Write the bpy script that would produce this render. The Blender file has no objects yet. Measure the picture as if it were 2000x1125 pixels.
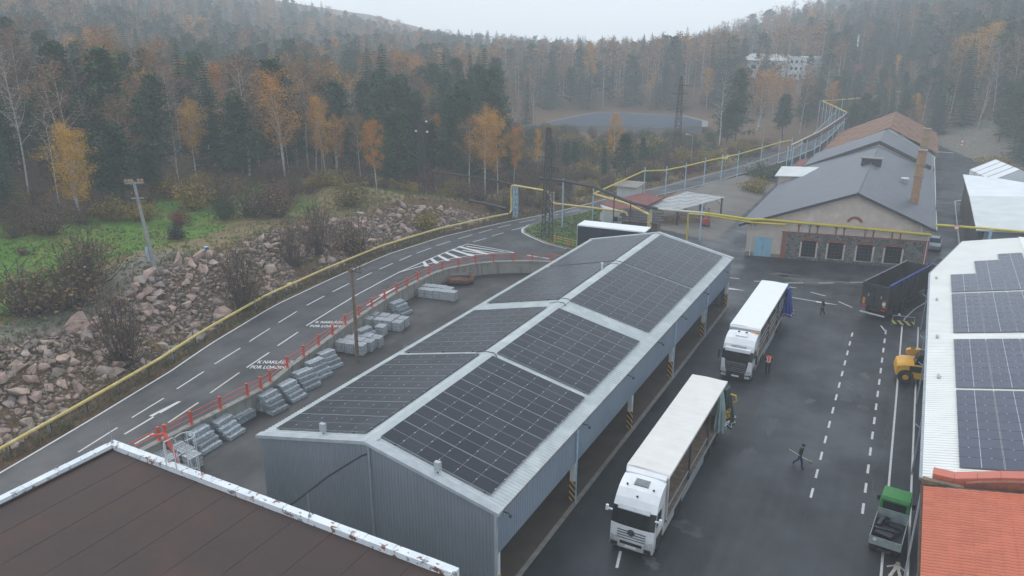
import bpy, bmesh, math, random
import numpy as np
from mathutils import Vector, Matrix, noise as mnoise
R = math.radians
random.seed(7)
SC = bpy.context.scene
COL = SC.collection

# ---------------------------------------------------------------- camera, sky, sun, exposure
PITCH, YAW, HC = math.atan(497/1480.), R(28.15), 27.0
cam_d = bpy.data.cameras.new('camera'); cam = bpy.data.objects.new('camera', cam_d); COL.objects.link(cam)
cam.location = (0, 0, HC); cam.rotation_euler = (R(90)-PITCH, 0, YAW)
cam_d.sensor_width = 36; cam_d.lens = 1480/2000*36; cam_d.clip_start = .5; cam_d.clip_end = 3000
SC.camera = cam
W = bpy.data.worlds.new('World'); SC.world = W; W.use_nodes = True
nt = W.node_tree; bg = nt.nodes['Background']
sky = nt.nodes.new('ShaderNodeTexSky'); sky.sky_type = 'NISHITA'; sky.sun_disc = False
SUN_EL, SUN_AZ = R(48), R(-70)
sky.sun_elevation = SUN_EL; sky.sun_rotation = SUN_AZ; sky.air_density = 1.0; sky.dust_density = 1.0; sky.ozone_density = 1.0
hs = nt.nodes.new('ShaderNodeHueSaturation'); hs.inputs['Saturation'].default_value = .55; hs.inputs['Value'].default_value = 1.0
# overcast: the clear-sky gradient is mostly evened out by an unbroken cloud layer
cl = nt.nodes.new('ShaderNodeMix'); cl.data_type = 'RGBA'; cl.inputs[0].default_value = .8; cl.inputs[7].default_value = (5.2, 5.8, 6.45, 1)
nt.links.new(sky.outputs[0], hs.inputs['Color']); nt.links.new(hs.outputs[0], cl.inputs[6]); nt.links.new(cl.outputs[2], bg.inputs['Color'])
bg.inputs['Strength'].default_value = .15
sd = bpy.data.lights.new('sun', 'SUN'); sd.energy = .7; sd.angle = R(35); sd.color = (1, .97, .93)
sun = bpy.data.objects.new('sun', sd); COL.objects.link(sun)
sun.rotation_euler = (R(90)-SUN_EL, 0, -SUN_AZ+R(180))
vs = SC.view_settings; vs.view_transform = 'Standard'; vs.look = 'None'; vs.exposure = .5; vs.gamma = 1; vs.use_curve_mapping = False
HAZE_DENSITY = .00115
SC.cycles.volume_bounces = 4; SC.cycles.max_bounces = 6; SC.cycles.diffuse_bounces = 3; SC.cycles.glossy_bounces = 3
SC.cycles.transparent_max_bounces = 8

# ---------------------------------------------------------------- helpers
class MB:
    """collects faces; build() links them as one mesh object"""
    def __init__(s): s.v = []; s.f = []; s.m = []
    def add(s, vs, fs, mi=0):
        o = len(s.v); s.v += [tuple(p) for p in vs]
        for q in fs: s.f.append(tuple(i+o for i in q)); s.m.append(mi)
        return s
    def poly(s, pts, mi=0): return s.add(pts, [tuple(range(len(pts)))], mi)
    def box(s, x0, x1, y0, y1, z0, z1, mi=0):
        return s.add([(x0,y0,z0),(x1,y0,z0),(x1,y1,z0),(x0,y1,z0),(x0,y0,z1),(x1,y0,z1),(x1,y1,z1),(x0,y1,z1)],
            [(0,3,2,1),(4,5,6,7),(0,1,5,4),(1,2,6,5),(2,3,7,6),(3,0,4,7)], mi)
    def obox(s, c, sx, sy, sz, rz=0, mi=0, bev=0):
        """box of size sx,sy,sz standing on c (z at its base), turned by rz"""
        ca, sa = math.cos(rz), math.sin(rz); pts = []
        for z in (0, sz):
            k = 1 if z == 0 else 1-bev
            for x, y in ((-1,-1),(1,-1),(1,1),(-1,1)):
                X, Y = x*sx/2*k, y*sy/2*k
                pts.append((c[0]+X*ca-Y*sa, c[1]+X*sa+Y*ca, c[2]+z))
        return s.add(pts, [(0,3,2,1),(4,5,6,7),(0,1,5,4),(1,2,6,5),(2,3,7,6),(3,0,4,7)], mi)
    def hexa(s, a, b, mi=0):
        """two quads a (bottom) and b (top), joined"""
        return s.add(list(a)+list(b), [(0,3,2,1),(4,5,6,7),(0,1,5,4),(1,2,6,5),(2,3,7,6),(3,0,4,7)], mi)
    def prism(s, pts, z0, z1, mi=0, top=None):
        n = len(pts); V = [(p[0],p[1],z0) for p in pts]+[(p[0],p[1],z1) for p in pts]
        s.add(V, [(i,(i+1)%n,n+(i+1)%n,n+i) for i in range(n)]+[tuple(range(n-1,-1,-1))], mi)
        return s.add([(p[0],p[1],z1) for p in pts], [tuple(range(n))], mi if top is None else top)
    def tube(s, path, r, n=8, mi=0, cap=True):
        """tube along a path, r a number or one radius per point"""
        P = [Vector(p) for p in path]; k = len(P); rs = [r]*k if not isinstance(r, (list, tuple)) else r
        V = []; prev = None
        for i, p in enumerate(P):
            t = (P[min(i+1,k-1)]-P[max(i-1,0)])
            t = t.normalized() if t.length > 1e-9 else Vector((0,0,1))
            if prev is None: prev = t.orthogonal().normalized()
            a = prev-t*prev.dot(t); a = a.normalized() if a.length > 1e-6 else t.orthogonal().normalized()
            prev = a; b = t.cross(a)
            for j in range(n):
                g = 2*math.pi*j/n; V.append(tuple(p+(a*math.cos(g)+b*math.sin(g))*rs[i]))
        F = [(i*n+j, i*n+(j+1)%n, (i+1)*n+(j+1)%n, (i+1)*n+j) for i in range(k-1) for j in range(n)]
        if cap: F += [tuple(range(n-1,-1,-1)), tuple(range((k-1)*n, k*n))]
        return s.add(V, F, mi)
    def cyl(s, a, b, r0, r1=None, n=12, mi=0): return s.tube([a, b], [r0, r0 if r1 is None else r1], n, mi)
    def lathe(s, prof, n=16, mi=0, axis='z', c=(0,0,0)):
        V = []
        for r, h in prof:
            for j in range(n):
                g = 2*math.pi*j/n; x, y = r*math.cos(g), r*math.sin(g)
                p = (x,y,h) if axis == 'z' else ((h,x,y) if axis == 'x' else (x,h,y))
                V.append((p[0]+c[0],p[1]+c[1],p[2]+c[2]))
        k = len(prof)
        return s.add(V, [(i*n+j, i*n+(j+1)%n, (i+1)*n+(j+1)%n, (i+1)*n+j) for i in range(k-1) for j in range(n)]+[tuple(range(n-1,-1,-1)),tuple(range((k-1)*n,k*n))], mi)
    def loft(s, secs, mi=0, cap=True, closed=True):
        n = len(secs[0]); k = len(secs); V = [p for q in secs for p in q]
        F = [(i*n+j, i*n+(j+1)%n, (i+1)*n+(j+1)%n, (i+1)*n+j) for i in range(k-1) for j in range(n if closed else n-1)]
        if cap: F += [tuple(range(n-1,-1,-1)), tuple(range((k-1)*n, k*n))]
        return s.add(V, F, mi)
    def mesh(s, name, mats):
        me = bpy.data.meshes.new(name); me.from_pydata(s.v, [], s.f)
        for m in (mats if isinstance(mats, (list, tuple)) else [mats]): me.materials.append(MT[m])
        if any(s.m): me.polygons.foreach_set('material_index', s.m)
        return me
    def build(s, name, mats, parent=None, loc=None, rz=0, smooth=False, fix=True):
        me = s.mesh(name, mats)
        if fix:
            bm = bmesh.new(); bm.from_mesh(me); bmesh.ops.recalc_face_normals(bm, faces=bm.faces); bm.to_mesh(me); bm.free()
        if smooth: shade(me, smooth)
        return obj(name, me, parent, loc, rz)
def shade(me, ang=35):
    me.polygons.foreach_set('use_smooth', [True]*len(me.polygons))
    try: me.set_sharp_from_angle(angle=R(ang if ang is not True else 35))
    except Exception: pass
def obj(name, me, parent=None, loc=None, rz=0):
    o = bpy.data.objects.new(name, me); COL.objects.link(o)
    if parent is not None: o.parent = parent
    if loc is not None: o.location = loc
    if rz: o.rotation_euler = (0,0,rz)
    return o
def tag(o, label, cat, group=None, kind=None):
    o['label'] = label; o['category'] = cat
    if group: o['group'] = group
    if kind: o['kind'] = kind
    return o
def thing(name, label, cat, loc=(0,0,0), rz=0, group=None):
    o = bpy.data.objects.new(name, None); COL.objects.link(o); o.empty_display_size = .2
    o.location = loc; o.rotation_euler = (0,0,rz); return tag(o, label, cat, group)
def struct(o): o['kind'] = 'structure'; return o
KIDS = {}
def copy_tree(root, loc, rz=0, label=None, group=None, scale=None):
    def cp(o, par):
        c = o.copy(); COL.objects.link(c)
        if par is not None: c.parent = par
        for ch in o.children: cp(ch, c)
        return c
    r = cp(root, None); r.location = loc; r.rotation_euler = (0,0,rz)
    if label: r['label'] = label
    if group: r['group'] = group
    if scale: r.scale = scale if isinstance(scale, (tuple, list)) else (scale,)*3
    return r
def npmesh(name, V, F, mats, mi=None):
    """numpy mesh of equal-sided faces"""
    me = bpy.data.meshes.new(name); V = np.asarray(V, np.float32); F = np.asarray(F, np.int32); k = F.shape[1]
    me.vertices.add(len(V)); me.vertices.foreach_set('co', V.ravel())
    me.loops.add(F.size); me.loops.foreach_set('vertex_index', F.ravel())
    me.polygons.add(len(F)); me.polygons.foreach_set('loop_start', np.arange(0, F.size, k, dtype=np.int32))
    me.update(calc_edges=True)
    for m in (mats if isinstance(mats, (list, tuple)) else [mats]): me.materials.append(MT[m])
    if mi is not None: me.polygons.foreach_set('material_index', np.asarray(mi, np.int32))
    return me
def text_mesh(txt, size, mat, name='lettering', parent=None, loc=(0,0,0), rot=(0,0,0), shear=0, align='CENTER', depth=.002, sx=1, bold=0):
    cu = bpy.data.curves.new(name, 'FONT'); cu.body = txt; cu.size = size; cu.align_x = align; cu.align_y = 'CENTER'; cu.shear = shear; cu.extrude = depth; cu.resolution_u = 2
    cu.offset = bold
    t = bpy.data.objects.new('tmp', cu); me = bpy.data.meshes.new_from_object(t)
    bpy.data.objects.remove(t); me.materials.clear(); me.materials.append(MT[mat])
    o = obj(name, me, parent, loc); o.rotation_euler = rot; o.scale = (sx,1,1); return o

# ---------------------------------------------------------------- materials
MT = {}
def nodes(name):
    m = bpy.data.materials.new(name); m.use_nodes = True; MT[name] = m; t = m.node_tree
    return m, t, t.nodes['Principled BSDF'], t.links
def L4(c): return (c[0], c[1], c[2], 1)
def ramp(t, fac, stops):
    r = t.nodes.new('ShaderNodeValToRGB'); t.links.new(fac, r.inputs[0]); e = r.color_ramp.elements
    while len(e) < len(stops): e.new(.5)
    for i, (p, c) in enumerate(stops): e[i].position = p; e[i].color = L4(c) if not isinstance(c, (int, float)) else (c,c,c,1)
    return r.outputs[0]
def coords(t, kind='pos', scale=1, rot=(0,0,0)):
    if kind == 'pos': o = t.nodes.new('ShaderNodeNewGeometry').outputs['Position']
    else: o = t.nodes.new('ShaderNodeTexCoord').outputs['Object']
    mp = t.nodes.new('ShaderNodeMapping'); t.links.new(o, mp.inputs[0])
    mp.inputs['Scale'].default_value = (scale,)*3 if not isinstance(scale, (tuple, list)) else scale
    mp.inputs['Rotation'].default_value = rot
    return mp.outputs[0]
def noise(t, vec, scale=1, detail=4, rough=.55, dist=0):
    n = t.nodes.new('ShaderNodeTexNoise'); t.links.new(vec, n.inputs['Vector']); n.inputs['Scale'].default_value = scale
    n.inputs['Detail'].default_value = detail; n.inputs['Roughness'].default_value = rough; n.inputs['Distortion'].default_value = dist
    return n.outputs['Fac']
def mix(t, fac, a, b, mode='MIX'):
    n = t.nodes.new('ShaderNodeMix'); n.data_type = 'RGBA'; n.blend_type = mode
    if isinstance(fac, (int, float)): n.inputs[0].default_value = fac
    else: t.links.new(fac, n.inputs[0])
    for i, c in ((6, a), (7, b)):
        if isinstance(c, (tuple, list)): n.inputs[i].default_value = L4(c)
        else: t.links.new(c, n.inputs[i])
    return n.outputs[2]
def math_n(t, op, a, b=None):
    n = t.nodes.new('ShaderNodeMath'); n.operation = op
    for i, c in ((0, a), (1, b)):
        if c is None: continue
        if isinstance(c, (int, float)): n.inputs[i].default_value = c
        else: t.links.new(c, n.inputs[i])
    return n.outputs[0]
def bump(t, p, fac, strength=.3, dist=.02):
    b = t.nodes.new('ShaderNodeBump'); b.inputs['Strength'].default_value = strength; b.inputs['Distance'].default_value = dist
    t.links.new(fac, b.inputs['Height']); t.links.new(b.outputs[0], p.inputs['Normal'])
def mat(name, c1, c2=None, scale=1., rough=.7, bmp=0, metal=0, c3=None, coord='pos', rand=0, detail=5, lo=.35, hi=.65, rvar=0, spec=None, bscale=None, bdist=.02):
    m, t, p, l = nodes(name); p.inputs['Roughness'].default_value = rough; p.inputs['Metallic'].default_value = metal
    if spec is not None: p.inputs['Specular IOR Level'].default_value = spec
    if c2 is None: c2 = tuple(x*.8 for x in c1)
    v = coords(t, coord); n = noise(t, v, scale, detail)
    st = [(lo, c1), (hi, c2)] if c3 is None else [(lo, c1), ((lo+hi)/2, c2), (hi, c3)]
    c = ramp(t, n, st)
    if rand:
        oi = t.nodes.new('ShaderNodeObjectInfo'); k = math_n(t, 'MULTIPLY_ADD', oi.outputs['Random'], 2*rand)
        k.node.inputs[2].default_value = 1-rand
        hv = t.nodes.new('ShaderNodeHueSaturation'); l.new(k, hv.inputs['Value']); l.new(c, hv.inputs['Color']); c = hv.outputs[0]
    l.new(c, p.inputs['Base Color'])
    if rvar:
        r = ramp(t, noise(t, v, scale*.37, 3), [(.3, rough-rvar), (.7, rough+rvar)]); l.new(r, p.inputs['Roughness'])
    if bmp: bump(t, p, noise(t, v, bscale or scale*4, 4), bmp, bdist)
    return m
mat('white_paint', (.78,.79,.79), (.70,.71,.71), 2.5, .32, rvar=.08)
def cab_paint():
    m, t, p, l = nodes('cab_white'); p.inputs['Roughness'].default_value = .25
    v = coords(t, 'obj'); tc = t.nodes.new('ShaderNodeTexCoord'); sp = t.nodes.new('ShaderNodeSeparateXYZ'); l.new(tc.outputs['Object'], sp.inputs[0])
    road = ramp(t, math_n(t, 'ADD', math_n(t, 'DIVIDE', sp.outputs[2], 3.), math_n(t, 'MULTIPLY', noise(t, v, 3., 5, .6), .35)), [(.25, 1.), (.62, .0)])
    c = ramp(t, noise(t, v, 1.2, 4), [(.35, (.78,.79,.80)), (.65, (.70,.71,.72))]); l.new(mix(t, math_n(t, 'MULTIPLY', road, .7), c, (.30,.275,.25)), p.inputs['Base Color'])
cab_paint()
def roof_canvas(name, a, b, k):
    m, t, p, l = nodes(name); p.inputs['Roughness'].default_value = .55
    c = ramp(t, noise(t, coords(t, 'pos', (.25, 1.9, 1)), 1.3, 4, .6), [(.3, a), (.75, b)]); c2 = ramp(t, noise(t, coords(t), .7, 5, .65), [(.35, 1.), (.75, k)])
    l.new(mix(t, 1., c, c2, 'MULTIPLY'), p.inputs['Base Color'])
roof_canvas('trailer_roof_grey', (.74,.715,.67), (.66,.635,.59), .9)
roof_canvas('trailer_roof_white', (.80,.81,.82), (.76,.77,.78), .96)
mat('black_plastic', (.014,.014,.015), (.022,.022,.023), 6, .5)
mat('rubber', (.016,.016,.017), (.03,.029,.028), 5, .85)
mat('rim_metal', (.30,.31,.32), (.16,.16,.16), 6, .45, metal=.4)
mat('steel_grey', (.22,.23,.24), (.16,.165,.17), 3, .5, metal=.3)
mat('galvanised', (.36,.39,.42), (.28,.31,.34), 2.5, .5, metal=.25)
mat('zinc_trim', (.42,.45,.47), (.33,.36,.38), 1.5, .5)
mat('dark_steel', (.035,.036,.04), (.055,.05,.047), 3, .6)
mat('rust', (.20,.085,.035), (.09,.045,.028), 3, .85, bmp=.3)
mat('rust_dark', (.055,.034,.026), (.09,.05,.032), 2, .85)
mat('red_paint', (.62,.095,.055), (.50,.085,.055), 3, .55)
mat('orange_paint', (.60,.20,.06), (.48,.15,.05), 4, .55)
mat('sky_blue_paint', (.40,.58,.70), (.30,.46,.58), 2.5, .55)
mat('door_blue', (.27,.48,.58), (.22,.42,.52), 1.2, .55)
mat('yellow_pipe', (.62,.47,.13), (.52,.39,.12), 1.3, .5, c3=(.66,.53,.22))
mat('bright_yellow', (.62,.50,.05), (.55,.44,.06), 1.5, .5)
mat('pale_pipe', (.62,.60,.50), (.54,.50,.38), 1.5, .55)
mat('machine_yellow', (.74,.38,.015), (.62,.31,.02), 2, .35)
mat('blue_tarp', (.012,.035,.20), (.02,.05,.27), 1.6, .55, bmp=.2)
mat('green_tarp', (.012,.022,.018), (.03,.06,.045), 2.2, .5)
mat('pale_tarp', (.28,.36,.36), (.20,.28,.28), 3, .5)
mat('cab_green', (.035,.24,.045), (.03,.19,.04), 4, .45)
mat('bed_grey', (.30,.36,.35), (.22,.27,.27), 3, .55)
mat('black_scrap', (.012,.013,.018), (.02,.022,.03), 3, .45)
mat('container_dark', (.016,.02,.03), (.024,.03,.042), 1.5, .5)
mat('tipper_dark', (.026,.028,.030), (.042,.043,.042), 1.3, .45, rvar=.1)
mat('wood_old', (.22,.155,.10), (.12,.085,.056), 3, .85, bmp=.3)
mat('wood_new', (.36,.22,.11), (.26,.15,.075), 3, .8)
mat('wood_grey', (.20,.17,.13), (.13,.11,.085), 4, .85)
mat('concrete_pole', (.30,.30,.29), (.22,.22,.215), 2, .85, bmp=.2)
mat('concrete_pad', (.17,.15,.125), (.12,.107,.092), .35, .8, bmp=.1)
mat('plaster', (.60,.50,.43), (.52,.43,.37), .6, .85, c3=(.63,.54,.47))
mat('plaster_white', (.55,.56,.54), (.46,.48,.47), .7, .85)
mat('brick_red', (.30,.105,.06), (.21,.075,.05), 5, .85, bmp=.3)
mat('brick_chimney', (.40,.25,.14), (.29,.175,.10), 4, .85, bmp=.3)
mat('red_roof_felt', (.20,.055,.045), (.15,.045,.04), .8, .8)
mat('grey_sheet', (.40,.41,.40), (.30,.31,.30), .9, .75)
mat('pale_sheet', (.62,.64,.63), (.53,.55,.54), .5, .6)
mat('far_white', (.82,.84,.86), (.76,.78,.80), .2, .8)
mat('tent_white', (.76,.78,.80), (.68,.70,.72), .4, .6)
mat('roof_slate', (.105,.115,.135), (.085,.095,.112), .5, .45, bmp=.08, bscale=2)
mat('roof_light', (.47,.50,.505), (.40,.435,.44), .6, .5, c3=(.50,.53,.525))
mat('roof_cream', (.80,.80,.76), (.74,.74,.70), .5, .5)
mat('cladding', (.235,.26,.29), (.205,.23,.255), .5, .5)
mat('cladding_blue', (.25,.30,.36), (.22,.265,.32), .5, .5)
mat('terracotta', (.52,.135,.062), (.46,.115,.055), 1.5, .38, rand=.07)
mat('coral_flashing', (.56,.155,.10), (.50,.14,.09), 1, .4)
mat('kerb_granite', (.34,.38,.41), (.20,.225,.245), 6, .5, c3=(.48,.51,.53), rand=.35)
mat('cobble_granite', (.52,.54,.56), (.26,.275,.29), 10, .6, c3=(.62,.63,.64), rand=.12)
mat('wire_white', (.62,.64,.66), (.50,.52,.54), 4, .5)
mat('wet_dirt_floor', (.085,.062,.045), (.055,.042,.032), .7, .75, bmp=.15)
mat('slab_edge', (.26,.24,.21), (.18,.165,.145), 2, .8)
mat('stain_pale', (.085,.088,.092), (.045,.047,.05), 2.5, .6)
mat('iron', (.07,.07,.072), (.045,.045,.047), 8, .6)
mat('line_white', (.60,.60,.585), (.44,.44,.43), 5, .6, lo=.35, hi=.75)
mat('line_cream', (.56,.51,.43), (.40,.365,.31), 5, .65, lo=.35, hi=.75)
mat('skin', (.45,.27,.20), (.40,.23,.17), 6, .6)
mat('navy_cloth', (.025,.026,.10), (.03,.032,.12), 8, .9)
mat('dark_cloth', (.012,.013,.016), (.02,.02,.024), 8, .9)
mat('green_cloth', (.012,.020,.015), (.02,.032,.024), 8, .9)
mat('hivis', (.85,.10,.03), (.75,.08,.03), 5, .7)
mat('reflective', (.75,.72,.70), (.65,.62,.60), 5, .4)
mat('glass_dark', (.010,.012,.014), (.016,.019,.022), 3, .10, spec=.25)
mat('lamp_red', (.45,.02,.015), (.35,.015,.01), 6, .25)
mat('lamp_amber', (.75,.30,.03), (.65,.24,.03), 6, .3)
mat('lamp_clear', (.55,.57,.58), (.35,.36,.37), 9, .15)
mat('plate', (.75,.76,.76), (.70,.70,.70), 5, .4)
mat('print_yellow', (.62,.42,.06), (.5,.34,.05), 4, .6)
mat('print_grey', (.30,.34,.38), (.24,.28,.32), 4, .5)
mat('water_pale', (.06,.075,.10), (.048,.062,.085), .06, .8, spec=.15)
mat('pond_bank', (.028,.03,.03), (.045,.045,.042), .3, .8)
mat('green_sheet', (.16,.24,.20), (.12,.19,.16), 1.2, .6)
mat('car_silver', (.33,.40,.46), (.28,.35,.41), 2, .3, metal=.3)
mat('fork_red', (.45,.04,.03), (.36,.035,.03), 3, .4)
mat('bin_blue', (.05,.12,.30), (.04,.10,.25), 3, .5)
def stain_mat(name, base, base2, dark, rough=.85, zdir=True):
    m, t, p, l = nodes(name); p.inputs['Roughness'].default_value = rough
    v = coords(t); v2 = coords(t, 'pos', (1.1, 1.1, .12))
    c = ramp(t, noise(t, v, .9, 5), [(.35, base), (.65, base2)])
    k = ramp(t, noise(t, v2, 2.2, 4), [(.50, 0.), (.72, 1.)])
    l.new(mix(t, math_n(t, 'MULTIPLY', k, .75), c, dark), p.inputs['Base Color']); bump(t, p, noise(t, v, 5, 5), .25, .02)
stain_mat('concrete_wall', (.30,.285,.25), (.235,.225,.20), (.085,.08,.07))
stain_mat('rusty_roof', (.24,.125,.06), (.165,.075,.042), (.12,.03,.03))
def peel_mat():
    m, t, p, l = nodes('peeling_white'); p.inputs['Roughness'].default_value = .6
    v = coords(t); a = noise(t, v, 2.6, 6, .65)
    c = ramp(t, noise(t, v, 1.1, 4), [(.4, (.72,.75,.77)), (.7, (.58,.62,.65))])
    k = ramp(t, a, [(.575, 0.), (.595, 1.)]); c2 = ramp(t, noise(t, v, 1.7, 3), [(.45, (.26,.27,.28)), (.5, (.22,.085,.055)), (.75, (.16,.07,.05))])
    l.new(mix(t, k, c, c2), p.inputs['Base Color']); bump(t, p, a, .2, .02)
peel_mat()
def felt_mat():
    m, t, p, l = nodes('brown_felt'); p.inputs['Roughness'].default_value = .8
    v = coords(t); c = ramp(t, noise(t, v, .22, 5, .6), [(.3, (.048,.0235,.018)), (.5, (.038,.021,.018)), (.72, (.066,.029,.019))])
    g = ramp(t, noise(t, v, 22, 3), [(.3, .8), (.7, 1.2)])
    l.new(mix(t, 1., c, g, 'MULTIPLY'), p.inputs['Base Color']); bump(t, p, noise(t, v, 30, 3), .3, .01)
felt_mat()
def asphalt(name, a, b, patch, rough=.55):
    m, t, p, l = nodes(name); v = coords(t)
    big = noise(t, v, .075, 4, .6, .6); mid = noise(t, v, .55, 5, .6); fine = noise(t, v, 38, 3)
    c = ramp(t, big, [(.33, a), (.5, b), (.62, patch), (.75, b)])
    c = mix(t, 1., c, ramp(t, mid, [(.25, .68), (.75, 1.3)]), 'MULTIPLY')
    c = mix(t, 1., c, ramp(t, fine, [(.3, .75), (.7, 1.25)]), 'MULTIPLY')
    # long narrow repair seams and tyre streaks along the drive direction
    st = noise(t, coords(t, 'pos', (1.3, .05, 1)), 1.0, 3)
    c = mix(t, 1., c, ramp(t, st, [(.3, .72), (.7, 1.25)]), 'MULTIPLY')
    l.new(c, p.inputs['Base Color'])
    l.new(ramp(t, noise(t, v, .16, 4, .6), [(.32, rough-.28), (.55, rough), (.7, rough+.15)]), p.inputs['Roughness'])
    bump(t, p, fine, .25, .006)
asphalt('asphalt_yard', (.0125,.0145,.018), (.019,.0215,.0255), (.031,.0345,.0395), .56)
asphalt('asphalt_road', (.023,.025,.0285), (.0275,.0295,.033), (.034,.0365,.0395), .64)
asphalt('asphalt_lower', (.024,.023,.022), (.029,.028,.027), (.036,.034,.033), .66)
def solar():
    m, t, p, l = nodes('solar_cells'); p.inputs['Roughness'].default_value = .3; p.inputs['Specular IOR Level'].default_value = .28
    tc = t.nodes.new('ShaderNodeTexCoord'); sp = t.nodes.new('ShaderNodeSeparateXYZ'); l.new(tc.outputs['Object'], sp.inputs[0])
    x, y = sp.outputs[0], sp.outputs[1]
    def lines(o, per, w):
        f = math_n(t, 'FRACT', math_n(t, 'DIVIDE', math_n(t, 'ADD', o, 50.), per)); return math_n(t, 'LESS_THAN', f, w)
    a = lines(x, .0915, .13); b = lines(y, .182, .03)
    mid = math_n(t, 'LESS_THAN', math_n(t, 'ABSOLUTE', y), .012)
    oi = t.nodes.new('ShaderNodeObjectInfo')
    base = ramp(t, oi.outputs['Random'], [(0., (.007,.0095,.016)), (.5, (.011,.0145,.022)), (1., (.019,.0235,.033))])
    c = mix(t, math_n(t, 'MULTIPLY', a, .55), base, (.06,.075,.09)); c = mix(t, math_n(t, 'MULTIPLY', b, .3), c, (.05,.06,.075)); c = mix(t, mid, c, (.27,.29,.32))
    l.new(c, p.inputs['Base Color'])
solar()
def solar_b():
    m, t, p, l = nodes('solar_cells_blue'); p.inputs['Roughness'].default_value = .22
    tc = t.nodes.new('ShaderNodeTexCoord'); sp = t.nodes.new('ShaderNodeSeparateXYZ'); l.new(tc.outputs['Object'], sp.inputs[0])
    x, y = sp.outputs[0], sp.outputs[1]
    def lines(o, per, w):
        f = math_n(t, 'FRACT', math_n(t, 'DIVIDE', math_n(t, 'ADD', o, 50.), per)); return math_n(t, 'LESS_THAN', f, w)
    g = math_n(t, 'MAXIMUM', lines(x, .091, .08), lines(y, .17, .05)); mid = math_n(t, 'LESS_THAN', math_n(t, 'ABSOLUTE', y), .011)
    oi = t.nodes.new('ShaderNodeObjectInfo')
    base = ramp(t, oi.outputs['Random'], [(0., (.030,.036,.066)), (1., (.040,.047,.082))])
    c = mix(t, math_n(t, 'MULTIPLY', g, .4), base, (.10,.12,.18)); c = mix(t, mid, c, (.55,.57,.60)); l.new(c, p.inputs['Base Color'])
solar_b()
def hazard(name, c1=(.62,.36,.08), c2=(.02,.02,.02), per=.42):
    m, t, p, l = nodes(name); p.inputs['Roughness'].default_value = .6
    tc = t.nodes.new('ShaderNodeTexCoord'); sp = t.nodes.new('ShaderNodeSeparateXYZ'); l.new(tc.outputs['Object'], sp.inputs[0])
    d = math_n(t, 'ADD', math_n(t, 'ADD', sp.outputs[0], sp.outputs[1]), math_n(t, 'ADD', sp.outputs[2], 50.))
    l.new(mix(t, math_n(t, 'LESS_THAN', math_n(t, 'FRACT', math_n(t, 'DIVIDE', d, per)), .5), c1, c2), p.inputs['Base Color'])
hazard('hazard'); hazard('hazard_bright', (.70,.58,.20), (.03,.028,.022), .62)
def masonry():
    m, t, p, l = nodes('dark_stone'); p.inputs['Roughness'].default_value = .85
    v = coords(t, 'pos', (1,1,1.25)); vo = t.nodes.new('ShaderNodeTexVoronoi'); vo.feature = 'DISTANCE_TO_EDGE'; vo.inputs['Scale'].default_value = 2.4; l.new(v, vo.inputs['Vector'])
    v2 = t.nodes.new('ShaderNodeTexVoronoi'); v2.inputs['Scale'].default_value = 2.4; l.new(v, v2.inputs['Vector'])
    c = ramp(t, v2.outputs['Color'], [(.1, (.045,.047,.046)), (.5, (.085,.088,.082)), (.9, (.15,.145,.13))])
    k = ramp(t, vo.outputs['Distance'], [(.02, 1.), (.055, 0.)])
    k = math_n(t, 'MULTIPLY', k, ramp(t, noise(t, v, .8, 3), [(.35, .15), (.65, .9)]))
    l.new(mix(t, k, c, (.36,.34,.31)), p.inputs['Base Color']); bump(t, p, vo.outputs['Distance'], .5, .05)
masonry()
def bark(name, a, b, sc):
    m, t, p, l = nodes(name); p.inputs['Roughness'].default_value = .85
    v = coords(t, 'pos', (1,1,sc)); l.new(ramp(t, noise(t, v, 3.2, 4), [(.50, a), (.66, b)]), p.inputs['Base Color'])
bark('birch_bark', (.48,.46,.43), (.09,.08,.075), 2.2); bark('pine_bark', (.075,.058,.046), (.13,.085,.055), .5); bark('twig', (.062,.045,.036), (.095,.07,.052), 1)
def leaf(name, cols, var=.25, huev=.02, sc=.5):
    """foliage: colour per tree (object random) and per clump (noise)"""
    m, t, p, l = nodes(name); p.inputs['Roughness'].default_value = .8; p.inputs['Specular IOR Level'].default_value = .2
    v = coords(t); oi = t.nodes.new('ShaderNodeObjectInfo')
    n = len(cols); c = ramp(t, oi.outputs['Random'], [(i/max(1,n-1), q) for i, q in enumerate(cols)])
    k = ramp(t, noise(t, v, sc, 4, .65), [(.3, 1-var), (.7, 1+var)]); c = mix(t, 1., c, k, 'MULTIPLY')
    k2 = ramp(t, noise(t, v, 4, 2), [(.3, .7), (.7, 1.3)]); l.new(mix(t, 1., c, k2, 'MULTIPLY'), p.inputs['Base Color'])
    try: p.inputs['Subsurface Weight'].default_value = 0
    except Exception: pass
leaf('leaf_gold', [(.56,.29,.024),(.52,.24,.024),(.46,.19,.026),(.50,.27,.034)], .25)
leaf('leaf_yellow', [(.60,.34,.018),(.54,.29,.018)], .2)
leaf('leaf_rust', [(.26,.135,.062),(.21,.12,.068),(.31,.155,.055),(.18,.112,.068)], .3)
leaf('leaf_bare', [(.21,.14,.10),(.17,.125,.095),(.25,.15,.085)], .25)
leaf('needle_pine', [(.028,.070,.034),(.042,.092,.038),(.030,.068,.032)], .4)
leaf('needle_spruce', [(.024,.058,.038),(.030,.068,.040),(.036,.072,.034)], .4)
leaf('bush_olive', [(.24,.185,.034),(.30,.21,.03),(.19,.155,.04)], .3)
leaf('bush_brown', [(.19,.12,.062),(.23,.14,.06),(.15,.105,.062)], .3)
leaf('bush_red', [(.19,.05,.038),(.15,.045,.04)], .3)
leaf('bush_dark', [(.026,.02,.019),(.032,.025,.02)], .3)
leaf('bush_green', [(.05,.085,.034),(.075,.10,.034)], .3)
leaf('grass_mix', [(.10,.11,.035),(.08,.11,.03)], .5, sc=.15)
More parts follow.
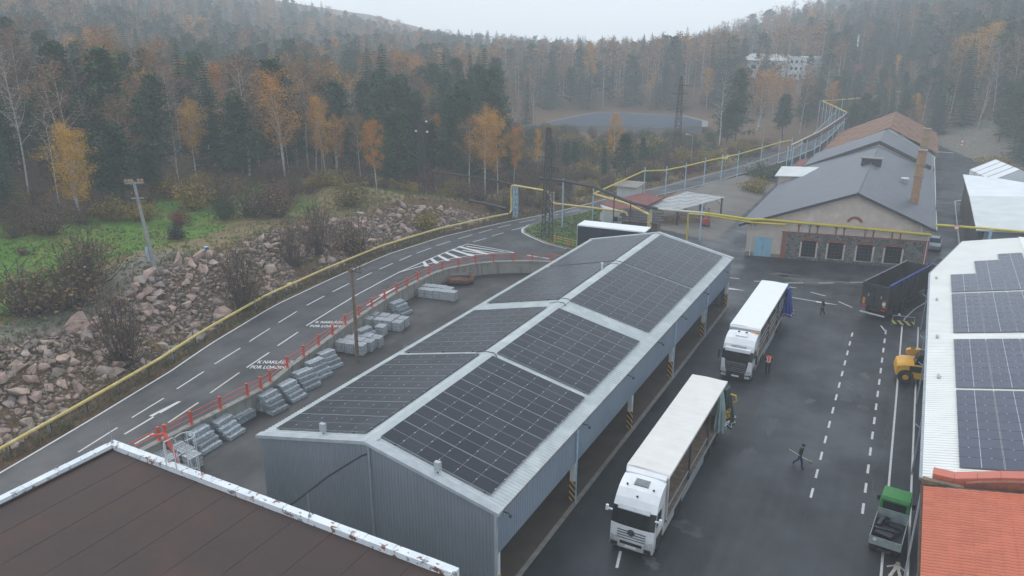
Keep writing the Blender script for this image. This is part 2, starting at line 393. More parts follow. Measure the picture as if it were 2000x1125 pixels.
def ground_mat():
    """meadow green, dry grass, gravel and forest litter by position"""
    m, t, p, l = nodes('terrain'); p.inputs['Roughness'].default_value = .95; p.inputs['Specular IOR Level'].default_value = .15
    v = coords(t); at = t.nodes.new('ShaderNodeVertexColor'); at.layer_name = 'zone'
    sp = t.nodes.new('ShaderNodeSeparateColor'); l.new(at.outputs['Color'], sp.inputs[0])
    n1 = noise(t, v, .16, 5, .65); n2 = noise(t, v, 1.4, 5, .65); n3 = noise(t, v, 9, 3)
    litter = ramp(t, n1, [(.35, (.155,.088,.048)), (.55, (.115,.078,.046)), (.7, (.18,.112,.055))])
    green = ramp(t, n1, [(.32, (.085,.20,.026)), (.5, (.105,.19,.032)), (.62, (.15,.14,.04)), (.74, (.18,.135,.06))])
    dry = ramp(t, n1, [(.35, (.18,.14,.075)), (.6, (.22,.165,.085)), (.75, (.14,.125,.085))])
    grav = ramp(t, n2, [(.35, (.15,.138,.118)), (.65, (.20,.178,.142))])
    def w(s): # soften the zone edges
        return ramp(t, math_n(t, 'ADD', s, math_n(t, 'MULTIPLY', math_n(t, 'SUBTRACT', n2, .5), .28)), [(.4, 0.), (.6, 1.)])
    c = mix(t, w(sp.outputs[1]), litter, green); c = mix(t, w(sp.outputs[0]), c, dry); c = mix(t, w(sp.outputs[2]), c, grav)
    c = mix(t, 1., c, ramp(t, n3, [(.25, .6), (.75, 1.4)]), 'MULTIPLY'); c = mix(t, 1., c, ramp(t, n2, [(.25, .72), (.75, 1.28)]), 'MULTIPLY')
    l.new(c, p.inputs['Base Color']); bump(t, p, n2, .6, .25)
ground_mat()
mat('lawn', (.05,.125,.022), (.095,.13,.035), .45, .9, bmp=.6, bscale=5, bdist=.1, c3=(.06,.10,.03))
def rock_mat():
    m, t, p, l = nodes('rock'); p.inputs['Roughness'].default_value = .85
    v = coords(t); oi = t.nodes.new('ShaderNodeObjectInfo')
    c = ramp(t, oi.outputs['Random'], [(0., (.40,.275,.225)), (.3, (.34,.24,.20)), (.55, (.45,.315,.245)), (.8, (.28,.225,.205)), (1., (.44,.34,.265))])
    c = mix(t, 1., c, ramp(t, noise(t, v, 1.6, 6, .65), [(.3, .55), (.7, 1.3)]), 'MULTIPLY'); l.new(c, p.inputs['Base Color']); bump(t, p, noise(t, v, 5, 5), .5, .05)
    m, t, p, l = nodes('rock_small'); p.inputs['Roughness'].default_value = .85
    v = coords(t); c = ramp(t, noise(t, v, .9, 2, .4), [(.35, (.33,.235,.195)), (.5, (.24,.19,.165)), (.65, (.36,.265,.205))])
    c = mix(t, 1., c, ramp(t, noise(t, v, 2.4, 6, .65), [(.3, .55), (.7, 1.3)]), 'MULTIPLY'); l.new(c, p.inputs['Base Color']); bump(t, p, noise(t, v, 5, 5), .5, .05)
rock_mat()
# ---------------------------------------------------------------- the lie of the land
# world: +Y runs along the big shed, +X to its right; the road edge (left) is given as X over Y
RE_Y = [-40,0,21,27.3,35.9,41.3,51.2,61.1,71.6,81.8,91.5,101.3,110,116,130,143.5,157.6,187,205,260,330,420,760]
RE_X = [-40,-43,-47,-48.3,-50.3,-52,-54.3,-55.2,-55.6,-54.3,-51.4,-47.5,-45.2,-43.9,-38.9,-35.5,-31.5,-26.4,-25,-24,-30,-45,-90]
def road_x(Y): return np.interp(Y, RE_Y, RE_X)
def sst(a, b, x): k = np.clip((x-a)/(b-a), 0, 1); return k*k*(3-2*k)
def land(X, Y):
    X = np.asarray(X, float); Y = np.asarray(Y, float)
    s = road_x(Y)-X
    fb = 1-sst(84, 104, Y)
    wob = .5*np.sin(Y*.31)+.4*np.sin(Y*.13+1)
    left = 1.32-.25*sst(.6, 2., s)+fb*(3.7+wob)*sst(2.2, 10.8, s)+(1-fb)*1.3*sst(2, 14, s)
    left = left+.055*np.maximum(0, s-11)*fb+.012*np.maximum(0, s-14)*(1-fb)
    Wl = -X-60-.35*Y
    left = np.where(s > 14, left+.06*np.maximum(0, Wl-10)+.14*np.maximum(0, Wl-110), left)
    left = np.minimum(left, 60)
    pond = sst(25, 60, np.hypot((X+77)/1.25, Y-230)); left = left*pond+.6*(1-pond)
    yard = 1.36*sst(-19, -33, X)*sst(78.2, 78.6, Y)
    right = np.where((X < -33) & (Y > 90), 1.34, yard-.45)
    h = np.where(s > 0, left, right)
    vl = .055*np.clip(Y-190, 0, 130)*(1-.85*sst(45, 110, s)); h = h+np.where(s > 0, vl*sst(34, 62, np.hypot((X+77)/1.25, Y-230)), vl)
    dr = ((X-14)*110+(Y-186)*52)/121.7
    h = h+.24*np.maximum(0, dr)-.0*dr
    dr2 = X-24-np.maximum(0,(150-Y))*.12; h = h+.16*np.maximum(0, dr2)*sst(150,190,Y)
    return np.minimum(h, 70)
SA, CA, SP, CP = math.sin(YAW), math.cos(YAW), math.sin(PITCH), math.cos(PITCH)
def ray(px, py):
    u, v = px-1000, py-562.5; dn = 1480*SP+v*CP; fw = 1480*CP-v*SP
    return (u*CA-fw*SA, u*SA+fw*CA, -dn)
def on_land(px, py, lo=20, hi=700):
    """where the sight line through a point of the photograph meets the terrain"""
    r = ray(px, py); k = math.hypot(r[0], r[1]); d = np.arange(lo, hi, .5); t = d/k
    X, Y, Z = r[0]*t, r[1]*t, HC+r[2]*t; i = np.argmax(Z < land(X, Y))
    return (float(X[i]), float(Y[i]), float(land(X[i], Y[i]))), float(d[i])
def at(px, py, z=0.):
    r = ray(px, py); t = (z-HC)/r[2]; return (r[0]*t, r[1]*t)
def seen(X, Y, z, m=60):
    """does this point fall inside the picture (with a margin)"""
    x, y = X*CA+Y*SA, -X*SA+Y*CA; d = HC-z; zc = y*CP+d*SP; yc = d*CP-y*SP
    if zc < 5: return None
    px, py = 1000+1480*x/zc, 562.5+1480*yc/zc
    return (px, py) if -m < px < 2000+m and -m*3 < py < 1125+m else None

def build_terrain():
    xs = np.concatenate([np.arange(-600,-160,12), np.arange(-160,-100,3), np.arange(-100,-20,1.25), np.arange(-20,60,3), np.arange(60,381,12)])
    ys = np.concatenate([np.arange(-60,10,6), np.arange(10,130,1.25), np.arange(130,330,3), np.arange(330,781,12)])
    XX, YY = np.meshgrid(xs, ys); ZZ = land(XX, YY); rs = np.random.RandomState(3)
    s = road_x(YY)-XX
    amp = np.where(s > 2.5, .10, 0)+np.where(s > 40, .25, 0); ZZ = ZZ+amp*rs.uniform(-1, 1, ZZ.shape)
    V = np.stack([XX.ravel(), YY.ravel(), ZZ.ravel()], 1); nx = len(xs); ny = len(ys)
    i = np.arange((ny-1)*nx).reshape(ny-1, nx)[:, :-1].ravel(); F = np.stack([i, i+1, i+1+nx, i+nx], 1)
    me = npmesh('ground', V, F, 'terrain'); shade(me, 180)
    # zone weights: r dry grass, g meadow green, b gravel
    sf = s.ravel(); Yf = YY.ravel(); Xf = XX.ravel()
    g = sst(13, 17, sf)*(1-sst(31, 38, sf+.06*(Yf-60)))*(1-sst(76, 90, Yf))
    r = np.clip(sst(9, 11, sf)*(1-sst(14, 18, sf))*(1-sst(88, 100, Yf))+sst(74, 84, Yf)*sst(8, 14, sf)*(1-sst(26, 36, sf))*(1-sst(104, 116, Yf))*.95
        +.8*((Yf > 110) & (Yf < 178) & (sf > 3) & (sf < 20))*1.0, 0, 1)
    b = sst(9.2, 10.2, sf)*(1-sst(13.5, 16, sf))*(1-sst(46, 58, Yf))*.9+.75*(sst(1, 3, sf)*(1-sst(9, 11, sf)))*(1-sst(84, 100, Yf))*.5
    b = np.maximum(b, np.where((Xf > -36) & (Yf > 95) & (Yf < 230) & (sf < 0), .9, 0))
    ca = me.color_attributes.new('zone', 'FLOAT_COLOR', 'POINT')
    ca.data.foreach_set('color', np.stack([r, g, b, np.ones_like(r)], 1).astype(np.float32).ravel())
    return struct(obj('ground', me))
build_terrain()

WALL = [(-41.6,-10),(-41.6,20),(-41.6,28.1),(-41.5,33),(-41.42,36.9),(-41.7,38.2),(-42.4,40.7),(-43.4,45.5),(-44.5,50.4),(-45.3,55.2),(-46,60.2),(-46.3,65),(-46.25,67.6),(-45.9,69.6),(-45.1,71.3),(-44,73.1),(-42.5,74.75),(-40.6,76.05),(-38.6,77.2),(-36.5,78),(-33.5,78.35)]
def strip(name, m, left, right, z, parent=None):
    b = MB()
    for i in range(len(left)-1):
        zz = z if callable(z) else (lambda x, y: z)
        q = [left[i], right[i], right[i+1], left[i+1]]; b.poly([(x, y, zz(x, y)) for x, y in q])
    return b.build(name, m, parent)
def resample(P, step):
    out = [P[0]]; 
    for a, b in zip(P, P[1:]):
        n = max(1, int(math.hypot(b[0]-a[0], b[1]-a[1])/step)); out += [(a[0]+(b[0]-a[0])*k/n, a[1]+(b[1]-a[1])*k/n) for k in range(1, n+1)]
    return out
# yard at z 0 inside the retaining wall; one flat sheet under shed, trucks and the right hand building
yb = MB(); pts = [(x, y) for x, y in WALL]+[(-33.5,78.4),(60,78.4),(60,-10)]
yb.poly([(x, y, 0.) for x, y in pts]); yard = struct(yb.build('yard_pavement', 'asphalt_yard'))
lb = MB(); lp = [(x, y) for x, y in WALL[1:]]+[(-33,76.6),(-31.2,76.6),(-31.2,20)]
lb.poly([(x+.0, y, .006) for x, y in lp]); struct(lb.build('lower_yard_pavement', 'asphalt_lower'))
# behind the shed the yard ramps up to road level
gx = list(np.arange(-33.5, -15, 1.85))+[-15, 0, 8, 30, 60]; gy = [78.4, 84, 90, 96, 102, 110, 130, 160, 190]
bb = MB()
for i in range(len(gx)-1):
    for j in range(len(gy)-1):
        q = [(gx[i],gy[j]),(gx[i+1],gy[j]),(gx[i+1],gy[j+1]),(gx[i],gy[j+1])]
        bb.poly([(x, y, 1.36*float(sst(-19,-33,x))) for x, y in q])
struct(bb.build('ramp_pavement', 'asphalt_yard'))
fl = MB(); fl.poly([(-2,189.9,.0),(13,189.9,.0),(9,226,2.1),(-1,232,2.4)]); struct(fl.build('far_lane_pavement', 'asphalt_yard'))
# the public road at z 1.4
ISL = [(-33.2,83.2),(-36.8,84.1),(-40.5,85.4),(-43.7,87.4),(-45.5,88.8),(-46.4,90.4),(-46.7,92.9),(-45.5,96.4),(-43.9,101),(-42.35,106)]
FR = [(-42.35,106),(-40,113.5),(-37.5,121),(-34.6,129.3),(-31.5,139.7),(-29.6,148.6),(-27.8,155.5),(-24.3,170.8),(-21.2,194.8),(-20.2,212),(-19.5,240)]
Yl = list(np.arange(-10, 116.5, 2.))
rl = [(float(road_x(y)), y) for y in Yl]
rb = MB(); rb.poly([(x, y, 1.4) for x, y in rl]+[(x, y, 1.4) for x, y in [(-38.2,119),(-40,113.5),(-42.35,106)]]+[(x, y, 1.4) for x, y in ISL[::-1]][1:]+[(x, y, 1.4) for x, y in WALL[::-1]])
# skirt on the field side
for (a, b) in zip(rl, rl[1:]): rb.poly([(a[0],a[1],1.4),(b[0],b[1],1.4),(b[0]-.25,b[1],.9),(a[0]-.25,a[1],.9)])
road = struct(rb.build('road', 'asphalt_road'))
def rz_(y): return 1.4+.055*max(0, y-190)+.02
fy = list(np.arange(112, 262, 6.)); fr_x = lambda y: float(np.interp(y, [p[1] for p in FR], [p[0] for p in FR]))
fb_ = MB()
for a, b in zip(fy, fy[1:]): fb_.poly([(float(road_x(a)),a,rz_(a)),(fr_x(a),a,rz_(a)),(fr_x(b),b,rz_(b)),(float(road_x(b)),b,rz_(b))])
for e in (road_x, lambda y: fr_x(y)):
    for a, b in zip(fy, fy[1:]): fb_.poly([(float(e(a)),a,rz_(a)),(float(e(b)),b,rz_(b)),(float(e(b)),b,rz_(b)-1),(float(e(a)),a,rz_(a)-1)])
struct(fb_.build('far_road', 'asphalt_road'))
# grass island with a kerb, and the pad and house plot behind it
ib = MB(); ip = ISL+[(-38,117),(-33.2,117)]; ib.prism(ip, 1.2, 1.5, 0); isl = struct(ib.build('grass_island_lawn', 'lawn'))
kb = MB()
for a, b in zip(ISL, ISL[1:]):
    n = Vector((b[1]-a[1], -(b[0]-a[0]), 0)).normalized()*-.16
    kb.hexa([(a[0],a[1],1.3),(b[0],b[1],1.3),(b[0]+n.x,b[1]+n.y,1.3),(a[0]+n.x,a[1]+n.y,1.3)], [(a[0],a[1],1.53),(b[0],b[1],1.53),(b[0]+n.x,b[1]+n.y,1.53),(a[0]+n.x,a[1]+n.y,1.53)])
struct(kb.build('kerb', 'slab_edge'))
pb = MB(); 
for i in range(8):
    x0, x1 = -33.2+i*1.75, -33.2+(i+1)*1.75; zf = lambda x: 1.36*float(sst(-19,-33,x))+.02
    if x1 < -22: pb.poly([(x0,100,zf(x0)),(x1,100+.2*i,zf(x1)),(x1,150,zf(x1)),(x0,150,zf(x0))])
struct(pb.build('concrete_pad_pavement', 'concrete_pad'))

# ---- painted markings: each a thin sheet above its surface
MK = []
def mark(name, quads, m='line_white', zf=None):
    b = MB()
    for q in quads: b.poly([(x, y, z) for x, y, z in q])
    o = b.build(name, m); struct(o); MK.append(o); return o
def seg(a, b, w, z):
    d = Vector((b[0]-a[0], b[1]-a[1], 0)); n = Vector((-d.y, d.x, 0)).normalized()*w/2
    return [(a[0]+n.x,a[1]+n.y,z),(a[0]-n.x,a[1]-n.y,z),(b[0]-n.x,b[1]-n.y,z),(b[0]+n.x,b[1]+n.y,z)]
def line(P, w, z): return [seg(a, b, w, z) for a, b in zip(P, P[1:])]
RZ = 1.406
inl = lambda off, ys: [(float(road_x(y))+off, y) for y in ys]
mark('edge_line_marking', line(inl(.12, np.arange(8, 117, 2.)), .16, RZ))
CD = [(-44.94,24.68),(-45.63,27.96),(-46.02,29.37),(-46.61,32.46),(-47.06,33.97),(-47.78,37.11),(-48.19,38.56),(-48.89,41.92),(-49.31,43.35),(-50.03,46.49),(-50.4,47.97),(-51.02,51.02),(-51.4,52.82),(-51.76,55.81),(-51.93,57.3),(-52.2,60.26),(-52.3,61.7),(-52.5,64.6),(-52.55,66),(-52.62,68.6),(-52.62,69.95),(-52.65,72.38),(-52.65,73.57),(-52.43,76.4),(-52.43,77.57),(-52.01,80.31),(-51.8,81.67),(-51.27,84.53),(-50.96,85.65),(-50.42,88.28),(-50.14,89.5),(-49.4,92),(-48.9,93.6),(-47.8,96.4),(-47.2,98),(-46.2,101),(-45.7,102.5),(-44.7,105.5)]
for i in range(0, len(CD), 2): mark('lane_dash_marking', [seg(CD[i], CD[i+1], .13, RZ)])
D2 = [(-45.12,38.3,-44.26,34.67),(-45.99,42.4,-45.35,39.28),(-47.12,47.04,-46.44,43.82),(-49.26,81.34,-48.69,83.84),(-48.6,85.07,-48.06,87.47),(-47.74,89.11,-47.12,91.57)]
for k, (a, b, c, d) in enumerate(D2): mark('lane_dash_marking', [seg((a,b),(c,d), .14, RZ)], 'line_cream' if k < 1 else 'line_white')
for a, b in (((-42.64,27.08),(-42.78,28.63)),((-43.16,30.09),(-43.78,33.18))): mark('lane_dash_marking', [seg(a,b,.16,RZ)], 'line_cream')
mark('lane_line_marking', line([(-47.56,48.59),(-48.34,53.15),(-49.11,58.01),(-49.6,63),(-49.9,66.5)], .14, RZ))
def arrow(tip, tail, w=.16):
    d = Vector((tip[0]-tail[0], tip[1]-tail[1], 0)); L = d.length; d.normalize(); n = Vector((-d.y, d.x, 0)); P = lambda a, b: (tail[0]+d.x*a+n.x*b, tail[1]+d.y*a+n.y*b, RZ)
    return [[P(0,w/2),P(0,-w/2),P(L*.62,-w/2),P(L*.62,w/2)], [P(L*.5,.42),P(L*.5,-.05),P(L,-.12),P(L*.98,.12)]]
mark('arrow_marking', arrow((-45.15,32.7),(-44.39,27.6))); mark('arrow_marking', arrow((-46.9,61.6),(-46.1,55.6)))
# hatched island: outline and chevrons
Gt, Gl, Gr = (-49.36,80.2), (-49.85,66.2), (-42.2,79.45)
GM = [(-48.6,71),(-47.5,73.8),(-46.2,76),(-44.6,77.8)]
mark('gore_outline_marking', line([Gl, (-49.85,70),(-49.75,75), Gt], .15, RZ)+line([Gt, (-46,79.9), Gr], .17, RZ+.001)+line([Gl]+GM+[Gr], .15, RZ+.002))
apx = (-48.55,78.6)
for k in range(6):
    f = k/6; y = 70.6+k*1.55; xl = -49.75; gx_ = float(np.interp(y-1.4, [66.2]+[p[1] for p in GM], [-49.85]+[p[0] for p in GM]))
    mark('gore_stripe_marking', [[(xl,y,RZ+.003),(xl,y+.5,RZ+.003),(gx_+.8,y-.85,RZ+.003),(gx_+.5,y-1.3,RZ+.003)]])
for k in range(4):
    y0 = 79.4-k*.95
    mark('gore_stripe_marking', [[(-48.9+k*.3,y0-.1,RZ+.004),(-48.9+k*.3,y0-.4,RZ+.004),(-43.6-k*.75,y0-.38,RZ+.004),(-43.4-k*.75,y0-.2,RZ+.004)]])
mark('edge_line_marking', line([(x-.35, y-.05) for x, y in ISL[1:]], .3, RZ))
mark('edge_line_marking', line([(-40.3,79.2),(-37.2,79.0)], .2, RZ))
fe = [(float(road_x(y))+.15, y) for y in np.arange(112, 262, 6.)]
for e in (fe, [(fr_x(y)-.15, y) for y in np.arange(112, 262, 6.)]):
    b = MB()
    for p, q in zip(e, e[1:]): b.poly([(p[0]-.07,p[1],rz_(p[1])+.006),(p[0]+.07,p[1],rz_(p[1])+.006),(q[0]+.07,q[1],rz_(q[1])+.006),(q[0]-.07,q[1],rz_(q[1])+.006)])
    struct(b.build('edge_line_marking', 'line_white'))
for (cx, cy, rz) in ((-44.05,40.2,R(20)),(-46.1,49.4,R(20))):
    for k, tx in enumerate(('K NAKLÁDCE', 'FOR LOADING')):
        o = text_mesh(tx, .80, 'line_white', 'lane_lettering', None, (cx+.35*k, cy+.95*(1-k), RZ), (0,0,rz+R(7)), depth=0, bold=.022); struct(o); o.scale = (.60,1.0,1)
# yard markings
YZ = .006
mark('walkway_line_marking', line([(1.05,78.5),(1.3,60),(1.56,38),(1.7,25)], .13, YZ)); mark('walkway_line_marking', line([(2.45,79),(2.6,60),(2.78,40),(2.9,25)], .12, YZ))
mark('walkway_line_marking', line([(1.7,36.2),(2.75,36.2)], .12, YZ+.003))
for k in range(13):
    y = 43.9+k*2.45; x = -2.71-(y-44.3)*.011
    if y < 75: mark('lane_dash_marking', [seg((x, y), (x-.012, y+1.15), .14, YZ)])
for k in range(14):
    y = 43.6+k*2.45; x = .22-(y-44.4)*.0155
    if y < 76: mark('lane_dash_marking', [seg((x, y), (x-.015, y+1.2), .15, YZ)])
for a, b in (((-17.48,86.21),(-16.24,86.32)),((-14.57,86.21),(-12.82,86.92)),((-11.23,87.24),(-9.45,88.19)),((-7.96,88.98),(-6.41,89.82)),((-4.84,90.96),(-3.37,91.74)),((-11.42,86.01),(-9.87,85.89)),((-8.26,85.18),(-6.66,84.51)),((-5.21,83.29),(-3.75,81.95)),((-.79,77.67),(-.26,76.17)),((-11.2,33.6),(-10.9,32.2))):
    mark('lane_dash_marking', [seg(a, b, .15, YZ)])
mark('arrow_marking', [seg((-10.05,82.36),(-6.4,82.1), .14, YZ), [(-7.3,82.35,YZ+.003),(-7.3,81.9,YZ+.003),(-5.2,82.05,YZ+.003),(-5.2,82.12,YZ+.003)]])
mark('arrow_marking', [[(-17,82.5,YZ),(-17,81.8,YZ),(-14.85,82.2,YZ),(-14.85,82.26,YZ)]])
mark('curved_line_marking', line([(1.05,79),(1.2,81),(2.0,84.5),(3.2,88)], .13, YZ))
def walker():
    b = MB(); z = YZ
    b.poly([(-.10,.62,z),(.10,.62,z),(.12,.80,z),(0,.88,z),(-.12,.80,z)])
    b.poly([(-.17,.10,z),(.17,.10,z),(.16,.58,z),(-.16,.58,z)]); b.poly([(-.17,.10,z),(-.02,.10,z),(-.16,-.6,z),(-.34,-.62,z)]); b.poly([(.02,.10,z),(.17,.10,z),(.38,-.6,z),(.2,-.62,z)])
    b.poly([(-.16,.5,z),(-.16,.38,z),(-.46,.08,z),(-.5,.2,z)]); b.poly([(.16,.52,z),(.16,.40,z),(.42,.14,z),(.44,.26,z)])
    return struct(b.build('walker_symbol_marking', 'line_cream', None, (2.25,38.95,0), R(-4)))
walker()
mat('oil', (.010,.010,.011), (.017,.017,.018), 1.5, .3)
# stains, covers and repairs in the yard surface
def blob(cx, cy, r, n, seed, z=.005, sx=1, sy=1):
    rr = random.Random(seed); return [(cx+sx*r*math.cos(a)*k, cy+sy*r*math.sin(a)*k, z) for a, k in ((2*math.pi*i/n, .8+.25*math.sin(2*math.pi*i/n*2+seed)+.18*math.sin(2*math.pi*i/n*5+seed*2)+rr.uniform(-.07,.07)) for i in range(n))]
for i, (x, y, r, sx, sy) in enumerate(((-8.5,37.4,.9,1,1),(-9.4,33.5,.6,1,.8),(-9.5,89.3,2.2,1.9,.5),(-11.8,90.3,1.2,2.1,.5),(-5.6,90.4,1.2,1.7,.5),(-37.2,47.5,.7,1,1),(2.2,46.5,.9,.6,1.4),(-2.2,62.,1.,.5,1),(-38.5,51.5,.4,1,1),(-33.5,27.6,1.,1.6,.5))):
    b = MB(); b.poly(blob(x, y, r, 44, i+40, .009 if x < -31 else .005, sx, sy)); struct(b.build('stain_patch_marking', 'stain_pale'))
for i, (x, y, r, sx, sy) in enumerate(((-6.5,52,.8,.6,1.6),(-4.6,57.5,.5,1,1),(-7.2,47.5,.6,.8,1.5),(-12.6,56.5,.7,.8,1.2),(-4.8,36.5,.9,.7,1.8),(-1.2,64.5,.6,.7,1.2),(-9.2,80.5,1.1,1.3,.8),(-3.6,86.5,.9,1.4,.7),(-36.5,40.5,.9,.8,1.4),(-35.2,56,1.2,1,1.3),(-37.5,63.5,.9,1.2,.8))):
    b = MB(); b.poly(blob(x, y, r, 44, i+80, .009 if x < -31 else .0052, sx, sy)); struct(b.build('oil_stain_marking', 'oil'))
for (x0, x1, y0, y1, sk) in ((-6.9,-2.9,31,43.5,.9),(-12.5,-7.6,44.5,58,.4),(-2.2,1.,52,66,0),(-7.5,-3.2,60,77,.5)):
    b = MB(); b.poly([(x0,y0,.003),(x1,y0,.003),(x1-sk,y1,.003),(x0-sk,y1,.003)]); struct(b.build('repair_patch_pavement', 'asphalt_road'))
for i, (x, y, sq) in enumerate(((-2.16,59.03,0),(-1.34,60.11,1),(-.87,58.28,0),(-8.03,44.16,1),(-8.5,37.45,0))):
    b = MB()
    if sq:
        b.box(-.34,.34,-.34,.34,.002,.012)
        for k in range(6): b.box(-.27,.27,-.27+k*.1,-.22+k*.1,.012,.02,1)
    else:
        b.lathe([(.42,.002),(.42,.012),(.36,.012)], 20); b.lathe([(.33,.008),(.33,.018),(.30,.018)], 20, 1)
    o = b.build('drain_grate' if sq else 'manhole_cover', ['iron','dark_steel'], None, (x,y,0))
    tag(o, ['round iron manhole cover beside the dashed lane line, left of a square grate','small square slotted drain grate between two round covers','round iron manhole cover nearest the solid walkway line','square slotted drain grate right of the nearer truck trailer','round manhole cover in a pale stain beside the nearer truck cab'][i], 'grate' if sq else 'manhole', 'covers in the yard')

rc = random.Random(3)
def crack(x, y, n, dx, dy, w, m):
    P = [(x, y)]
    for k in range(n): P.append((P[-1][0]+dx+rc.uniform(-.28,.28), P[-1][1]+dy+rc.uniform(-.12,.3)))
    b = MB()
    for q in line(P, w, .0045): b.poly(q)
    struct(b.build('crack_marking', m))
mat('tar', (.012,.012,.013), (.018,.018,.019), 6, .35)
for a in ((.75,46,40,-.004,.5,.035,'stain_pale'),(.95,50,26,.0,.42,.03,'stain_pale'),(-6.9,31,26,-.03,.5,.03,'tar'),(-3.,31,26,-.02,.5,.025,'tar'),(-6.2,43.5,9,.42,.02,.03,'tar'),(-12.4,50,14,.35,.05,.03,'tar'),(-8,66,16,.1,.42,.03,'tar'),(-4.5,68,14,-.1,.4,.025,'tar'),(-13,80,20,.4,.12,.03,'tar'),(-12,94,22,.5,.05,.03,'stain_pale')): crack(*a)
# retaining wall with coping, segment by segment
rw = thing('retaining_wall', 'stained concrete retaining wall curving below the road railing', 'wall')
WP = resample(WALL[1:], 2.45)
for a, b in zip(WP, WP[1:]):
    d = Vector((b[0]-a[0], b[1]-a[1], 0)); L = d.length; d.normalize(); n = Vector((d.y, -d.x, 0))
    j = .012; A = Vector((a[0],a[1],0))+d*j; B = Vector((b[0],b[1],0))-d*j; m = MB()
    m.hexa([A+Vector((0,0,-.1)), B+Vector((0,0,-.1)), B+n*.3+Vector((0,0,-.1)), A+n*.3+Vector((0,0,-.1))], [A+Vector((0,0,1.34)), B+Vector((0,0,1.34)), B+n*.26+Vector((0,0,1.34)), A+n*.26+Vector((0,0,1.34))])
    m.build('wall_panel', 'concrete_wall', rw)
    m = MB(); m.hexa([A-n*.12+Vector((0,0,1.345)), B-n*.12+Vector((0,0,1.345)), B+n*.34+Vector((0,0,1.345)), A+n*.34+Vector((0,0,1.345))], [A-n*.12+Vector((0,0,1.50)), B-n*.12+Vector((0,0,1.50)), B+n*.34+Vector((0,0,1.50)), A+n*.34+Vector((0,0,1.50))])
    m.build('coping', 'concrete_wall', rw)
# red railing on the coping
POSTS = [(-41.6,22.9),(-41.6,25.5),(-41.6,28.1),(-41.54,30.61),(-41.53,33.14),(-41.44,35.6),(-41.42,36.9),(-41.7,38.14),(-42.4,40.7),(-42.8,43.03),(-43.39,45.5),(-43.94,47.92),(-44.49,50.35),(-44.94,52.86),(-45.27,55.24),(-45.65,57.8),(-45.98,60.24),(-46.1,62.32),(-46.25,64.47),(-46.35,66.85),(-46.07,69.07),(-45.17,71.1),(-44.08,73.09),(-42.58,74.7),(-40.59,75.96),(-38.69,77.2),(-36.49,77.96),(-34,78.2)]
rr_ = thing('red_railing', 'faded red two-rail railing along the curved retaining wall', 'railing')
off = lambda i: (POSTS[i][0]+.1, POSTS[i][1])
m = MB(); m.obox((0,0,0), .14, .14, .92, 0, 0, .0); m.obox((0,0,.92), .17, .17, .05); m.obox((0,0,0), .3, .3, .03); pm = m.mesh('post', 'red_paint')
for i in range(len(POSTS)):
    a = POSTS[max(0,i-1)]; b = POSTS[min(len(POSTS)-1,i+1)]; obj('post', pm, rr_, (off(i)[0], off(i)[1], 1.5), math.atan2(b[1]-a[1], b[0]-a[0]))
for z in (.42, .80):
    for i in range(len(POSTS)-1):
        p, q = off(i), off(i+1); m = MB(); m.cyl((p[0],p[1],1.5+z), (q[0],q[1],1.5+z), .032, n=6); m.build('rail', 'red_paint', rr_)
# ---------------------------------------------------------------- the big open shed with solar panels
XL_, XR_, XM_, Y0_, Y1_, ZE_, ZR_ = -30.8, -15.3, -23.05, 27.0, 76.3, 5.25, 6.97
def ribs(L, per=.25, w=.5, flank=.12):
    """profile of a trapezoid sheet: list of (distance, 0 or 1)"""
    out = []; n = int(L/per)
    for i in range(n):
        a = i*per; out += [(a,0),(a+per*(1-w-flank)/1*.5,0),(a+per*((1-w-flank)*.5+flank*.5),1),(a+per*((1-w-flank)*.5+flank*.5+w),1)]
    out.append((L,0)); return out
shed = thing('solar_shed', 'long grey corrugated open-sided shed with solar panels on its roof', 'shed')
SL = (ZR_-ZE_)/(XM_-XL_)
for side in (-1, 1):   # roof sheets, ribs run down the slope
    xe, sgn = (XL_, 1) if side < 0 else (XR_, -1)
    b = MB(); pr = ribs(Y1_-Y0_, .26, .34, .2); h = .035
    for (a, ha), (c, hc) in zip(pr, pr[1:]):
        b.poly([(xe-sgn*.18,Y0_+a,ZE_-.04+h*ha),(XM_,Y0_+a,ZR_+h*ha),(XM_,Y0_+c,ZR_+h*hc),(xe-sgn*.18,Y0_+c,ZE_-.04+h*hc)])
    b.build('roof_sheet', 'roof_light', shed, fix=False)
b = MB()   # ridge cap
b.hexa([(XM_-.42,Y0_-.05,ZR_-.045),(XM_,Y0_-.05,ZR_+.05),(XM_,Y1_+.05,ZR_+.05),(XM_-.42,Y1_+.05,ZR_-.045)],[(XM_-.42,Y0_-.05,ZR_-.025),(XM_,Y0_-.05,ZR_+.085),(XM_,Y1_+.05,ZR_+.085),(XM_-.42,Y1_+.05,ZR_-.025)])
b.hexa([(XM_+.42,Y0_-.05,ZR_-.045),(XM_+.001,Y0_-.05,ZR_+.05),(XM_+.001,Y1_+.05,ZR_+.05),(XM_+.42,Y1_+.05,ZR_-.045)],[(XM_+.42,Y0_-.05,ZR_-.025),(XM_+.001,Y0_-.05,ZR_+.085),(XM_+.001,Y1_+.05,ZR_+.085),(XM_+.42,Y1_+.05,ZR_-.025)])
b.build('ridge_cap', 'roof_light', shed)
